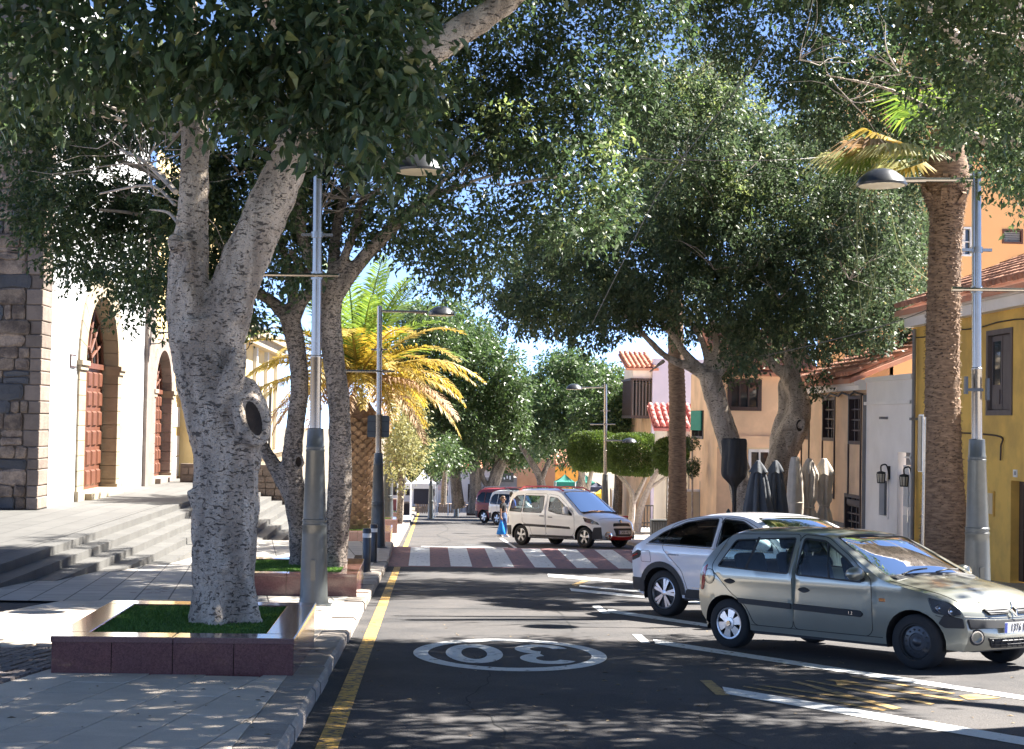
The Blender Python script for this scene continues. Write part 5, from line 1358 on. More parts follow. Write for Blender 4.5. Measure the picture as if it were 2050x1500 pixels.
fartree('sunlit round fig right of the road centre under the open sky', 1130, 106, [[(1085, 1010, 22, 0), (1082, 960, 16, 0), (1060, 920, 12, 0), (1040, 890, 8, 0)], [(1082, 965, 12, 0), (1100, 920, 8, 0)], [(1150, 1010, 18, 2), (1165, 950, 14, 2), (1150, 890, 10, 2)]],
        [(1050, 790), (1075, 735), (1130, 708), (1180, 722), (1225, 745), (1215, 850), (1180, 915), (1120, 915), (1060, 890)], .28)
fartree('fig beside the lilac building with sunlit pale green top', 1240, 92, [[(1235, 1030, 20, 0), (1238, 950, 16, 0), (1230, 880, 12, 0)]],
        [(1190, 740), (1240, 740), (1265, 790), (1275, 850), (1262, 890), (1170, 900), (1160, 800)], .25)
fartree('small fig bush with bright leaves in front of the splayed trunks', 895, 84, [[(888, 1010, 12, 0), (890, 960, 10, 0), (895, 920, 7, 0)]],
        [(855, 890), (885, 878), (915, 890), (935, 915), (925, 935), (890, 925), (870, 940), (850, 930)], .20, step=18, rpx=17)
fartree('low olive-green feathery tree between date palm and market tents', 805, 62, [[(800, 1045, 14, 0), (805, 960, 12, 0), (815, 880, 8, 0)], [(803, 970, 8, 0), (790, 900, 6, 0)]],
        [(772, 800), (800, 785), (838, 810), (845, 870), (835, 930), (815, 950), (795, 960), (778, 940)], .15, mt=olive_leaf, step=20, rpx=20, group=None, dd=1.2, name='olive_tree', K=2.0)
fartree('dark fig far left behind the market tents', 850, 125, [[(862, 1020, 14, 0), (860, 950, 12, 0), (850, 900, 10, 0)]], [(800, 860), (900, 850), (900, 930), (860, 950), (800, 940)], .30)
# ------------------------------------------------------------------ flat clipped trees on the right
def clipped(label, px0, px1, py0, py1, d, trunk):
    k = d / FPX; cx_ = (px0 + px1) / 2; b = P(cx_, 960, d)
    r = tree(label, (b.x, d, gz(d) + KH), 'flat clipped trees along the right side', name='clipped_tree')
    mb = MB()
    for t in trunk: limb(mb, [(x, y, d, w) for x, y, w in t], 8)
    mb.build('trunk', twig_m, r, smooth=True)
    c0 = P(cx_, (py0 + py1) / 2, d); rx = (px1 - px0) / 2 * k; rz = (py1 - py0) / 2 * k; ry = rx * 0.8
    n = 26000
    q = rng.normal(size=(n, 3)); q /= np.linalg.norm(q, ord=3.0, axis=1)[:, None]
    q = q * (1 - rng.uniform(0, .62, n)[:, None] ** 2.2) * (1 + .07 * np.sin(q[:, 0:1] * 7 + q[:, 1:2] * 5))
    Pp = np.array(c0) + q * np.array([rx, ry, rz * 1.05]); s = .11
    D = q + rng.normal(size=(n, 3)) * .6; D /= np.linalg.norm(D, axis=1)[:, None]; Nn = rng.normal(size=(n, 3)); X = np.cross(D, Nn); X /= np.linalg.norm(X, axis=1)[:, None]; Nn = np.cross(X, D)
    me = cloud_mesh('crown', (Pp, D, X, Nn, np.full(n, s) * rng.uniform(.6, 1.2, n))); o = link_mesh('crown', me, hedge_leaf, r); o['kind'] = 'stuff'
clipped('leftmost flat-topped clipped tree, its bright green dome over the parked van', 1140, 1242, 868, 940, 76, [[(1168, 1050, 12), (1175, 990, 10), (1185, 940, 8)], [(1176, 985, 7), (1160, 940, 5)]])
clipped('middle flat-topped clipped tree with trunk forking like a Y', 1215, 1330, 872, 948, 71, [[(1262, 1060, 15), (1266, 1010, 12), (1262, 980, 9), (1232, 945, 6)], [(1266, 1010, 10), (1290, 960, 8), (1305, 930, 6)]])
clipped('rightmost dark flat-topped clipped tree beside the slender palm', 1312, 1396, 880, 948, 66, [[(1275, 1065, 16), (1282, 1020, 14), (1300, 975, 11), (1318, 940, 8)], [(1300, 978, 7), (1340, 950, 5)]])
# topiary balls in front of the ruined wall
k_ = 50; r = tree('small two-ball topiary standing by the cream garden wall', tuple(P(1386, 1030, k_)), name='topiary', cat='topiary')
mb = MB(); limb(mb, [(1386, 1040, k_, 4), (1386, 960, k_, 4), (1386, 880, k_, 3)], 6); mb.build('stem', twig_m, r)
crown('foliage', [clump(1386, 936, k_, 13, 17, .25, .07, 5), clump(1384, 888, k_, 14, 12, .25, .07, 4)], green_leaf, r, tlen=.08)
# ------------------------------------------------------------------ palms
def leaflet_frond(root, d0, up, length, bend, mt, seed, name='frond', parent=None, n=46, lw=.05, ll=.62, droop=.5):
    R_ = random.Random(seed); d = Vector(d0).normalized(); p = Vector(root); V, Fq, tn = [], [], []
    pts = [p.copy()]; seg = 14
    for k in range(seg):
        d = (d + Vector((0, 0, -bend * (0.35 + k / seg)))).normalized(); p = p + d * length / seg; pts.append(p.copy())
    mb = MB(); mb.tube(pts, [.035 * (1 - k / (seg + 2)) + .006 for k in range(seg + 1)], 5)
    V = list(mb.v); Fq = [f for f in mb.f if len(f) == 4]
    tn = [R_.random()] * len(Fq)
    for i in range(n):
        t = 0.10 + 0.9 * i / n; f = t * seg; a_ = min(int(f), seg - 1); q = pts[a_].lerp(pts[a_ + 1], f - a_); tg = (pts[a_ + 1] - pts[a_]).normalized()
        side = tg.cross(Vector((0, 0, 1))); 
        if side.length < .05: side = Vector((1, 0, 0))
        side.normalize(); nrm = side.cross(tg)
        L_ = ll * math.sin(math.pi * min(1, .18 + t * .78)) ** .7 * R_.uniform(.85, 1.1)
        for s_ in (-1, 1):
            ld = (tg * R_.uniform(.55, .8) + side * s_ * .9 + nrm * R_.uniform(.15, .45) - Vector((0, 0, droop * R_.uniform(.2, .9)))).normalized()
            w_ = tg * lw * .5; b = len(V)
            mid = q + ld * L_ * .55; tip = mid + (ld + Vector((0, 0, -droop * .7))).normalized() * L_ * .45
            V += [tuple(q - w_ * .6), tuple(q + w_ * .6), tuple(mid + w_), tuple(mid - w_), tuple(tip)]
            Fq += [(b, b + 1, b + 2, b + 3), (b + 3, b + 2, b + 4, b + 4)]; tn += [R_.random()] * 2
    me = bpy.data.meshes.new(name); me.from_pydata(V, [], [tuple(dict.fromkeys(f)) for f in Fq]); me.update()
    at = me.attributes.new('tone', 'FLOAT', 'FACE'); at.data.foreach_set('value', np.array(tn[:len(me.polygons)], dtype=np.float32))
    return link_mesh(name, me, mt, parent)
DP = 47.4
dp = empty('date_palm', tuple(P(706, 1056, DP)), 'date palm with yellowing arched fronds in the third red planter', 'palm')
mb = MB(); prof = [(706, 1065, 96), (707, 1040, 92), (709, 980, 82), (712, 930, 80), (714, 880, 84), (715, 840, 96), (715, 815, 70), (716, 795, 40)]
limb(mb, [(x, y, DP, w * .9) for x, y, w in prof], 20); mb.build('trunk', palm_bark, dp, smooth=True)
cp = catmull([(*P(x, y, DP), w * DP / FPX / 2) for x, y, w in prof[:-2]], 5)
zs = [c[2] for c in cp]; cnt = 0
z0, z1 = cp[0][2] + .15, cp[-1][2]
row = 0; z = z0
while z < z1:
    t = (z - z0) / (z1 - z0); i = min(range(len(cp)), key=lambda j: abs(cp[j][2] - z)); c = cp[i]
    nn_ = 13; size = .06 if t < .62 else .06 + .12 * (t - .62) / .38
    for k in range(nn_):
        a_ = 2 * math.pi * (k + .5 * (row % 2)) / nn_
        if math.sin(a_) > .35: continue
        o_ = Vector((math.cos(a_), math.sin(a_), 0)); s_ = Vector((-math.sin(a_), math.cos(a_), 0)); b = Vector((c[0], c[1], z)) + o_ * (c[3] * .88)
        w_ = c[3] * 2 * math.pi / nn_ * .46; h = .13; out = size * rnd.uniform(.7, 1.2)
        mb = MB(); mb.add([b - s_ * w_, b + Vector((0, 0, -h * .5)), b + s_ * w_, b + Vector((0, 0, h)), b + o_ * out + Vector((0, 0, h * .9)) - s_ * w_ * .5, b + o_ * out + Vector((0, 0, h * .9)) + s_ * w_ * .5],
                          [(0, 1, 4), (1, 5, 4), (1, 2, 5), (2, 3, 5), (3, 4, 5), (3, 0, 4)])
        mb.build('leaf_base', palm_base, dp)
    z += .125; row += 1
hub = P(716, 752, DP)
for k in range(66):
    a_ = k * 2.39996 + .3; tier = k / 66
    el = math.radians(80 - 80 * tier ** 0.8) + rnd.uniform(-.08, .08)
    dd = Vector((math.cos(a_) * math.cos(el), math.sin(a_) * math.cos(el), math.sin(el)))
    m_ = frond_g if tier < .40 else (frond_y if tier < .78 else (frond_b if k % 3 else frond_y))
    if .30 < tier < .45 and k % 2: m_ = frond_y
    L_ = rnd.uniform(3.3, 4.1) * (1.0 if tier < .8 else .9)
    leaflet_frond(hub + Vector((math.cos(a_) * .2, math.sin(a_) * .2, -.3 * tier + .1)), dd, 0, L_, (.07 if tier < .25 else .112 + .03 * (tier > .8)), m_, k, parent=dp, droop=.35 if tier < .5 else .8, n=56, lw=.055, ll=.60)
for k in range(8):
    a_ = k * .8; mb = MB(); q = hub + Vector((math.cos(a_) * .3, -.3 + math.sin(a_) * .3, 0)); mb.tube(catmull([q, q + Vector((math.cos(a_) * .5, -.5, .1)), q + Vector((math.cos(a_) * .8, -.9, -.5))], 4), .03, 5)
    for j in range(14): mb.tube([q + Vector((math.cos(a_) * .7, -.8, -.35)), q + Vector((math.cos(a_) * .7 + rnd.uniform(-.25, .25), -.8 + rnd.uniform(-.2, .2), -.7 + rnd.uniform(-.2, .2)))], .016, 4)
    mb.build('fruit_stalk', palm_base, dp)
def fan_leaf(parent, root, d0, plen, R0_, mt, seed, n=26):
    R_ = random.Random(seed); d = Vector(d0).normalized(); p = Vector(root); q = p + d * plen
    mb = MB(); mb.tube([p, p.lerp(q, .5) + Vector((0, 0, .05)), q], [.03, .022, .018], 5)
    V = list(mb.v); Fq = [f for f in mb.f if len(f) == 4]; tn = [.5] * len(Fq)
    side = d.cross(Vector((0, 0, 1))).normalized(); nrm = side.cross(d)
    for i in range(n):
        a_ = math.radians(-105 + 210 * i / (n - 1)); ld = (d * math.cos(a_) + side * math.sin(a_) + nrm * .15).normalized(); L_ = R0_ * R_.uniform(.85, 1.1) * (.75 + .25 * math.cos(a_))
        wv = ld.cross(nrm).normalized() * .035; mid = q + ld * L_ * .55; tip = mid + (ld + Vector((0, 0, -.9))).normalized() * L_ * .5; b = len(V)
        V += [tuple(q), tuple(mid + wv), tuple(tip), tuple(mid - wv)]; Fq.append((b, b + 1, b + 2, b + 3)); tn.append(R_.random())
    me = bpy.data.meshes.new('fan_leaf'); me.from_pydata([tuple(v) for v in V], [], Fq); me.update()
    at = me.attributes.new('tone', 'FLOAT', 'FACE'); at.data.foreach_set('value', np.array(tn, dtype=np.float32))
    return link_mesh('fan_leaf', me, mt, parent)
DF = 26.0
fp = empty('fan_palm', tuple(ground(P(1885, 1150, DF).x, DF, KH)), 'thick fibrous palm trunk beside the right-hand lamp post', 'palm')
mb = MB(); R_ = random.Random(4)
pp = [(1888, 1215, 118), (1886, 1170, 106), (1888, 1120, 100), (1890, 1050, 92), (1888, 950, 80), (1887, 850, 72), (1887, 700, 68), (1889, 600, 66), (1892, 500, 66), (1895, 430, 68), (1893, 395, 84), (1893, 370, 96), (1893, 330, 88), (1895, 260, 60)]
cpp = catmull([(*P(x, y, DF), w * DF / FPX / 2) for x, y, w in pp], 16)
mb.tube([c[:3] for c in cpp], [c[3] * (1 + (.025 if i % 2 else -.02) + R_.uniform(-.015, .015)) for i, c in enumerate(cpp)], 26)
tk = mb.build('trunk', palm_bark, fp, smooth=True, angle=180)
mb = MB()                                    # ragged fibres standing off the trunk
for k in range(5200):
    i = R_.randrange(4, len(cpp) - 24); c = cpp[i]; a_ = R_.uniform(0, 6.283); o_ = Vector((math.cos(a_), math.sin(a_), 0)); b = Vector(c[:3]) + o_ * c[3] * .97 + Vector((0, 0, R_.uniform(-.03, .03))); t_ = Vector((-o_.y, o_.x, 0))
    l = R_.uniform(.02, .05); w_ = R_.uniform(.01, .035); mb.add([b - t_ * w_, b + t_ * w_, b + o_ * l + Vector((0, 0, -.02)) + t_ * w_ * .4, b + o_ * l + Vector((0, 0, -.025)) - t_ * w_ * .4], [(0, 1, 2, 3)])
mb.build('fibre', palm_bark, fp, kind='stuff')
for k in range(34):
    a_ = 2 * math.pi * k / 34 + rnd.uniform(-.1, .1); c = P(1893, 392 - rnd.uniform(-22, 26), DF); o_ = Vector((math.cos(a_), math.sin(a_), 0)); s_ = Vector((-o_.y, o_.x, 0)); b = c + o_ * .30
    mb = MB(); mb.add([b - s_ * .07, b + s_ * .07, b + o_ * (.05 + .012 * (k * 7 % 9)) + s_ * .04 + Vector((0, 0, .17 + .02 * (k % 4))), b + o_ * (.05 + .012 * (k * 7 % 9)) - s_ * .04 + Vector((0, 0, .17 + .02 * (k % 4))), b - s_ * .06 + Vector((0, 0, .3)), b + s_ * .06 + Vector((0, 0, .3))], [(0, 1, 2, 3), (3, 2, 5, 4)])
    mb.build('leaf_boot', palm_bark, fp)
hubf = P(1880, 315, DF); frond_p = leafmat('pale_palm_frond', (.22, .24, .10), (.42, .40, .20), .6, .35)
for k, (px, py, m_) in enumerate([(1760, 300, frond_p), (1700, 290, frond_b), (1720, 310, frond_p), (1640, 320, frond_p), (1810, 310, frond_p), (1790, 350, frond_y), (1765, 345, frond_p), (1980, 260, frond_g), (1900, 180, frond_g), (1820, 200, frond_g), (1680, 330, frond_g), (1740, 270, frond_y)]):
    q = P(px, py, DF - 1 + (k % 4) * .6); v = q - hubf; fan_leaf(fp, hubf, v, v.length * .72, .95, m_, k, 34)
for k, pts in enumerate(([(1722, 385), (1716, 480), (1718, 560), (1727, 650)], [(1722, 390), (1728, 470), (1742, 540), (1748, 575)], [(1742, 395), (1756, 470), (1748, 570), (1726, 640)], [(1780, 400), (1796, 480), (1822, 530), (1858, 560)])):
    mb = MB(); q = [tuple(P(x, y, DF - .8)) for x, y in pts]; mb.tube(catmull([tuple(hubf), tuple(P(1780, 350, DF - .6))] + q, 5), .010, 5); mb.build('hanging_stalk', frond_p, fp)
DS = 47.0
spm = empty('slender_palm', tuple(ground(P(1356, 1040, DS).x, DS, KH)), 'slender ringed palm trunk left of the leaning figs', 'palm')
mb = MB(); pp = [(1354, 1075, 44), (1355, 1045, 40), (1356, 1000, 38), (1356, 900, 35), (1356, 800, 34), (1354, 740, 33), (1352, 640, 32), (1350, 520, 30)]
cpp = catmull([(*P(x, y, DS), w * DS / FPX / 2) for x, y, w in pp], 14)
mb.tube([c[:3] for c in cpp], [c[3] * (1 + (.04 if i % 2 else -.03)) for i, c in enumerate(cpp)], 16); mb.build('trunk', palm_bark, spm, smooth=True, angle=180)
for k in range(10):
    a_ = k * .63; v = Vector((math.cos(a_), math.sin(a_), .5)); fan_leaf(spm, P(1350, 520, DS), v, 1.0, .7, frond_g, k + 40, 20)
# ================================================================== cars
def paint(name, col, metal=0.0, rough=0.35, coat=1.0):
    return M_(name, col, rough, metal=metal, coat=coat, col2=tuple(c * .9 for c in col), nscale=3, amt=.5, speck=.03 if metal else 0, sscale=900)
def smoothloop(pts, n=5): return catmull(pts, n, closed=True)
def rounded(pts, r=.05, n=4):                # polygon with rounded corners
    out = []; m = len(pts)
    for i in range(m):
        p0, p, p1 = (Vector(pts[(i - 1) % m]), Vector(pts[i]), Vector(pts[(i + 1) % m]))
        a_, b_ = (p0 - p), (p1 - p); rr = min(r, a_.length * .45, b_.length * .45)
        s, e = p + a_.normalized() * rr, p + b_.normalized() * rr
        for k in range(n + 1):
            t = k / n; q = s * (1 - t) ** 2 + p * 2 * t * (1 - t) + e * t * t; out.append((q.x, q.y))
    return out
def grow(poly, d):
    c = [sum(p[i] for p in poly) / len(poly) for i in (0, 1)]; n = len(poly); out = []
    area = sum(poly[i][0] * poly[(i + 1) % n][1] - poly[(i + 1) % n][0] * poly[i][1] for i in range(n)); sg = 1 if area > 0 else -1
    for i in range(n):
        a_, b_ = Vector(poly[i - 1]), Vector(poly[(i + 1) % n]); t = (b_ - a_)
        if t.length < 1e-6: out.append(poly[i]); continue
        t.normalize(); out.append((poly[i][0] + t.y * d * sg, poly[i][1] - t.x * d * sg))
    return out
class Car:
    """shell from a side outline E and a centre line C (paired points, rear bottom over the roof to front bottom) and a half width w(x,z)"""
    def __init__(s, prof, w, wheels, wr, arch_r, sill, n=7, pw=2.6):
        s.prof = catmull(prof, n); s.w = w; s.wheels = wheels; s.wr = wr; s.ar = arch_r; s.sill = sill; s.pw = pw
        A = np.array(s.prof); d = np.hypot(np.diff(A[:, 0]), np.diff(A[:, 1])); s.S = np.concatenate([[0], np.cumsum(d)]); s.A = A
    def side_pt(s, x, z, off=0, sd=-1):
        return Vector((x, sd * (s.w(x, z) + off), z))
    def strip(s, q, t, off=0.0):
        q = min(max(q, 0), s.S[-1]); i = min(int(np.searchsorted(s.S, q, 'right')) - 1, len(s.S) - 2); i = max(i, 0); f = (q - s.S[i]) / (s.S[i + 1] - s.S[i])
        xc, zc, xe, ze = s.A[i] * (1 - f) + s.A[i + 1] * f
        k = abs(t) ** s.pw; x = xc * (1 - k) + xe * k; z = zc * (1 - k) + ze * k
        dx, dz = s.A[i + 1][0] - s.A[i][0], s.A[i + 1][1] - s.A[i][1]; l = math.hypot(dx, dz) + 1e-9
        return Vector((x - dz / l * off, t * s.w(xe, ze), z + dx / l * off))
    def s_of(s, x, front=True, z=None):      # arc position of a centre-line point with that x (front: towards the nose)
        idx = range(len(s.A) - 1, -1, -1) if front else range(len(s.A))
        best = min(idx, key=lambda i: abs(s.A[i][0] - x) + (abs(s.A[i][1] - z) if z is not None else 0)); return s.S[best]
    def cdt_regions(s, bound, loops, step):
        vs_, ed = [], []
        def lp(p):
            n = len(vs_); vs_.extend(Vector(q) for q in p); ed.extend((n + i, n + (i + 1) % len(p)) for i in range(len(p)))
        lp(bound)
        for l in loops: lp(l)
        xs = [p[0] for p in bound]; zs = [p[1] for p in bound]
        x = min(xs)
        while x < max(xs):
            z = min(zs)
            while z < max(zs):
                if inpoly(x, z, bound): vs_.append(Vector((x + .0007, z + .0003)))
                z += step
            x += step
        r = delaunay_2d_cdt(vs_, ed, [], 0, 1e-6)
        V = r[0]; out = []
        for f in r[2]:
            c = (sum(V[i].x for i in f) / len(f), sum(V[i].y for i in f) / len(f))
            if inpoly(c[0], c[1], bound): out.append((tuple(f), c))
        return V, out
def wheel(root, c, r, wd, style, sd, rimmat=silver, rr=None):
    """tyre as the part, rim and spokes as its sub-parts; sd = side the outer face looks to"""
    rr = rr or r * .64; M = Matrix.Translation(c) @ Matrix.Rotation(math.pi / 2 * (1 if sd < 0 else -1), 4, 'X')
    mb = MB(); mb.lathe([(rr, -wd * .5), (r * .9, -wd * .5), (r * .985, -wd * .38), (r, -wd * .2), (r, wd * .2), (r * .985, wd * .38), (r * .9, wd * .5), (rr * 1.04, wd * .48), (rr, wd * .40)], 36, M, cap=False)
    ty = mb.build('wheel', rubber, root, smooth=True, angle=50, local=True)
    mb = MB(); mb.lathe([(rr * 1.0, -wd * .3), (rr * 1.0, wd * .40), (rr * .93, wd * .43), (rr * .90, wd * .36), (rr * .90, -wd * .1)], 36, M, cap=False); mb.build('rim', rimmat if style != 'steel' else black_m, ty, smooth=True, local=True)
    mb = MB(); mb.lathe([(rr * .92, -wd * .12), (0.01, -wd * .08)], 28, M, cap=True); mb.build('brake_disc', black_m, ty, local=True)
    mb = MB()
    z1 = wd * .40; z0 = wd * .26
    def spoke(a_, wi, wo, ri, ro, zz=z1, zo=None):
        zo = zz if zo is None else zo; ca, sa = math.cos(a_), math.sin(a_)
        q = [(ri, -wi), (ro, -wo), (ro, wo), (ri, wi)]
        top = [M @ Vector((x * ca - y * sa, x * sa + y * ca, zz if x == ri else zo)) for x, y in q]; bot = [M @ Vector((x * ca - y * sa, x * sa + y * ca, (zz if x == ri else zo) - .045)) for x, y in q]
        mb.hexa(bot, top)
    if style == 'cover6':
        for k in range(6): spoke(2 * math.pi * k / 6 + .3, rr * .17, rr * .30, rr * .25, rr * .93, z1, z1 - .005)
        mb.lathe([(rr * .40, z1 - .03), (rr * .38, z1 + .004), (.01, z1 + .01)], 28, M)
        mb.lathe([(rr * .99, z1 - .02), (rr * .98, z1 + .006), (rr * .88, z1 + .002), (rr * .87, z1 - .02)], 36, M, cap=False)
        mb.build('hubcap', silver, ty, smooth=True, angle=30, local=True)
        m2 = MB(); m2.lathe([(rr * .17, z1 + .012), (rr * .16, z1 + .018), (.005, z1 + .018)], 20, M); em = m2.build('hub_badge', chrome, ty, local=True)
    elif style == 'steel':
        mb.lathe([(rr * .9, z0), (rr * .8, z1 - .02), (rr * .5, z1 - .015), (rr * .42, z0 - .02), (rr * .28, z0), (.01, z0 + .01)], 32, M); o = mb.build('steel_disc', lamp_dark, ty, smooth=True, angle=50, local=True)
        m2 = MB()
        for k in range(14):
            a_ = 2 * math.pi * k / 14; m2.lathe([(rr * .055, 0), (rr * .055, .004), (.001, .005)], 8, M @ Matrix.Translation((rr * .68 * math.cos(a_), rr * .68 * math.sin(a_), z1 - .016)))
        m2.build('wheel_holes', black_m, ty, local=True)
    else:
        n = 5
        if style == 'alloy5':
            for k in range(n):
                a_ = 2 * math.pi * k / n + .25; spoke(a_, rr * .12, rr * .20, rr * .12, rr * .95, z1 - .004, z1 - .01)
        else:
            for k in range(n):
                a_ = 2 * math.pi * k / n + .1
                for q in (-.16, .16): spoke(a_ + q, rr * .055, rr * .11, rr * .12, rr * .96, z1, z1 - .005)
        mb.lathe([(rr * .22, z0), (rr * .20, z1), (.01, z1 + .008)], 24, M); mb.build('spokes', silver, ty, smooth=True, angle=30, local=True)
        if style == 'diamond':
            m2 = MB()
            for k in range(n):
                a_ = 2 * math.pi * (k + .5) / n + .1; ca, sa = math.cos(a_), math.sin(a_); q = [(rr * .3, -rr * .07), (rr * .92, -rr * .20), (rr * .92, rr * .20), (rr * .3, rr * .07)]
                m2.hexa([M @ Vector((x * ca - y * sa, x * sa + y * ca, z0 - .02)) for x, y in q], [M @ Vector((x * ca - y * sa, x * sa + y * ca, z0)) for x, y in q])
            m2.build('spoke_inserts', black_m, ty, local=True)
    return ty
def frame_on_road(p_rear, heading, slope=True):
    """car frame: origin on the road below the rear axle, x forward, y left, z up"""
    n = Vector((0, SL, 1)).normalized(); f = Vector((heading[0], heading[1], -SL * heading[1])).normalized(); f = (f - n * f.dot(n)).normalized(); l = n.cross(f)
    return Matrix(((f.x, l.x, n.x, p_rear[0]), (f.y, l.y, n.y, p_rear[1]), (f.z, l.z, n.z, gz(p_rear[1])), (0, 0, 0, 1)))
def build_car(name, M, spec, label, group=None, cat='car'):
    root = empty(name, label=label, cat=cat, group=group, mtx=M)
    c = Car(spec['prof'], spec['w'], spec['wheels'], spec['wr'], spec['ar'], spec['sill'], pw=spec.get('pw', 2.6)); pm = spec['paint']; L_ = dict(local=True)
    E = [(a_[2], a_[3]) for a_ in c.A]
    # bottom edge with wheel arches, front to rear
    bot = []; x_r, x_f = spec['wheels']; za = spec['wr']
    def arch(xc):
        r = c.ar; a0 = math.asin(min(1, max(-1, (c.sill - za) / r))); return [(xc + r * math.cos(t), za + r * math.sin(t)) for t in np.linspace(a0, math.pi - a0, 15)]
    fa, ra = arch(x_f), arch(x_r)
    bound = E + [(E[-1][0] - .03, c.sill)] * 0 + [(p[0], p[1]) for p in fa] + [(p[0], p[1]) for p in ra]
    wins = {k: rounded(v, spec.get('wr_r', .045)) for k, v in spec['windows'].items()}
    inner = {k: grow(v, -.018) for k, v in wins.items()}
    doors = {k: rounded(v, .07) for k, v in spec['doors'].items()}
    V, F_ = c.cdt_regions(bound, list(wins.values()) + list(inner.values()) + list(doors.values()), .07)
    gm = spec.get('glass', car_glass)
    for sd in (-1, 1):
        parts = {}
        for f, q in F_:
            key = 'body'
            for k in wins:
                if inpoly(*q, wins[k]): key = ('glass', k) if inpoly(*q, inner[k]) else 'seal'; break
            else:
                for k in doors:
                    if inpoly(*q, doors[k]): key = ('door', k); break
            parts.setdefault(key, []).append(f)
        if sd == -1: bodyfaces = {}
        P3 = [c.side_pt(v.x, v.y, 0, sd) for v in V]
        # inset glass slightly, raise seal slightly
        for key, fs in parts.items():
            if key == 'body': bodyfaces[sd] = (P3, fs); continue
            off = -.012 if key[0] == 'glass' else (.002 if key == 'seal' else 0.0)
            pts = [c.side_pt(v.x, v.y, off, sd) for v in V] if off else P3
            used = sorted({i for f in fs for i in f}); mp = {u: i for i, u in enumerate(used)}
            mb = MB(); mb.add([pts[i] for i in used], [tuple(mp[i] for i in (f if sd == -1 else f[::-1])) for f in fs])
            nm, mt = ('door', pm) if key[0] == 'door' else (('side_window', gm) if key[0] == 'glass' else ('window_seal', black_m))
            mb.build(nm, mt, root, smooth=True, angle=50, local=True)
        for k, v in doors.items():
            pts = [c.side_pt(p[0], p[1], .001, sd) for p in v]; mb = MB(); mb.tube(pts + pts[:1], .0042, 4, cap=False); mb.build('door_gap', black_m, root, local=True)
    # strip over the car: windscreen, rear window and painted rest
    S1 = c.S[-1]; tw = .78
    q0, q1 = c.s_of(spec['ws'][0]), c.s_of(spec['ws'][1]); r0, r1 = c.s_of(*spec['rw'][0]), c.s_of(*spec['rw'][1])
    ws = rounded([(q0, -tw * .86), (q1, -tw * .90), (q1, tw * .90), (q0, tw * .86)], .06); wsi = grow(ws, -.022)
    rw = rounded([(r0, -tw * .82), (r1, -tw * .80), (r1, tw * .80), (r0, tw * .82)], .08); rwi = grow(rw, -.02)
    if q0 > q1: pass
    bnd = [(s_, -tw) for s_ in c.S] + [(s_, tw) for s_ in c.S[::-1]]
    V2, F2_ = c.cdt_regions(bnd, [ws, wsi, rw, rwi], .075)
    grp = {}
    for f, q in F2_:
        k = 'body'
        if inpoly(*q, ws): k = 'windscreen' if inpoly(*q, wsi) else 'seal'
        elif inpoly(*q, rw): k = 'rear_window' if inpoly(*q, rwi) else 'seal'
        grp.setdefault(k, []).append(f)
    P2 = [c.strip(v.x, max(-1, min(1, v.y / tw))) for v in V2]
    for k, fs in grp.items():
        if k == 'body': continue
        pts = [c.strip(v.x, max(-1, min(1, v.y / tw)), .002 if k == 'seal' else -.008) for v in V2]
        used = sorted({i for f in fs for i in f}); mp = {u: i for i, u in enumerate(used)}
        mb = MB(); mb.add([pts[i] for i in used], [tuple(mp[i] for i in f[::-1]) for f in fs])
        mb.build({'seal': 'window_seal'}.get(k, k), black_m if k == 'seal' else spec.get('ws_glass', car_glass) if k == 'windscreen' else gm, root, smooth=True, angle=50, local=True)
    mb = MB(); mb.add(P2, [f[::-1] for f in grp['body']])
    for sd in (-1, 1): mb.add(bodyfaces[sd][0], [f if sd == -1 else f[::-1] for f in bodyfaces[sd][1]])
    me = mb.mesh('body'); bm = bmesh.new(); bm.from_mesh(me); bmesh.ops.remove_doubles(bm, verts=bm.verts, dist=.004)
    bmesh.ops.delete(bm, geom=[v for v in bm.verts if not v.link_faces], context='VERTS'); bm.to_mesh(me); bm.free()
    body = link_mesh('body', me, pm, root, True, 60, local=True)
    # arches, floor, cabin
    for xc in spec['wheels']:
        for sd in (-1, 1):
            mb = MB(); n = 16; r = c.ar
            for i in range(n):
                t0, t1 = -.25 + (math.pi + .5) * i / n, -.25 + (math.pi + .5) * (i + 1) / n
                a_ = [(xc + r * math.cos(t), za + r * math.sin(t)) for t in (t0, t1)]
                y1 = [c.w(p[0], max(p[1], c.sill)) - .004 for p in a_]
                mb.quad((a_[0][0], sd * y1[0], a_[0][1]), (a_[1][0], sd * y1[1], a_[1][1]), (a_[1][0], sd * .42, a_[1][1]), (a_[0][0], sd * .42, a_[0][1]))
            mb.build('wheel_arch', black_m, body, local=True)
            if spec.get('cladding'):
                mb = MB(); k = spec['cladding']
                for i in range(n):
                    t0, t1 = .0 + math.pi * i / n, math.pi * (i + 1) / n
                    qs = []
                    for t, rr in ((t0, r - .01), (t1, r - .01), (t1, r + k), (t0, r + k)):
                        x, z = xc + rr * math.cos(t), za + rr * math.sin(t); z = max(z, c.sill); qs.append(c.side_pt(x, z, .010, sd))
                    mb.quad(*qs)
                mb.build('arch_trim', black_m, body, local=True, smooth=True)
    mb = MB(); yw = c.w(1.2, c.sill) - .03
    mb.box(x_r - .5, x_f + .45, -.45, .45, c.sill - .03, c.sill + .05); mb.box(x_r + c.ar, x_f - c.ar, -yw, yw, c.sill - .03, c.sill + .05)
    mb.box(x_f - c.ar + .02, x_f + .36, -.5, .5, c.sill + .05, spec['dash'] - .42); mb.build('underbody', black_m, root, local=True)
    mb = MB(); xd = spec['dash_x']; mb.box(xd - .22, xd + .25, -yw + .06, yw - .06, spec['dash'] - .30, spec['dash'] - .03); mb.build('dashboard', black_m, root, local=True, bevel=.04)
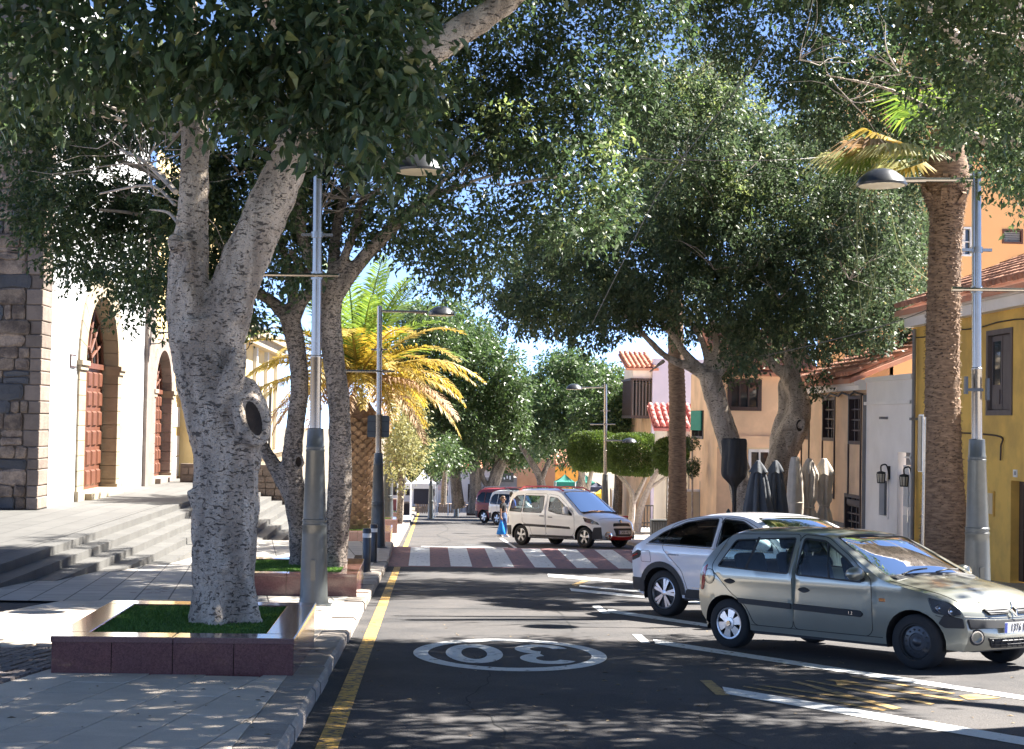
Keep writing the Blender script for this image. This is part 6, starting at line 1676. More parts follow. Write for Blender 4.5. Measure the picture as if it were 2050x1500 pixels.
    for sd in (-1, 1):
        for row, xs in enumerate(spec['seats']):
            z0 = c.sill + .12; mb = MB(); mb.box(xs - .05, xs + .42, sd * .36 - .23, sd * .36 + .23, z0, z0 + .24)
            Mb = Matrix.Translation((xs - .02, sd * .36, z0 + .2)) @ Matrix.Rotation(math.radians(-16), 4, 'Y'); mb.box(-.08, .05, -.22, .22, 0, .58, Mb); st = mb.build('seat', seat_m, root, local=True, bevel=.05)
            mb = MB(); mb.box(-.05, .04, -.13, .13, .62, .82, Mb); mb.build('headrest', seat_m, st, local=True, bevel=.04)
    mb = MB(); Ms = Matrix.Translation((xd - .42, .36, spec['dash'] - .06)) @ Matrix.Rotation(math.radians(-65), 4, 'Y')
    mb.tube([Ms @ Vector((.18 * math.cos(2 * math.pi * k / 20), .18 * math.sin(2 * math.pi * k / 20), 0)) for k in range(21)], .014, 6); mb.build('steering_wheel', black_m, root, local=True)
    for k, xc in enumerate(spec['wheels']):
        for sd in (-1, 1):
            yy = sd * (c.w(xc, c.sill + .1) - spec['tyre_w'] / 2 - .015)
            wheel(root, Vector((xc, yy, spec['wr'])), spec['wr'], spec['tyre_w'], spec['style'][k], sd, rr=spec.get('rim'))
    return root, c, body
def side_patch(c, root, name, poly, mt, th=.02, sds=(-1, 1), inset=.006, step=.09):
    """raised plate following the flank"""
    out = None
    for sd in sds:
        V, F_ = c.cdt_regions(poly, [], step); mb = MB(); n = len(poly); ins = grow(poly, -inset)
        V, F_ = c.cdt_regions(ins, [], step)
        mb.add([c.side_pt(v.x, v.y, th, sd) for v in V], [f if sd == -1 else f[::-1] for f, q in F_])
        a_ = [c.side_pt(p[0], p[1], -.003, sd) for p in poly]; b_ = [c.side_pt(p[0], p[1], th, sd) for p in ins]
        for i in range(n): mb.quad(a_[i], a_[(i + 1) % n], b_[(i + 1) % n], b_[i])
        out = mb.build(name, mt, root, local=True, smooth=True, angle=35)
    return out
def strip_patch(c, root, name, poly, mt, th=.012, inset=.006, step=.08, tw=.78):
    ins = grow(poly, -inset); V, F_ = c.cdt_regions(ins, [], step); mb = MB(); n = len(poly)
    mb.add([c.strip(v.x, max(-1, min(1, v.y / tw)), th) for v in V], [f[::-1] for f, q in F_])
    a_ = [c.strip(p[0], max(-1, min(1, p[1] / tw)), -.004) for p in poly]; b_ = [c.strip(p[0], max(-1, min(1, p[1] / tw)), th) for p in ins]
    for i in range(n): mb.quad(a_[i], a_[(i + 1) % n], b_[(i + 1) % n], b_[i])
    return mb.build(name, mt, root, local=True, smooth=True, angle=35)
def interp(x, tab):
    if x <= tab[0][0]: return tab[0][1]
    for (a_, b_), (c_, d_) in zip(tab[:-1], tab[1:]):
        if x <= c_: t = (x - a_) / (c_ - a_); t = t * t * (3 - 2 * t); return b_ + (d_ - b_) * t
    return tab[-1][1]
def halfwidth(W, xr, xf, belt, roof_in, zr, rb=.26, fb=.42, sill=.2, nose=.16):
    def w(x, z):
        v = 1.0
        if x > xf - fb: t = min(1, (x - (xf - fb)) / fb); v -= nose * t ** 2.2
        if x < xr + rb: t = min(1, ((xr + rb) - x) / rb); v -= .09 * t ** 2.2
        y = W * v
        if z > belt: t = (z - belt) / (zr - belt); y -= roof_in * (t ** 1.25)
        else:
            t = (belt - z) / (belt - sill); y -= .055 * max(0, t - .35) ** 1.6 * 1.6 + .018 * (1 - abs(1 - min(1, t * 3.2))) * 0
            y += .012 * math.exp(-((z - (belt - .10)) / .05) ** 2)
        return y
    return w
def plate(root, M, txt, sx=.8, w_=.52, h_=.11):
    mb = MB(); mb.box(-w_ / 2, w_ / 2, -h_ / 2, h_ / 2, 0, .006, M); p = mb.build('licence_plate', white_pl, root, local=True)
    mb = MB(); mb.box(-w_ / 2 + .004, -w_ / 2 + .045, -h_ / 2 + .004, h_ / 2 - .004, .006, .008, M); mb.build('plate_band', blue_m, p, local=True)
    me = text_mesh(txt, h_ * .98, M @ Matrix.Translation((.02, 0, .008)), .001, 1.05, sx); link_mesh('plate_characters', me, black_m, p, local=True)
blue_m = M_('plate_blue', (.02, .05, .35), .4)
lens_m = glass('lamp_lens', (.85, .88, .9)); red_lens = M_('red_lens', (.35, .01, .01), .15, coat=1); amber = M_('amber_lens', (.5, .15, .01), .2)
def headlight(c, root, body, poly, r=.055, cen=((0, 0),), amber_at=None, zsign=1):
    """dark recess, reflectors and a clear cover on the front corner (both sides)"""
    for sd in (-1, 1):
        h = side_patch(c, body, 'headlight', poly, reflect_m, .006, (sd,))
        for (x, z) in cen:
            p = c.side_pt(x, z, -.0, sd); nrm = Vector((.8, sd * .6, .05)).normalized(); q = nrm.to_track_quat('Z', 'Y').to_matrix().to_4x4()
            mb = MB(); mb.lathe([(r, -.02), (r, .010), (r * .82, .0), (r * .45, -.004), (.003, .004)], 18, Matrix.Translation(p) @ q); mb.build('reflector', chrome, h, local=True, smooth=True)
        if amber_at: pass
        side_patch(c, h, 'lens', poly, lens_m, .02, (sd,))
reflect_m = M_('lamp_housing', (.10, .10, .105), .25, metal=.6)
# ------------------------------------------------------------------ 1. silver green five-door hatchback, nearest
hp = [(-.50, .27, -.30, .27), (-.60, .40, -.42, .40), (-.625, .56, -.46, .56), (-.60, .66, -.45, .66), (-.555, .80, -.43, .80), (-.50, .95, -.38, .95), (-.40, 1.12, -.28, 1.10), (-.27, 1.30, -.15, 1.24), (-.15, 1.385, -.02, 1.325),
      (.15, 1.42, .20, 1.365), (.60, 1.435, .60, 1.385), (1.0, 1.43, 1.0, 1.378), (1.30, 1.395, 1.28, 1.345), (1.45, 1.35, 1.42, 1.295), (1.72, 1.20, 1.70, 1.14), (2.00, 1.035, 1.98, .985), (2.16, .955, 2.13, .905),
      (2.40, .905, 2.38, .85), (2.75, .835, 2.68, .785), (3.00, .715, 2.88, .700), (3.13, .625, 2.99, .635), (3.20, .53, 3.04, .55), (3.245, .41, 3.07, .43), (3.235, .30, 3.05, .32), (3.16, .19, 2.98, .22)]
hp = [tuple((2.9 + (v - 2.9) * .6 if (i % 2 == 0 and v > 2.9) else v) for i, v in enumerate(p)) for p in hp]
clio = dict(prof=hp, w=halfwidth(.82, -.50, 3.05, .93, .20, 1.38, rb=.35, fb=.62, nose=.20), wheels=(0, 2.47), wr=.288, ar=.335, sill=.235, tyre_w=.165, rim=.185, style=('cover6', 'steel'),
    paint=paint('silver_green_paint', (.29, .295, .25), .55, .28), ws=(2.12, 1.36), rw=((-.47, False, 1.0), (-.21, False, 1.34)), dash=.98, dash_x=1.95, seats=(1.05, .12),
    windows={'rear': [(-.14, .945), (.03, 1.275), (.88, 1.325), (.90, .905)], 'front': [(.99, .90), (.98, 1.325), (1.28, 1.305), (1.62, 1.12), (1.87, .94), (1.87, .865)]},
    doors={'rear': [(-.23, .93), (-.06, 1.335), (.935, 1.36), (.945, .30), (.40, .30), (.28, .52), (.06, .66)], 'front': [(.955, .30), (.945, 1.36), (1.30, 1.34), (1.66, 1.14), (1.96, .93), (1.985, .86), (1.98, .36), (1.92, .30)]})
pr = Vector((3.32, 17.0, 0)); pf = Vector((4.64, 14.95, 0)); hd = (pf - pr).normalized(); lf = Vector((-hd.y, hd.x, 0))
hd = Vector((.575, -.818, 0)); lf = Vector((-hd.y, hd.x, 0)); gm_ = G(1634, 1318)
org = Vector((gm_.x, gm_.y, 0)) - hd * 1.235 * 1.0 + lf * .79 * .92
MC = frame_on_road(org, hd) @ Matrix.Diagonal((1.0, .94, .92, 1))
hatch, c1, body1 = build_car('hatchback_car', MC, clio, 'silver green five-door hatchback with one black steel wheel, nearest on the right')
side_patch(c1, root := hatch, 'side_moulding', rounded([(.16, .60), (.20, .535), (.94, .515), (.94, .585)], .02), black_m, .014)
sm = side_patch(c1, hatch, 'side_moulding', rounded([(.955, .585), (.955, .515), (1.84, .495), (1.88, .53), (1.84, .57)], .02), black_m, .014)
for sd in (-1,):
    me = text_mesh('1.2', .05, Matrix.Translation((1.72, -(c1.w(1.72, .53) + .016), .532)) @ Matrix.Rotation(math.pi / 2, 4, 'X'), .001); link_mesh('engine_badge', me, chrome, sm, local=True)
def handle(c, root, x, z, w_=.085, h=.028, bowl=True, mt=black_m):
    for sd in (-1, 1):
        d = side_patch(c, root, 'door_handle', smoothloop([(x - w_, z), (x, z + h * 1.2), (x + w_, z), (x, z - h * 1.2)], 4), mt, .008, (sd,))
        side_patch(c, d, 'handle_grip', rounded([(x - w_ * .7, z + h * .1), (x - w_ * .7, z + h * .8), (x + w_ * .7, z + h * .8), (x + w_ * .7, z + h * .1)], .01), mt, .022, (sd,))
handle(c1, hatch, .06, .785); handle(c1, hatch, 1.11, .745)
for sd in (-1, 1):
    side_patch(c1, hatch, 'window_post', [(.26, .93), (.30, .93), (.37, 1.31), (.33, 1.31)], black_m, .004, (sd,)); side_patch(c1, hatch, 'window_post', [(1.42, .88), (1.46, .88), (1.32, 1.30), (1.29, 1.30)], black_m, -.002, (sd,))
    side_patch(c1, body1, 'indicator', rounded([(2.07, .68), (2.07, .72), (2.15, .72), (2.15, .68)], .012), amber, .008, (sd,))
circ = lambda x, z, r, n=20: [(x + r * math.cos(2 * math.pi * k / n), z + r * math.sin(2 * math.pi * k / n)) for k in range(n)]
fl = side_patch(c1, body1, 'fuel_flap', circ(-.25, .83, .085), clio['paint'], .003, (-1,))
pts = [c1.side_pt(x, z, .002) for x, z in circ(-.25, .83, .088)]; mb = MB(); mb.tube(pts + pts[:1], .003, 4, cap=False); mb.build('flap_gap', black_m, fl, local=True)
for sd in (-1, 1):
    side_patch(c1, body1, 'tail_light', rounded([(-.415, .66), (-.37, .92), (-.29, .98), (-.31, .80), (-.36, .66)], .03), red_lens, .006, (sd,))
    M2 = Matrix.Translation((1.86, sd * (c1.w(1.86, .94) + .11), .965))
    mb = MB(); mb.lathe([(.0, -.075), (.05, -.07), (.075, -.03), (.08, .02), (.06, .06), (.0, .075)], 14, M2 @ Matrix.Scale(1.35, 4, (0, 1, 0)) @ Matrix.Rotation(math.pi / 2, 4, 'Y') @ Matrix.Scale(.95, 4, (1, 0, 0)), cap=False)
    mr = mb.build('door_mirror', clio['paint'], hatch, local=True, smooth=True, angle=180)
    mb = MB(); mb.tube([(1.88, sd * c1.w(1.88, .90), .90), (1.87, sd * (c1.w(1.86, .92) + .06), .93)], .025, 8); mb.build('mirror_arm', black_m, mr, local=True)
headlight(c1, hatch, body1, rounded([(2.64, .765), (2.70, .60), (2.86, .575), (2.965, .60), (2.94, .665), (2.84, .725)], .03), .05, ((2.77, .655), (2.88, .63)))
sN = c1.s_of(3.04, True, .625); s2 = c1.s_of(3.08, True, .53); s3 = c1.s_of(3.107, True, .41); s4 = c1.s_of(3.10, True, .30); sH = c1.s_of(2.96, True, .715)
for sg_ in (-1, 1):
    g_ = strip_patch(c1, body1, 'grille', rounded([(sN - .045, sg_ * .055), (sN + .035, sg_ * .07), (sN + .045, sg_ * .42), (sN - .03, sg_ * .48)] if sg_ > 0 else [(sN - .03, sg_ * .48), (sN + .045, sg_ * .42), (sN + .035, sg_ * .07), (sN - .045, sg_ * .055)], .02), black_m, .022)
    for k in range(2):
        a_ = [c1.strip(sN - .015 + k * .03, t / .78, .024) for t in np.linspace(sg_ * .08, sg_ * .44, 8)]; mb = MB(); mb.tube(a_, .004, 4); mb.build('grille_bar', lamp_dark, g_, local=True)
p = c1.strip(sN, 0, .04); mb = MB()
Mb = Matrix.Translation(p) @ Matrix.Rotation(math.radians(62), 4, 'Y')
dia = [(-.075, 0), (0, .045), (.075, 0), (0, -.045)]
for i in range(4): mb.tube([Mb @ Vector((*dia[i], 0)), Mb @ Vector((*dia[(i + 1) % 4], 0))], .010, 6)
mb.build('badge', chrome, body1, local=True)
mb = MB(); pts = [c1.strip(sH - .01, t, .001) for t in np.linspace(-.86, .86, 20)]; mb.tube(pts, .004, 4); mb.build('bonnet_gap', black_m, body1, local=True)
for sg_ in (-1, 1):
    pts = [c1.strip(q, sg_ * t, .001) for q, t in zip(np.linspace(c1.s_of(2.2), sH - .01, 12), np.linspace(.93, .86, 12))]; mb = MB(); mb.tube(pts, .004, 4); mb.build('bonnet_gap', black_m, body1, local=True)
bp = strip_patch(c1, hatch, 'bumper_strip', rounded([(s2 - .01, -.76), (s2 + .10, -.76), (s2 + .10, .76), (s2 - .01, .76)], .03), black_m, .020)
for sd in (-1, 1): side_patch(c1, bp, 'bumper_corner', rounded([(2.74, .50), (2.80, .595), (2.97, .56), (2.98, .46), (2.80, .455)], .02), black_m, .010, (sd,))
gr = strip_patch(c1, hatch, 'lower_grille', rounded([(s3 + .05, -.52), (s4 + .04, -.46), (s4 + .04, .46), (s3 + .05, .52)], .03), black_m, .016)
for k in range(3): pts = [c1.strip(s3 + .075 + k * .035, t / .78, .020) for t in np.linspace(-.47, .47, 12)]; mb = MB(); mb.tube(pts, .005, 4); mb.build('grille_bar', lamp_dark, gr, local=True)
for k in range(9): t = -.42 + k * .105; mb = MB(); mb.tube([c1.strip(s3 + .06, t / .78, .020), c1.strip(s4 + .03, t / .78, .020)], .006, 4); mb.build('grille_bar', lamp_dark, gr, local=True)
for sd in (-1, 1):
    p = c1.strip(s4 - .06, sd * .86, .0); q = Vector((.9, sd * .4, 0)).normalized().to_track_quat('Z', 'Y').to_matrix().to_4x4()
    mb = MB(); mb.lathe([(.062, -.02), (.066, .012), (.052, .012), (.046, -.01), (.003, -.004)], 20, Matrix.Translation(p) @ q); mb.build('fog_lamp', chrome, hatch, local=True, smooth=True)
    mb = MB(); mb.lathe([(.085, -.03), (.083, .004), (.064, .006)], 20, Matrix.Translation(p) @ q, cap=False); mb.build('fog_lamp_ring', black_m, hatch, local=True)
p = c1.strip(s2 + .075, 0, .035); plate(hatch, Matrix.Translation(p) @ Matrix.Rotation(math.radians(4), 4, 'Y') @ Matrix(((0, 0, 1, 0), (1, 0, 0, 0), (0, 1, 0, 0), (0, 0, 0, 1))), '1376 BLV')
for y0 in (.05, -.50):
    mb = MB(); q = [c1.strip(c1.s_of(2.13), y0 / .8, .02), c1.strip(c1.s_of(2.10), (y0 + .22) / .8, .03), c1.strip(c1.s_of(2.06), (y0 + .50) / .8, .015)]; mb.tube(q, .010, 5); mb.build('wiper', black_m, hatch, local=True)
pts = [c1.side_pt(x, .30, .001) for x in np.linspace(.35, 2.1, 20)]; mb = MB(); mb.tube(pts, .0035, 4); mb.build('sill_gap', black_m, body1, local=True)
mb = MB(); pts = [c1.strip(s2 + .0 - .035, t, .001) for t in np.linspace(-.99, .99, 20)]; mb.tube(pts, .0035, 4); mb.build('bumper_gap', black_m, body1, local=True)
pts = [c1.side_pt(x, z, .001) for x, z in ((2.72, .58), (2.80, .56), (2.95, .59))]; mb = MB(); mb.tube(pts, .0035, 4); mb.build('bumper_gap', black_m, body1, local=True)
# ------------------------------------------------------------------ 2. white coupe-shaped crossover
xp = [(-.72, .33, -.50, .33), (-.86, .50, -.62, .50), (-.90, .68, -.66, .68), (-.89, .84, -.66, .84), (-.86, .97, -.64, .96), (-.80, 1.05, -.58, 1.03), (-.62, 1.14, -.44, 1.10), (-.35, 1.29, -.22, 1.24), (-.05, 1.42, .04, 1.37),
      (.30, 1.52, .35, 1.465), (.75, 1.575, .76, 1.52), (1.20, 1.58, 1.18, 1.53), (1.50, 1.56, 1.46, 1.50), (1.70, 1.51, 1.66, 1.44), (2.00, 1.36, 1.97, 1.29), (2.30, 1.19, 2.26, 1.13), (2.45, 1.11, 2.40, 1.06),
      (2.75, 1.06, 2.70, 1.0), (3.1, 1.0, 3.0, .94), (3.40, .91, 3.22, .86), (3.54, .80, 3.32, .78), (3.60, .62, 3.36, .62), (3.62, .48, 3.36, .48), (3.56, .32, 3.30, .34), (3.45, .24, 3.2, .26)]
ark = dict(prof=xp, w=halfwidth(.91, -.72, 3.3, 1.03, .24, 1.53, rb=.55, fb=.7, sill=.28, nose=.2), wheels=(0, 2.72), wr=.345, ar=.40, sill=.30, tyre_w=.215, rim=.235, style=('diamond', 'diamond'), cladding=.075,
    paint=paint('pearl_white_paint', (.66, .68, .73), .0, .25), ws=(2.38, 1.58), rw=((-.72, False, 1.12), (-.18, False, 1.37)), dash=1.12, dash_x=2.2, seats=(1.25, .25), glass=dark_glass,
    windows={'rear': [(-.30, 1.085), (-.02, 1.27), (.35, 1.42), (.70, 1.475), (.95, 1.485), (1.0, 1.06)], 'front': [(1.07, 1.06), (1.02, 1.485), (1.40, 1.46), (1.72, 1.33), (2.06, 1.13), (2.12, 1.05)]},
    doors={'rear': [(.02, 1.02), (.10, 1.36), (.36, 1.455), (1.01, 1.50), (1.04, .42), (.52, .40), (.42, .70)], 'front': [(1.05, .42), (1.02, 1.50), (1.42, 1.475), (1.75, 1.35), (2.16, 1.10), (2.24, 1.0), (2.22, .45), (2.15, .40)]})
prr = G(1326, 1234); hd2 = Vector((.52, -.855, 0)).normalized(); lf2 = Vector((-hd2.y, hd2.x, 0))
org2 = Vector((prr.x, prr.y, 0)) + lf2 * .80
cross, c2_, body2 = build_car('crossover_car', frame_on_road(org2, hd2) @ Matrix.Diagonal((1.04, .92, .91, 1)), ark, 'white coupe-shaped crossover with dark windows parked behind the green hatchback')
side_patch(c2_, cross, 'sill_cladding', rounded([(.44, .30), (.50, .44), (2.2, .44), (2.3, .30)], .03), black_m, .012)
for sd in (-1, 1):
    side_patch(c2_, cross, 'sill_trim', rounded([(.60, .455), (.62, .475), (2.05, .475), (2.05, .455)], .008), chrome, .014, (sd,))
    side_patch(c2_, cross, 'bumper_cladding', rounded([(-.655, .36), (-.67, .56), (-.36, .56), (-.36, .36)], .03), black_m, .010, (sd,))
    t = side_patch(c2_, body2, 'tail_light', rounded([(-.655, .80), (-.655, .91), (-.50, .98), (-.40, .96), (-.45, .86)], .02), black_m, .006, (sd,))
    side_patch(c2_, t, 'tail_light_lens', rounded([(-.65, .85), (-.64, .885), (-.50, .935), (-.47, .90)], .01), red_lens, .016, (sd,))
    M2 = Matrix.Translation((2.02, sd * (c2_.w(2.0, 1.12) + .13), 1.14))
    mb = MB(); mb.lathe([(.0, -.09), (.06, -.08), (.09, -.03), (.09, .03), (.06, .07), (.0, .09)], 14, M2 @ Matrix.Scale(1.35, 4, (0, 1, 0)) @ Matrix.Rotation(math.pi / 2, 4, 'Y'), cap=False); mb.build('door_mirror', ark['paint'], cross, local=True, smooth=True, angle=180)
def bar_handle(c, root, x, z, mt, w_=.11):
    for sd in (-1, 1): d = side_patch(c, root, 'door_handle', rounded([(x - w_, z - .014), (x - w_, z + .014), (x + w_, z + .014), (x + w_, z - .014)], .012), mt, .03, (sd,))
bar_handle(c2_, cross, .26, .93, chrome); bar_handle(c2_, cross, 1.25, .93, chrome)
fl = side_patch(c2_, body2, 'fuel_flap', rounded([(-.42, .80), (-.42, .97), (-.22, .97), (-.20, .80)], .03), ark['paint'], .003, (-1,))
pts = [c2_.side_pt(x, z, .002) for x, z in rounded([(-.42, .80), (-.42, .97), (-.22, .97), (-.20, .80)], .03)]; mb = MB(); mb.tube(pts + pts[:1], .003, 4, cap=False); mb.build('flap_gap', black_m, fl, local=True)
s_b = c2_.s_of(-.88, False, .55); pb_ = strip_patch(c2_, cross, 'rear_bumper_panel', rounded([(.02, -.70), (s_b, -.72), (s_b, .72), (.02, .70)], .05), black_m, .010)
s_t = c2_.s_of(-.87, False, .90); strip_patch(c2_, body2, 'light_bar', rounded([(s_t - .035, -.74), (s_t + .03, -.74), (s_t + .03, .74), (s_t - .035, .74)], .02), red_lens, .006)
mb = MB(); mb.lathe([(.035, 0), (.03, .05), (.008, .09)], 8, Matrix.Translation((.42, 0, 1.53))); mb.build('roof_antenna', black_m, cross, local=True)
pts = [c2_.side_pt(x, z, .012) for x, z in ((-.30, 1.07), (1.0, 1.043), (2.12, 1.035))]; mb = MB(); mb.tube(pts, .009, 5); mb.build('window_trim', chrome, cross, local=True)
# ------------------------------------------------------------------ vans: one builder, three colours
def van(name, label, M, pcol, strip_col, trim_col=None, roof_rail=None, group=None, wheels='alloy5', plate_t='2458 HRZ', gl=None, metal=0.0):
    vp = [(-.62, .30, -.48, .30), (-.74, .42, -.62, .42), (-.77, .60, -.66, .60), (-.75, .80, -.66, .80), (-.72, 1.05, -.63, 1.05), (-.68, 1.35, -.59, 1.33), (-.62, 1.60, -.52, 1.56), (-.50, 1.73, -.38, 1.66),
          (-.1, 1.79, -.05, 1.715), (.6, 1.80, .6, 1.73), (1.3, 1.79, 1.25, 1.72), (1.65, 1.74, 1.6, 1.665), (1.82, 1.66, 1.77, 1.58), (2.15, 1.40, 2.12, 1.33), (2.50, 1.14, 2.46, 1.08), (2.66, 1.06, 2.60, .995),
          (2.95, .985, 2.86, .925), (3.25, .90, 3.10, .845), (3.44, .80, 3.26, .765), (3.53, .66, 3.32, .65), (3.59, .50, 3.35, .50), (3.58, .36, 3.34, .38), (3.48, .22, 3.25, .24)]
    sp = dict(prof=vp, w=halfwidth(.90, -.62, 3.3, 1.05, .17, 1.73, rb=.25, fb=.65, nose=.19), wheels=(0, 2.73), wr=.315, ar=.37, sill=.26, tyre_w=.195, rim=.21, style=(wheels, wheels),
        paint=pcol, ws=(2.60, 1.72), rw=((-.68, False, 1.12), (-.55, False, 1.62)), dash=1.12, dash_x=2.4, seats=(1.35, .35), glass=gl or car_glass, pw=3.2,
        windows={'quarter': [(-.52, 1.06), (-.44, 1.40), (-.25, 1.56), (.08, 1.58), (.08, 1.03)], 'rear': [(.12, 1.03), (.12, 1.575), (.98, 1.56), (1.02, 1.15), (.95, 1.02)],
                 'front': [(1.24, 1.09), (1.22, 1.54), (1.55, 1.50), (1.92, 1.27), (2.26, 1.02), (2.28, .96), (1.62, 1.0)]},
        doors={'slide': [(.10, .98), (.11, 1.63), (1.10, 1.62), (1.14, .34), (.52, .34), (.44, .60), (.10, .74)], 'front': [(1.16, .34), (1.13, 1.62), (1.58, 1.57), (1.98, 1.32), (2.36, 1.02), (2.36, .45), (2.26, .34)]})
    r, c, b = build_car(name, M, sp, label, group, 'van')
    side_patch(c, r, 'side_moulding', rounded([(.16, .60), (.16, .68), (1.13, .66), (1.13, .58)], .02), strip_col, .016); side_patch(c, r, 'side_moulding', rounded([(1.17, .58), (1.17, .66), (2.16, .62), (2.20, .55)], .02), strip_col, .016)
    side_patch(c, b, 'sill_cladding', rounded([(.40, .265), (.42, .34), (2.30, .34), (2.33, .265)], .02), strip_col, .01)
    for sd in (-1, 1):
        side_patch(c, r, 'rear_bumper', rounded([(-.64, .32), (-.655, .62), (-.38, .62), (-.40, .32)], .04), strip_col, .014, (sd,))
        side_patch(c, b, 'tail_light', rounded([(-.645, .66), (-.60, 1.30), (-.53, 1.34), (-.555, .80), (-.57, .66)], .03), red_lens, .008, (sd,))
        side_patch(c, r, 'front_bumper', rounded([(2.98, .255), (3.10, .62), (3.33, .64), (3.35, .28)], .03), strip_col, .014, (sd,))
        mb = MB(); mb.box(2.02, 2.16, sd * (c.w(2.1, 1.1) + .03), sd * (c.w(2.1, 1.1) + .21), 1.00, 1.24); mb.build('door_mirror', pcol, r, local=True, bevel=.05)
        bar_handle(c, r, .98, .93, black_m, .09); bar_handle(c, r, 1.34, .90, black_m, .09)
        if roof_rail: mb = MB(); mb.tube([(-.35, sd * .60, 1.73), (-.15, sd * .60, 1.83), (.6, sd * .60, 1.86), (1.3, sd * .60, 1.84), (1.62, sd * .60, 1.72)], .022, 8); mb.build('roof_rail', roof_rail, r, local=True, smooth=True)
        q_ = c.strip(c.s_of(3.58, True, .36) - .02, sd * .80, .0); qq = Vector((.9, sd * .4, 0)).normalized().to_track_quat('Z', 'Y').to_matrix().to_4x4()
        mb = MB(); mb.lathe([(.115, -.03), (.12, .02), (.085, .025), (.075, -.01), (.003, -.004)], 20, Matrix.Translation(q_) @ qq); mb.build('fog_lamp', chrome, r, local=True, smooth=True)
    headlight(c, r, b, rounded([(2.72, .93), (2.80, .78), (3.05, .72), (3.27, .70), (3.22, .78), (3.02, .87)], .03), .055, ((2.90, .82), (3.06, .78)))
    a0 = c.s_of(3.44, True, .80); a1 = c.s_of(3.53, True, .66); a2 = c.s_of(3.59, True, .50); a3 = c.s_of(3.58, True, .36); a4 = c.s_of(3.48, True, .22)
    strip_patch(c, r, 'upper_grille', rounded([(a0 + .06, -.36), (a1 + .0, -.42), (a1, .42), (a0 + .06, .36)], .03), black_m, .018)
    g2 = strip_patch(c, r, 'lower_grille', rounded([(a1 + .06, -.44), (a2 + .13, -.36), (a2 + .13, .36), (a1 + .06, .44)], .04), black_m, .016)
    strip_patch(c, r, 'bumper_lip', rounded([(a3 - .05, -.62), (a4 - .03, -.55), (a4 - .03, .55), (a3 - .05, .62), (a3 + .0, .40), (a3 + .02, 0), (a3 + .0, -.40)], .02), trim_col or strip_col, .012)
    plate(r, Matrix.Translation(c.strip(a2 + .02, 0, .035)) @ Matrix(((0, 0, 1, 0), (1, 0, 0, 0), (0, 1, 0, 0), (0, 0, 0, 1))), plate_t)
    p = c.strip(a0, 0, .02); mb = MB(); mb.lathe([(.06, 0), (.05, .012), (.01, .014)], 12, Matrix.Translation(p) @ Matrix.Rotation(math.radians(50), 4, 'Y')); mb.build('badge', chrome, b, local=True)
    for y0 in (-.55, .0):
        mb = MB(); mb.tube([c.strip(c.s_of(2.60), y0 / .8, .02), c.strip(c.s_of(2.55), (y0 + .5) / .8, .02)], .012, 5); mb.build('wiper', black_m, r, local=True)
    mb = MB(); pts = [c.strip(c.s_of(3.25, True, .90), t, .001) for t in np.linspace(-.8, .8, 12)]; mb.tube(pts, .005, 4); mb.build('bonnet_gap', black_m, b, local=True)
    return r, c
trim_grey = M_('dark_cladding', (.045, .042, .045), .7); rail_red = M_('red_rail', (.45, .02, .05), .4); lip_red = M_('red_lip', (.55, .02, .02), .4)
def place_px(px, py, hx, hy, yo=.80):
    g = G(px, py); h = Vector((hx, hy, 0)).normalized(); l = Vector((-h.y, h.x, 0)); return frame_on_road(Vector((g.x, g.y, 0)) + l * yo, h)
van('parked_van', 'cream-white van with red roof rails and red bumper lip beyond the crossing', place_px(1046, 1091, .66, -.75) @ Matrix.Scale(1.05, 4), paint('cream_white_paint', (.84, .82, .78), 0, .3), trim_grey, lip_red, rail_red)
van('parked_van', 'white van half hidden behind the one with red roof rails', place_px(997, 1051, .60, -.80) @ Matrix.Scale(1.1, 4), paint('plain_white_paint', (.78, .78, .77), 0, .3), trim_grey, None, None, plate_t='7031 FKC', gl=dark_glass)
van('parked_van', 'dark red van farthest of the parked vehicles with white roof rails', place_px(972, 1047, .66, -.75) @ Matrix.Scale(1.16, 4), paint('dark_red_paint', (.22, .008, .012), 0, .5, .15), trim_grey, None, silver, wheels='diamond', plate_t='5512 JMD', gl=dark_glass)
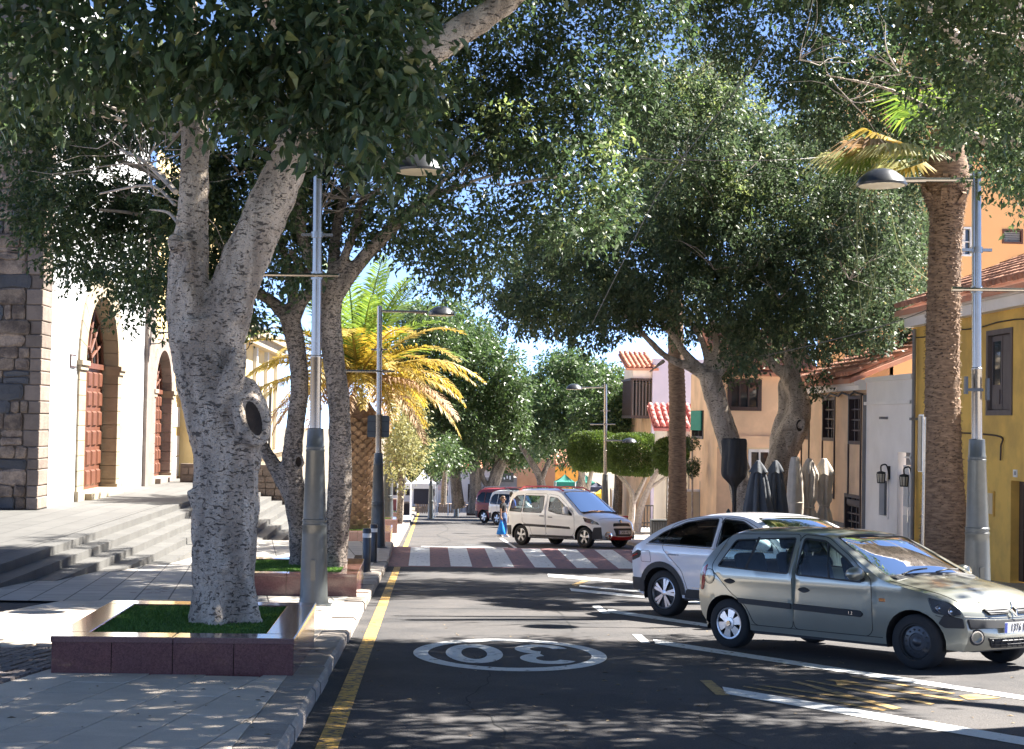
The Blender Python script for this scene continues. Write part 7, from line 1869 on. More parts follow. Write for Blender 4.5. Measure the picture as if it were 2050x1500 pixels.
# ================================================================== planters
def blades(parent, x0, x1, y0, y1, z, n, h, name='grass'):
    P_ = np.stack([rng.uniform(x0, x1, n), rng.uniform(y0, y1, n), np.full(n, z)], 1); D = rng.normal(size=(n, 3)) * .35 + np.array([0, 0, 1]); D /= np.linalg.norm(D, axis=1)[:, None]
    N = rng.normal(size=(n, 3)); X = np.cross(D, N); X /= np.linalg.norm(X, axis=1)[:, None]; N = np.cross(X, D)
    me = cloud_mesh(name, (P_, D, X, N, rng.uniform(.6, 1.2, n) * h)); o = link_mesh(name, me, grass_m, parent); o['kind'] = 'stuff'
def planter(label, x0, x1, y0, y1, zt, nf, ns, lip=.26, blade=0, lipf=.28):
    r = empty('planter', ((x0 + x1) / 2, y0, gz(y0) + KH), label, 'planter', 'red granite planters along the kerb')
    zb = gz(y1) - .1; ct = .05
    for k in range(nf):
        a_, b_ = x0 + (x1 - x0) * k / nf, x0 + (x1 - x0) * (k + 1) / nf
        for (u, v) in ((y0 + .01, y0 + .05), (y1 - .05, y1 - .01)):
            mb = MB(); mb.box(a_ + .003 + (.0 if k else .01), b_ - .003 - (0 if k < nf - 1 else .01), u, v, zb, zt - ct); mb.build('granite_panel', granite, r)
    for k in range(ns):
        a_, b_ = y0 + .05 + (y1 - y0 - .1) * k / ns, y0 + .05 + (y1 - y0 - .1) * (k + 1) / ns
        for (u, v) in ((x0 + .01, x0 + .05), (x1 - .05, x1 - .01)):
            mb = MB(); mb.box(u, v, a_ + .003, b_ - .003, zb, zt - ct); mb.build('granite_panel', granite, r)
    def cope(a_, b_, c, d): mb = MB(); mb.box(a_, b_, c, d, zt - ct, zt); mb.build('coping', granite_top, r, bevel=.008)
    xs = np.linspace(x0, x1, 3)
    for u, v in zip(xs[:-1], xs[1:]): cope(u + .002, v - .002, y0, y0 + lipf); cope(u + .002, v - .002, y1 - lipf, y1)
    cope(x0, x0 + lip, y0 + lipf + .002, y1 - lipf - .002); cope(x1 - lip, x1, y0 + lipf + .002, y1 - lipf - .002)
    mb = MB(); mb.box(x0 + lip, x1 - lip, y0 + lipf, y1 - lipf, zb, zt - .035); mb.build('turf', soil_m, r)
    if blade: blades(r, x0 + lip, x1 - lip, y0 + lipf, y1 - lipf, zt - .037, blade, .035)
    return r
planter('nearest low planter faced with red granite, turf round the massive trunk', -3.0, -1.04, 13.0, 15.55, P(608, 1279, 13.0).z, 4, 4, blade=26000)
planter('second red granite planter holding the twin-trunked fig', -3.0, -.96, 23.0, 25.6, P(724, 1150, 23.0).z, 4, 4, blade=12000)
planter('third red granite planter holding the yellowing date palm', -2.9, -.98, 46.0, 48.8, P(784, 1064, 46.0).z, 4, 4, blade=7000)
planter('small pinkish planter just past the date palm', -2.1, -1.06, 61, 62.5, P(798, 1040, 61).z, 2, 2, blade=1500)
planter('tiny pinkish planter fifth along the kerb', -2.2, -1.15, 81, 82.5, P(806, 1026, 81).z, 2, 2, blade=800)
mb = MB(); rr_ = random.Random(31)
# ================================================================== street lamps
def street_lamp(px, py, d, s, label, arm=1, bar=(-.75, .3), group='grey and steel lamp posts', head=True, second=None, base=None):
    b = base or G(px, py, KH); r = empty('street_lamp', tuple(b), label, 'street lamp', group)
    T = Matrix.Translation(b) @ Matrix.Scale(s, 4) @ Matrix.Rotation(-.012, 4, 'Y')
    H = 6.06
    mb = MB(); mb.lathe([(.23, 0), (.23, .025), (.20, .03), (.185, .12), (.165, .95), (.162, 1.05), (.168, 1.06), (.168, 1.085), (.160, 1.09), (.160, 1.12), (.166, 1.125), (.166, 1.15), (.155, 1.16), (.122, 2.05), (.127, 2.06), (.127, 2.085), (.120, 2.09), (.120, 2.11), (.125, 2.115), (.125, 2.13), (.118, 2.14), (.108, 2.36), (.075, 2.37)], 28, T)
    mb.build('base', lamp_grey, r, smooth=True, angle=35)
    mb = MB(); mb.box(-.235, .235, -.235, .235, -.01, .012, T); mb.build('foot_plate', lamp_grey, r)
    mb = MB(); mb.box(-.03, .03, -.20, -.17, .35, .62, T); mb.build('service_door', lamp_grey, r)
    mb = MB(); mb.lathe([(.075, 2.3), (.074, 3.3), (.077, 3.31), (.077, 3.34), (.066, 3.35), (.064, H), (.01, H + .02)], 20, T); mb.build('pole', steel, r, smooth=True, angle=35)
    mb = MB(); mb.lathe([(.085, -.04), (.085, .04)], 16, T @ Matrix.Translation((0, 0, 4.97))); mb.box(-.21, .21, -.03, .03, 4.95, 4.99, T); mb.build('bracket', steel, r)
    mb = MB(); mb.tube([T @ Vector((bar[0], -.07, 4.42)), T @ Vector((bar[1], -.07, 4.42))], .026 * s, 8); mb.tube([T @ Vector((bar[0] - .14, -.07, 4.42)), T @ Vector((bar[0], -.07, 4.42))], .034 * s, 8); mb.build('banner_bar', steel, r, smooth=True)
    mb = MB(); mb.lathe([(.082, -.05), (.082, .05)], 16, T @ Matrix.Translation((0, 0, 4.42))); mb.build('collar', steel, r)
    if head:
        a_ = arm; z = H - .12
        mb = MB(); mb.tube([T @ Vector((0, 0, z)), T @ Vector((a_ * .75, 0, z - .01))], .030 * s, 8); mb.tube([T @ Vector((a_ * .7, 0, z - .01)), T @ Vector((a_ * 1.0, 0, z - .02))], .042 * s, 8); mb.build('arm', steel, r, smooth=True)
        c = T @ Matrix.Translation((a_ * 1.30, 0, z - .06))
        mb = MB(); mb.lathe([(.34, -.04), (.345, -.01), (.30, .07), (.22, .13), (.20, .15), (.12, .185), (.01, .20)], 28, c); hd_ = mb.build('lamp_head', lamp_dark, r, smooth=True, angle=30)
        mb = MB(); mb.lathe([(.25, -.05), (.31, -.045), (.32, -.03)], 28, c); mb.build('diffuser', glass_lit, hd_, smooth=True)
    if second:
        c = T @ Matrix.Translation((second[0], 0, second[1])); mb = MB(); mb.tube([T @ Vector((0, 0, second[1] + .05)), T @ Vector((second[0] * .8, 0, second[1] + .05))], .028 * s, 8); mb.build('arm', steel, r)
        mb = MB(); mb.lathe([(.30, -.04), (.31, -.01), (.26, .07), (.18, .13), (.01, .17)], 20, c); mb.build('lamp_head', lamp_dark, r, smooth=True)
    return r
street_lamp(628, 1212, 21, .99, 'nearest lamp post on the left, steel pole on a tall grey tapered foot', 1.06)
rl = street_lamp(1958, 1240, 21.4, 1.0, 'lamp post right of the thick palm, black dome lamp reaching left', -1.02, (.12 - .35, .65), base=ground(P(1957, 1200, 21.4).x, 21.4, KH))
mb = MB(); b_ = ground(P(1957, 1200, 21.4).x, 21.4, KH)
mb.box(b_.x - .22, b_.x + .02, b_.y - .1, b_.y - .07, b_.z + 3.02, b_.z + 3.06); mb.box(b_.x - .24, b_.x - .20, b_.y - .12, b_.y - .05, b_.z + 2.98, b_.z + 3.22); mb.box(b_.x + .06, b_.x + .10, b_.y - .12, b_.y - .05, b_.z + 2.9, b_.z + 3.2)
mb.build('sign_clamp', lamp_dark, rl)
def scl(d, py_top, py_base): return (py_base - py_top) * d / FPX / 5.9
g2 = G(756, 1096, KH); street_lamp(756, 1096, 0, scl(g2.y, 628, 1096), 'second lamp post on the left in front of the date palm fronds', 1.2, (-.8, .4))
g3 = G(776, 1064, KH); street_lamp(776, 1064, 0, scl(g3.y, 700, 1064), 'third lamp post on the left half hidden behind the square sign', 1.0, (-1.0, .2), head=False)
g4 = ground(P(1212, 1000, 69).x, 69, KH); street_lamp(0, 0, 69, scl(69, 752, 1040), 'lamp post with two heads above the flat clipped trees', -1.0, (-.5, .4), second=(1.0, 3.7), base=g4)
g5 = ground(P(863, 1000, 100).x, 100, KH); street_lamp(0, 0, 100, 1.0, 'thin distant lamp post beside the market tents', .6, (-.5, .5), head=False, base=g5)
g6 = ground(P(914, 1000, 112).x, 112, KH); street_lamp(0, 0, 112, 1.0, 'thin distant lamp post before the splayed fig', .6, (-.5, .5), head=False, base=g6)
# square sign seen from behind
sp_ = P(757, 854, g2.y - .12); k = g2.y / FPX
sgn = empty('square_sign', tuple(sp_), 'grey back of a square sign clamped to the second lamp post', 'sign')
mb = MB(); mb.prism([(sp_.x + x * k, sp_.y + .2, sp_.z + z * k) for x, z in rounded([(-22, -22), (22, -22), (22, 22), (-22, 22)], 5)], (0, .03, 0)); pb = mb.build('sign_plate', lamp_grey, sgn)
mb = MB()
for z in (-10, 10): mb.box(sp_.x - 22 * k, sp_.x + 22 * k, sp_.y + .16, sp_.y + .197, sp_.z + (z - 1) * k, sp_.z + (z + 1) * k)
mb.build('sign_rail', lamp_dark, pb)
# edge-on sign by the thick palm
DSN = 25.0; q = P(1848, 960, DSN); b_ = ground(q.x, DSN, KH)
es = empty('road_sign', tuple(b_), 'tall narrow aluminium sign seen edge-on against the thick palm', 'sign')
mb = MB(); mb.tube([b_, Vector((b_.x + .02, DSN, P(1848, 835, DSN).z))], .03, 10); mb.build('post', steel, es, smooth=True)
mb = MB(); mb.box(q.x - .05, q.x - .03, DSN - .10, DSN + .10, P(1848, 945, DSN).z, P(1848, 830, DSN).z); mb.build('sign_plate', white_pl, es)
mb = MB(); mb.box(q.x - .065, q.x - .052, DSN - .09, DSN + .09, P(1848, 943, DSN).z, P(1848, 833, DSN).z); mb.build('sign_frame', lamp_grey, es)
# bollards
for i, (px, py, lb) in enumerate(((733, 1146, 'nearer black bollard with pale band beside the second planter'), (747, 1126, 'farther black bollard with pale band nearest the crossing'))):
    b = G(px, py, KH); r = empty('bollard', tuple(b), lb, 'bollard', 'bollards before the crossing'); T = Matrix.Translation(b)
    mb = MB(); mb.lathe([(.10, 0), (.10, .02), (.082, .03), (.080, .80), (.070, .83), (.01, .84)], 20, T); bo = mb.build('post', lamp_dark, r, smooth=True, angle=35)
    mb = MB(); mb.lathe([(.0825, .66), (.0825, .74)], 20, T, cap=False); mb.build('reflective_band', white_pl, bo)
# ================================================================== folded parasols
cloth_g = M_('grey_canvas', (.085, .092, .105), .9, col2=(.06, .065, .075), nscale=6, bump=.3, bscale=30)
cloth_b = M_('beige_canvas', (.50, .44, .37), .9, col2=(.36, .31, .26), nscale=5, bump=.4, bscale=25)
cloth_k = M_('black_cover', (.022, .023, .026), .7, col2=(.014, .014, .016), nscale=5, bump=.5, bscale=18)
def parasol(label, px, d, prof, cl, n=9, amp=.22, cap=None, waist=None, name='closed_parasol', seed=0, phase=0):
    """prof: (photo y, half width px); fold ridges run down the cloth"""
    R_ = random.Random(seed); k = d / FPX; b = P(px, prof[-1][0], d); g = ground(b.x, d, KH)
    r = empty(name, tuple(g), label, 'parasol', 'folded parasols in front of the peach house')
    pr_ = catmull(prof, 5); N = 54; V, Fq = [], []
    ph = [R_.uniform(-.25, .25) for _ in range(n + 1)]
    for j, (y, w) in enumerate(pr_):
        c = P(px, y, d)
        for i in range(N):
            a_ = 2 * math.pi * i / N; f = abs(math.sin(n * a_ / 2 + phase + ph[int(i * n / N)] + .25 * math.sin(j * .35 + i)))
            rr = w * k * (1 - amp + amp * f * 1.4); V.append((c.x + rr * math.cos(a_), c.y + rr * math.sin(a_), c.z))
    for j in range(len(pr_) - 1):
        for i in range(N): Fq.append((j * N + i, j * N + (i + 1) % N, (j + 1) * N + (i + 1) % N, (j + 1) * N + i)[::-1])
    mb = MB(); mb.add(V, Fq + [tuple(range(N))]); mb.build('folded_cloth', cl, r, smooth=True, angle=70)
    mb = MB(); mb.tube([g, P(px, prof[0][0], d) + Vector((0, 0, .02))], .03, 8); mb.build('pole', lamp_dark, r)
    mb = MB(); mb.box(g.x - .3, g.x + .3, g.y - .3, g.y + .3, g.z, g.z + .08); mb.build('foot', plinth_m, r)
    if cap:
        V, Fq = [], []; pc = catmull(cap, 3)
        for j, (y, w) in enumerate(pc):
            c = P(px, y, d)
            for i in range(N):
                a_ = 2 * math.pi * i / N; t = j / len(pc); rr = w * k * (1 + t * .12 * math.sin(a_ * 6)); V.append((c.x + rr * math.cos(a_), c.y + rr * math.sin(a_), c.z + t * .02 * math.sin(a_ * 6)))
        for j in range(len(pc) - 1):
            for i in range(N): Fq.append((j * N + i, j * N + (i + 1) % N, (j + 1) * N + (i + 1) % N, (j + 1) * N + i)[::-1])
        mb = MB(); mb.add(V, Fq + [tuple(range(N))]); mb.build('top_flap', cl, r, smooth=True, angle=80)
    if waist:
        y, w = waist; c = P(px, y, d); mb = MB(); mb.tube([c + Vector((w * k * math.cos(t), w * k * math.sin(t), 0)) for t in np.linspace(0, 6.283, 25)], .022, 6); mb.build('tie', cl, r)
    return r
parasol('left dark grey parasol folded to a cone behind the white crossover', 1518, 33.2, [(925, 4), (935, 9), (960, 17), (1000, 24), (1050, 33), (1100, 40)], cloth_g, 8, .36, cap=[(922, 3), (928, 8), (938, 15), (946, 19)], seed=1)
parasol('right dark grey parasol folded to a cone behind the white crossover', 1553, 33.6, [(925, 4), (935, 9), (960, 15), (1000, 20), (1050, 26), (1100, 31)], cloth_g, 8, .36, cap=[(922, 3), (928, 8), (938, 14), (946, 18)], seed=2)
parasol('smooth pale sheathed parasol leftmost of the beige ones', 1592, 35.2, [(915, 8), (930, 11), (960, 15), (1000, 17), (1045, 15), (1080, 13)], cloth_b, 5, .10, waist=(1006, 16), seed=3)
parasol('beige parasol bound with a cord between two others', 1620, 35.4, [(922, 5), (935, 12), (950, 17), (970, 15), (995, 15), (1015, 9), (1035, 15), (1080, 17)], cloth_b, 7, .42, cap=[(918, 4), (925, 9), (940, 15), (950, 17)], waist=(1016, 10), seed=4)
parasol('rightmost beige parasol with flared top flap and tied waist', 1650, 35.6, [(922, 5), (938, 13), (955, 17), (980, 13), (1000, 14), (1013, 9), (1030, 13), (1060, 17), (1085, 10)], cloth_b, 7, .42, cap=[(918, 5), (926, 10), (940, 18), (950, 22)], waist=(1012, 10), seed=5)
parasol('tall parasol shrouded in a black cover against the left leaning fig', 1470, 38.0, [(878, 22), (884, 25), (905, 24), (930, 25), (952, 24), (965, 14), (976, 6), (1000, 4), (1040, 5)], cloth_k, 5, .16, name='covered_parasol', seed=6)
# ================================================================== people
skin_m = M_('skin', (.45, .27, .19), .55); jean_m = M_('denim', (.07, .12, .24), .85, col2=(.04, .07, .15), nscale=9); tee_b = M_('black_top', (.012, .012, .015), .9); tee_w = M_('white_shirt', (.7, .7, .72), .85)
hair_m = M_('brown_hair', (.10, .055, .03), .6, stretch=(1, 1, .2), nscale=20); hair_k = M_('dark_hair', (.02, .016, .014), .6); blue_cloth = M_('blue_cloth', (.02, .06, .30), .8); bag_blue = M_('bright_blue_bag', (.0, .22, .75), .5); grey_cloth = M_('grey_green_knit', (.22, .25, .24), .9); beige_cloth = M_('light_trousers', (.5, .47, .42), .9); teal = M_('green_awning', (.01, .17, .13), .8, col2=(.008, .12, .09), nscale=3)
def person(label, pos, face, h, top, legs, hair, pose=0, sleeves=.5, crop=0, shoe=white_pl, bun=False, group=None, seed=0):
    """one continuous body under separately modelled clothes; face = direction the person looks along"""
    s = h / 1.7; f = Vector((face[0], face[1], 0)).normalized(); l = Vector((-f.y, f.x, 0)); T = Matrix(((f.x * s, l.x * s, 0, pos[0]), (f.y * s, l.y * s, 0, pos[1]), (0, 0, s, pos[2]), (0, 0, 0, 1)))
    r = empty('person', label=label, cat='person', group=group, mtx=Matrix.Translation(pos))
    st = .10 if pose == 0 else .05
    J = {'pelvis': (0, 0, .92), 'waist': (0, 0, 1.06), 'chest': (.0, 0, 1.28), 'neck': (.0, 0, 1.43), 'chin': (.015, 0, 1.50), 'head': (.02, 0, 1.60), 'crown': (.01, 0, 1.68)}
    rad = {'pelvis': .125, 'waist': .105, 'chest': .125, 'neck': .052, 'chin': .07, 'head': .092, 'crown': .06}
    E = [('pelvis', 'waist'), ('waist', 'chest'), ('chest', 'neck'), ('neck', 'chin'), ('chin', 'head'), ('head', 'crown')]
    limbs = {}
    for sd, nm in ((1, 'l'), (-1, 'r')):
        k = sd * st
        J.update({'hip' + nm: (0, sd * .09, .87), 'knee' + nm: (k * .9 + .02, sd * .095, .48), 'ankle' + nm: (k - .02, sd * .095, .09), 'toe' + nm: (k + .13, sd * .10, .04),
                  'sh' + nm: (0, sd * .17, 1.37), 'el' + nm: ((.02 if sd > 0 or pose == 0 else .06), sd * .23, 1.10), 'wr' + nm: ((.05 if pose == 0 else .20) if sd > 0 else .03, sd * .235, .87), 'ha' + nm: ((.07 if pose == 0 else .26) if sd > 0 else .05, sd * .235, .79)})
        rad.update({'hip' + nm: .095, 'knee' + nm: .06, 'ankle' + nm: .042, 'toe' + nm: .035, 'sh' + nm: .055, 'el' + nm: .038, 'wr' + nm: .027, 'ha' + nm: .032})
        E += [('pelvis', 'hip' + nm), ('hip' + nm, 'knee' + nm), ('knee' + nm, 'ankle' + nm), ('ankle' + nm, 'toe' + nm), ('chest', 'sh' + nm), ('sh' + nm, 'el' + nm), ('el' + nm, 'wr' + nm), ('wr' + nm, 'ha' + nm)]
        for q in range(5):                   # fingers
            fn = f'f{q}{nm}'; h0 = J['ha' + nm]; J[fn] = (h0[0] + (.02 + .012 * q if q else -.0), h0[1] - sd * .01 + (0 if q else .0), h0[2] - (.085 - .008 * abs(q - 2) if q < 4 else .04)); rad[fn] = .009
            E.append(('ha' + nm, fn))
    ks = list(J); me = bpy.data.meshes.new('body'); me.from_pydata([T @ Vector(J[k]) for k in ks], [(ks.index(a_), ks.index(b_)) for a_, b_ in E], []); me.update()
    o = link_mesh('body', me, skin_m, r); m = o.modifiers.new('skin', 'SKIN'); m.use_smooth_shade = True
    for i, k in enumerate(ks): sv = me.skin_vertices[0].data[i]; sv.radius = (rad[k] * s * (.95), rad[k] * s * 1.05); sv.use_root = (k == 'pelvis')
    sb = o.modifiers.new('sub', 'SUBSURF'); sb.levels = 1; sb.render_levels = 1
    W = lambda p: T @ Vector(p)
    def loft(name, rings, mt, par=r):        # rings (x,y,z,rx,ry)
        mb = MB(); N = 18; V = []
        for x, y, z, rx, ry in rings: V += [W((x + rx * math.cos(2 * math.pi * i / N), y + ry * math.sin(2 * math.pi * i / N), z)) for i in range(N)]
        mb.add(V, [(j * N + i, j * N + (i + 1) % N, (j + 1) * N + (i + 1) % N, (j + 1) * N + i) for j in range(len(rings) - 1) for i in range(N)] + [tuple(range(N - 1, -1, -1)), tuple(range(len(V) - N, len(V)))]); return mb.build(name, mt, par, smooth=True, angle=60)
    zb = 1.08 if crop else .90
    tp = loft('shirt', [(0, 0, zb, .125 + .01, .165), (0, 0, 1.15, .118, .155), (.01, 0, 1.28, .135, .185), (0, 0, 1.36, .115, .20), (0, 0, 1.42, .075, .11), (0, 0, 1.445, .06, .07)], top)
    for sd, nm in ((1, 'l'), (-1, 'r')):
        a_, b_, c_ = (Vector(J[x + nm]) for x in ('sh', 'el', 'wr')); e = a_.lerp(b_, sleeves * 2) if sleeves <= .5 else b_
        mb = MB(); mb.tube([W(a_ + Vector((0, -sd * .03, .0))), W(a_.lerp(e, .5)), W(e)] + ([W(c_)] if sleeves > .5 else []), [.068 * s, .062 * s, .055 * s] + ([.045 * s] if sleeves > .5 else []), 10); mb.build('sleeve', top, tp, smooth=True)
    tr_p = loft('trousers', [(0, 0, .78, .12, .17), (0, 0, .90, .135, .175), (0, 0, 1.02, .118, .155)], legs)
    for sd, nm in ((1, 'l'), (-1, 'r')):
        hp_, kn, an = (Vector(J[x + nm]) for x in ('hip', 'knee', 'ankle')); mb = MB(); mb.tube([W(hp_), W(hp_.lerp(kn, .4)), W(kn), W(kn.lerp(an, .35)), W(an + Vector((0, 0, .02)))], [.112 * s, .098 * s, .072 * s, .068 * s, .055 * s], 12); mb.build('trouser_leg', legs, tr_p, smooth=True)
        x, y, _ = J['ankle' + nm]; mb = MB(); sec = [(-.07, .035, .07), (-.03, .045, .10), (.05, .045, .075), (.13, .045, .055), (.18, .025, .035)]
        V = []; 
        for dx, hw, hh in sec: V += [W((x + dx, y - hw, 0)), W((x + dx, y + hw, 0)), W((x + dx, y + hw * .8, hh)), W((x + dx, y - hw * .8, hh))]
        mb.add(V, [(j * 4 + i, j * 4 + (i + 1) % 4, j * 4 + 4 + (i + 1) % 4, j * 4 + 4 + i) for j in range(4) for i in range(4)] + [(3, 2, 1, 0), (16, 17, 18, 19)]); mb.build('shoe', shoe, r, smooth=True, angle=50)
    hr = loft('hair', [(-.035, 0, 1.50, .05, .06), (-.035, 0, 1.56, .075, .088), (-.02, 0, 1.62, .098, .098), (-.005, 0, 1.68, .092, .085), (0, 0, 1.715, .05, .05)], hair)
    if bun: mb = MB(); mb.lathe([(.0, -.045), (.04, -.02), (.045, .01), (.0, .045)], 12, Matrix.Translation(W((-.13, 0, 1.60))) @ Matrix.Scale(s, 4), cap=False); mb.build('hair_bun', hair, hr, smooth=True, angle=180)
    fc = MB()
    for sd in (1, -1): fc.box(.098, .112, sd * .035 - .012, sd * .035 + .012, 1.60, 1.612, T)
    fc.build('eyes', black_m, r); mb = MB(); mb.tube([W((.105, 0, 1.60)), W((.128, 0, 1.565)), W((.108, 0, 1.558))], [.008 * s, .014 * s, .010 * s], 6); mb.build('nose', skin_m, r, smooth=True)
    mb = MB(); mb.box(.095, .108, -.022, .022, 1.527, 1.535, T); mb.build('mouth', hair_m, r)
    for sd in (1, -1): mb = MB(); mb.lathe([(.0, -.012), (.022, -.008), (.024, .008), (.0, .012)], 8, Matrix.Translation(W((.01, sd * .092, 1.585))) @ Matrix.Rotation(math.pi / 2, 4, 'X') @ Matrix.Scale(s, 4), cap=False); mb.build('ear', skin_m, r, smooth=True)
    return r, J, T
gw = G(1006, 1075); wpos = Vector((gw.x, gw.y, gz(gw.y)))
wmn, Jw, Tw = person('woman in black cropped top and jeans wearing sunglasses by the cream van', wpos, (.85, -.5), 1.60, tee_b, jean_m, hair_m, 0, .3, 1, bun=True)
mb = MB()
for sd in (1, -1): mb.box(.108, .118, sd * .035 - .024, sd * .035 + .024, 1.588, 1.622, Tw)
mb.box(.108, .115, -.012, .012, 1.612, 1.618, Tw); mb.build('sunglasses', black_m, wmn)
hb = Tw @ Vector((.05, -.235, .78)); bg = empty('shopping_bag', tuple(hb), "bright blue bag hanging from the woman's hand", 'bag')
mb = MB(); V = []
for z, rx, ry in ((-.62, .17, .10), (-.60, .18, .11), (-.45, .15, .08), (-.25, .09, .05), (-.14, .05, .03)):
    for i in range(12): a_ = 2 * math.pi * i / 12; V.append(hb + Vector((rx * math.cos(a_) * (1 + .06 * math.sin(5 * a_)), ry * math.sin(a_), z)))
mb.add(V, [(j * 12 + i, j * 12 + (i + 1) % 12, (j + 1) * 12 + (i + 1) % 12, (j + 1) * 12 + i) for j in range(4) for i in range(12)] + [tuple(range(11, -1, -1)), tuple(range(48, 60))]); mb.build('bag_body', bag_blue, bg, smooth=True, angle=60)
mb = MB()
for dx in (-.03, .03): mb.tube([hb + Vector((dx, 0, -.14)), hb + Vector((dx * .6, 0, -.04)), hb + Vector((0, 0, 0))], .008, 5)
mb.build('bag_handle', bag_blue, bg)
gm2 = G(1026, 1074); person('dark-haired man in a blue and white shirt beside the woman in black', Vector((gm2.x, gm2.y + .6, gz(gm2.y + .6))), (.9, .2), 1.78, blue_cloth, beige_cloth, hair_k, 1, .4)
hb2 = Tw @ Vector((.06, .27, 1.0)); mb = MB(); mb.lathe([(.02, .0), (.09, -.08), (.11, -.30), (.07, -.42), (.01, -.44)], 10, Matrix.Translation(hb2) @ Matrix.Scale(.7, 4, (0, 1, 0))); jk = mb.build('folded_jacket', tee_w, None, smooth=True); tag(jk, "pale folded jacket held over the woman's arm", 'jacket')
q = P(1257, 1000, 112); person('person in a grey-green jumper and pale trousers at the clothes stall', Vector((q.x, 112, gz(112) + KH)), (-.3, -1), 1.75, grey_cloth, beige_cloth, hair_k, 0, .9)
# ================================================================== market at the far end
tent_w = M_('tent_cloth', (.74, .73, .73), .85, col2=(.62, .6, .6), nscale=1.5)
def gazebo(label, px0, px1, ye, yp, d, mt, sc_=False):
    A_, B_ = P(px0, ye, d), P(px1, ye, d); w = B_.x - A_.x; zt = A_.z; zp = P(px0, yp, d).z; g = gz(d) + KH; cx_ = (A_.x + B_.x) / 2
    r = empty('market_tent', (cx_, d, g), label, 'market tent', 'tents of the street market'); nn_ = 6; V = []; mb = MB()
    C = [(A_.x, d), (B_.x, d), (B_.x, d + w), (A_.x, d + w)]
    for i in range(4):
        (xa, ya), (xb, yb) = C[i], C[(i + 1) % 4]
        for j in range(nn_):
            t0, t1 = j / nn_, (j + 1) / nn_; p0 = (xa + (xb - xa) * t0, ya + (yb - ya) * t0); p1 = (xa + (xb - xa) * t1, ya + (yb - ya) * t1)
            sag = lambda t: -.15 * math.sin(math.pi * t)
            m0 = ((p0[0] + cx_) / 2, (p0[1] + d + w / 2) / 2); m1 = ((p1[0] + cx_) / 2, (p1[1] + d + w / 2) / 2); zm = zt + (zp - zt) * .42
            mb.quad((*p0, zt), (*p1, zt), (*m1, zm + sag(t1)), (*m0, zm + sag(t0))); mb.add([(*m0, zm + sag(t0)), (*m1, zm + sag(t1)), (cx_, d + w / 2, zp)], [(0, 1, 2)])
            dz = .35 + (.10 if j % 2 and sc_ else 0); mb.quad((*p0, zt - dz), (*p1, zt - dz), (*p1, zt), (*p0, zt))
    mb.build('canopy', mt, r)
    for x, y in C: m2 = MB(); m2.tube([(x, y, g), (x, y, zt)], .035, 6); m2.build('pole', white_pl, r)
    return r, (A_.x, B_.x, g)
t_, ex = gazebo('larger white peaked market tent over dark stage panels', 824, 872, 968, 941, 108, tent_w)
mb = MB(); mb.box(ex[0] + .15, ex[1] - .1, 109.2, 109.3, ex[2] + .8, ex[2] + 2.5); o = tag(mb.build('display_board', M_('navy_board', (.012, .016, .04), .5)), 'dark navy display board under the larger white tent', 'display board')
gazebo('smaller white market tent left of the peaked one', 796, 822, 968, 950, 104, tent_w)
gazebo('pinkish awning beside the larger white tent', 876, 898, 972, 955, 116, M_('pink_cloth', (.62, .48, .48), .85))
gazebo('left green scalloped market awning', 1113, 1152, 965, 950, 118, teal, True); gazebo('right green scalloped market awning', 1156, 1192, 966, 951, 124, teal, True)
gazebo('small bright yellow awning behind the cream van roof', 1192, 1216, 988, 980, 100, M_('yellow_cloth', (.7, .5, .03), .8)); gazebo('dark blue market awning right of the green ones', 1180, 1212, 975, 966, 112, M_('dark_blue_cloth', (.03, .035, .07), .8))
wood_m = M_('worn_wood', (.33, .24, .17), .8, col2=(.2, .14, .1), nscale=8, stretch=(1, 1, .2))
def chair(px, py, label, ang=0):
    g = G(px, py, 0); r = empty('folding_chair', (g.x, g.y, gz(g.y) + .12), label, 'chair', 'chairs and stools of the market terrace'); T = Matrix.Translation((g.x, g.y, gz(g.y) + .12)) @ Matrix.Rotation(ang, 4, 'Z')
    mb = MB(); mb.box(-.22, .22, -.22, .22, .44, .47, T); mb.build('seat', wood_m, r)
    mb = MB(); mb.box(-.22, .22, .20, .23, .62, .92, T); mb.build('backrest', wood_m, r)
    for x in (-.2, .2):
        for y in (-.2, .215): mb = MB(); mb.box(x - .018, x + .018, y - .014, y + .014, 0, .44 if y < 0 else .92, T); mb.build('leg', dark_wood, r)
for i, (px, py, a_) in enumerate(((815, 1030, .3), (838, 1030, 2.2), (866, 1030, -.4), (893, 1028, 1.2), (928, 1027, .2))):
    chair(px, py, ('leftmost wooden chair of the terrace, nearest the olive tree', 'wooden chair in front of the larger white tent', 'wooden chair at the middle of the terrace table', 'wooden chair set aside right of the terrace table', 'lone wooden chair nearest the splayed fig')[i], a_)
def table(px0, px1, py, label):
    a_, b_ = G(px0, py), G(px1, py); g = gz(a_.y) + .12; r = empty('terrace_table', ((a_.x + b_.x) / 2, a_.y, g), label, 'table', 'terrace tables')
    n = 9; mb = MB(); mb.box(a_.x, b_.x, a_.y, a_.y + .8, g + .74, g + .78); mb.build('tabletop', wood_m, r)
    for k in range(n): x = a_.x + (b_.x - a_.x) * k / n; mb = MB(); mb.box(x + .02, x + (b_.x - a_.x) / n - .02, a_.y + .05, a_.y + .08, g, g + .739); mb.build('slat', wood_m, r)
table(833, 866, 1031, 'slatted wooden stall table in front of the larger white tent'); table(878, 920, 1030, 'low wooden counter right of the larger white tent')
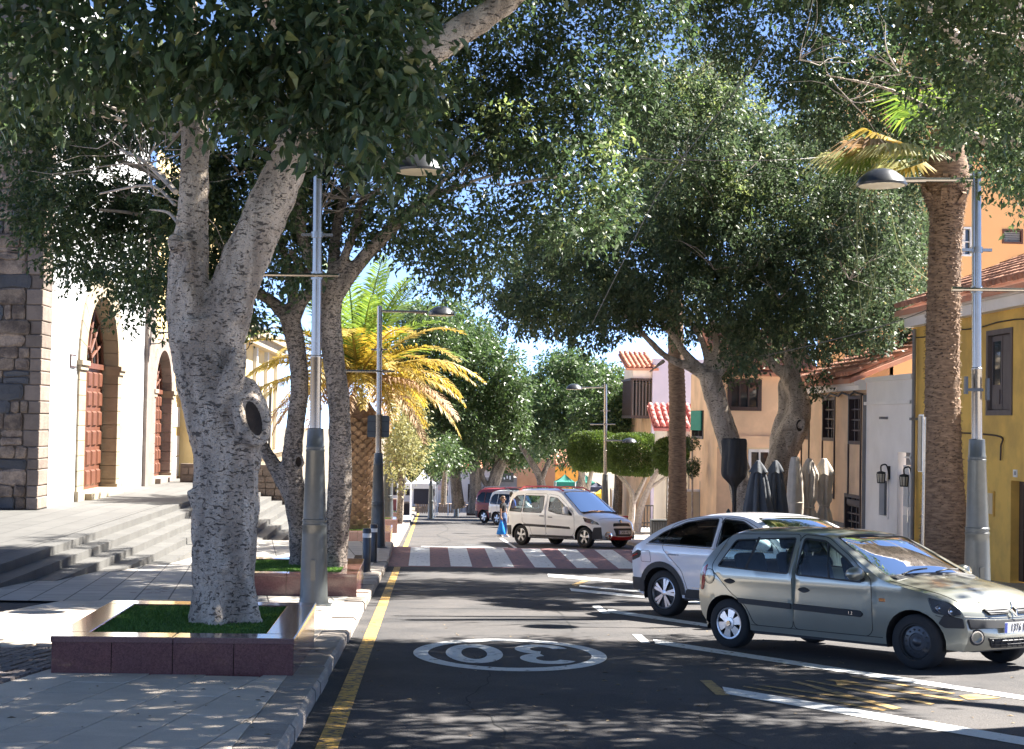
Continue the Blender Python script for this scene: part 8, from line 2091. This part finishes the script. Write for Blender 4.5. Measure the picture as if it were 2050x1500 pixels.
for i, (px0, px1, py, y1, lb) in enumerate(((786, 804, 1024, 1000, 'dark red board leaning left of the market chairs'), (800, 822, 1031, 1008, 'dark low crate under the smaller tent'), (934, 962, 1030, 1012, 'dark planter box before the splayed fig'))):
    a_, b_ = G(px0, py, .1), G(px1, py, .1); mb = MB(); z1 = P(px0, y1, a_.y).z; mb.box(a_.x, b_.x, a_.y, a_.y + .5, a_.z - .1, z1)
    r = empty('storage_box', ((a_.x + b_.x) / 2, a_.y, a_.z), lb, 'box'); mb.build('box_body', dark_wood if i else M_('maroon_board', (.09, .015, .02), .7), r); m2 = MB(); m2.box(a_.x - .04, b_.x + .04, a_.y - .04, a_.y + .54, z1, z1 + .05); m2.build('lid', wood_m, r)
# clothes stall under the clipped trees
D_ = 104; A_, B_ = P(1222, 960, D_), P(1252, 960, D_); g = gz(D_) + KH; r = empty('clothes_rack', ((A_.x + B_.x) / 2, D_, g), 'rack of brown and white hanging clothes under the clipped trees', 'clothes rack')
mb = MB(); mb.tube([(A_.x, D_, g), (A_.x, D_, g + 2.1), (B_.x, D_, g + 2.1), (B_.x, D_, g)], .03, 6); mb.build('rail', lamp_dark, r)
for k in range(9):
    x = A_.x + (B_.x - A_.x) * (k + .5) / 9; mb = MB(); hh = rnd.uniform(.8, 1.3); mb.hexa([(x - .05, D_ - .22, g + 2.05 - hh), (x + .05, D_ - .25, g + 2.05 - hh), (x + .05, D_ + .25, g + 2.05 - hh), (x - .05, D_ + .2, g + 2.05 - hh)], [(x - .03, D_ - .12, g + 2.05), (x + .03, D_ - .12, g + 2.05), (x + .03, D_ + .12, g + 2.05), (x - .03, D_ + .12, g + 2.05)])
    mb.build('hanging_garment', (wood_m, tee_w, dark_wood, cloth_b, hair_k)[k % 5], r)
A_, B_ = P(1258, 950, 98), P(1278, 950, 98); z1 = P(1260, 945, 98).z; mb = MB()
for k in range(12): x0 = A_.x + (B_.x - A_.x) * k / 12; mb.quad((x0, 98 + .05 * (k % 2), z1 - 1.9), (x0 + (B_.x - A_.x) / 12, 98 + .05 * ((k + 1) % 2), z1 - 1.9), (x0 + (B_.x - A_.x) / 12, 98 + .05 * ((k + 1) % 2), z1), (x0, 98 + .05 * (k % 2), z1))
o = mb.build('hanging_cloth', M_('light_blue_cloth', (.15, .30, .60), .85)); s_ = o.modifiers.new('thick', 'SOLIDIFY'); s_.thickness = .01; tag(o, 'light blue striped cloth hanging beside the clothes rack', 'cloth')
# black litter bin and railing on the right
D_ = 62; b = ground(P(1322, 1040, D_).x, D_, KH); k = D_ / FPX; r = empty('litter_bin', tuple(b), 'black slatted litter bin left of the slender palm', 'litter bin')
mb = MB(); mb.box(b.x - 19 * k, b.x + 19 * k, b.y - .3, b.y + .3, b.z, b.z + 32 * k); mb.build('bin_body', black_m, r, bevel=.03)
for i in range(7): x = b.x + (-17 + i * 5) * k; mb = MB(); mb.box(x, x + 3 * k, b.y - .34, b.y - .302, b.z + .04, b.z + 30 * k); mb.build('slat', lamp_dark, r)
mb = MB(); mb.box(b.x - 20 * k, b.x + 20 * k, b.y - .32, b.y + .32, b.z + 32 * k, b.z + 34 * k); mb.build('lid', lamp_grey, r)
D_ = 78; A_, B_ = P(1278, 1030, D_), P(1320, 1030, D_); g = gz(D_) + KH; r = empty('railing', ((A_.x + B_.x) / 2, D_, g), 'short black railing behind the clipped tree trunks', 'railing')
for z in (.25, 1.1): mb = MB(); mb.box(A_.x, B_.x, D_, D_ + .05, g + z, g + z + .06); mb.build('rail', black_m, r)
for i in range(8): x = A_.x + (B_.x - A_.x) * i / 7; mb = MB(); mb.box(x - .02, x + .02, D_ + .005, D_ + .045, g, g + 1.1); mb.build('baluster', black_m, r)
D_ = 88; A_, B_ = P(1225, 1030, D_), P(1262, 1030, D_); g = gz(D_) + KH; r = empty('cafe_bench', ((A_.x + B_.x) / 2, D_, g), 'low red bench beneath the middle clipped tree', 'bench')
mb = MB(); mb.box(A_.x, B_.x, D_, D_ + .4, g + .42, g + .48); mb.build('seat', rail_red, r)
for x in (A_.x + .1, B_.x - .16): mb = MB(); mb.box(x, x + .06, D_ + .02, D_ + .38, g, g + .419); mb.build('leg', black_m, r)
# ================================================================== overhead cables
def cable(label, pts, rad=.009, name='overhead_cable'):
    mb = MB(); mb.tube(catmull([tuple(P(*p)) for p in pts], 8), rad, 5); tag(mb.build(name, cable_m), label, 'cable')
cable_m = M_('cable_sheath', (.20, .19, .18), .7)
cable('thin cable slung across the street below the crowns', [(640, 225, 27), (890, 275, 26), (1150, 305, 28), (1345, 320, 30), (1612, 318, 33), (1790, 290, 36)])
cable('thin cable slanting down to the left before the leaning figs', [(1560, 55, 26), (1460, 200, 28), (1335, 360, 31), (1260, 500, 33), (1185, 650, 35)])
cable('cable strung from the right leaning fig towards the thick palm', [(1500, 715, 37), (1560, 706, 36.5), (1700, 672, 35), (1820, 635, 33), (1900, 600, 31)], .012)
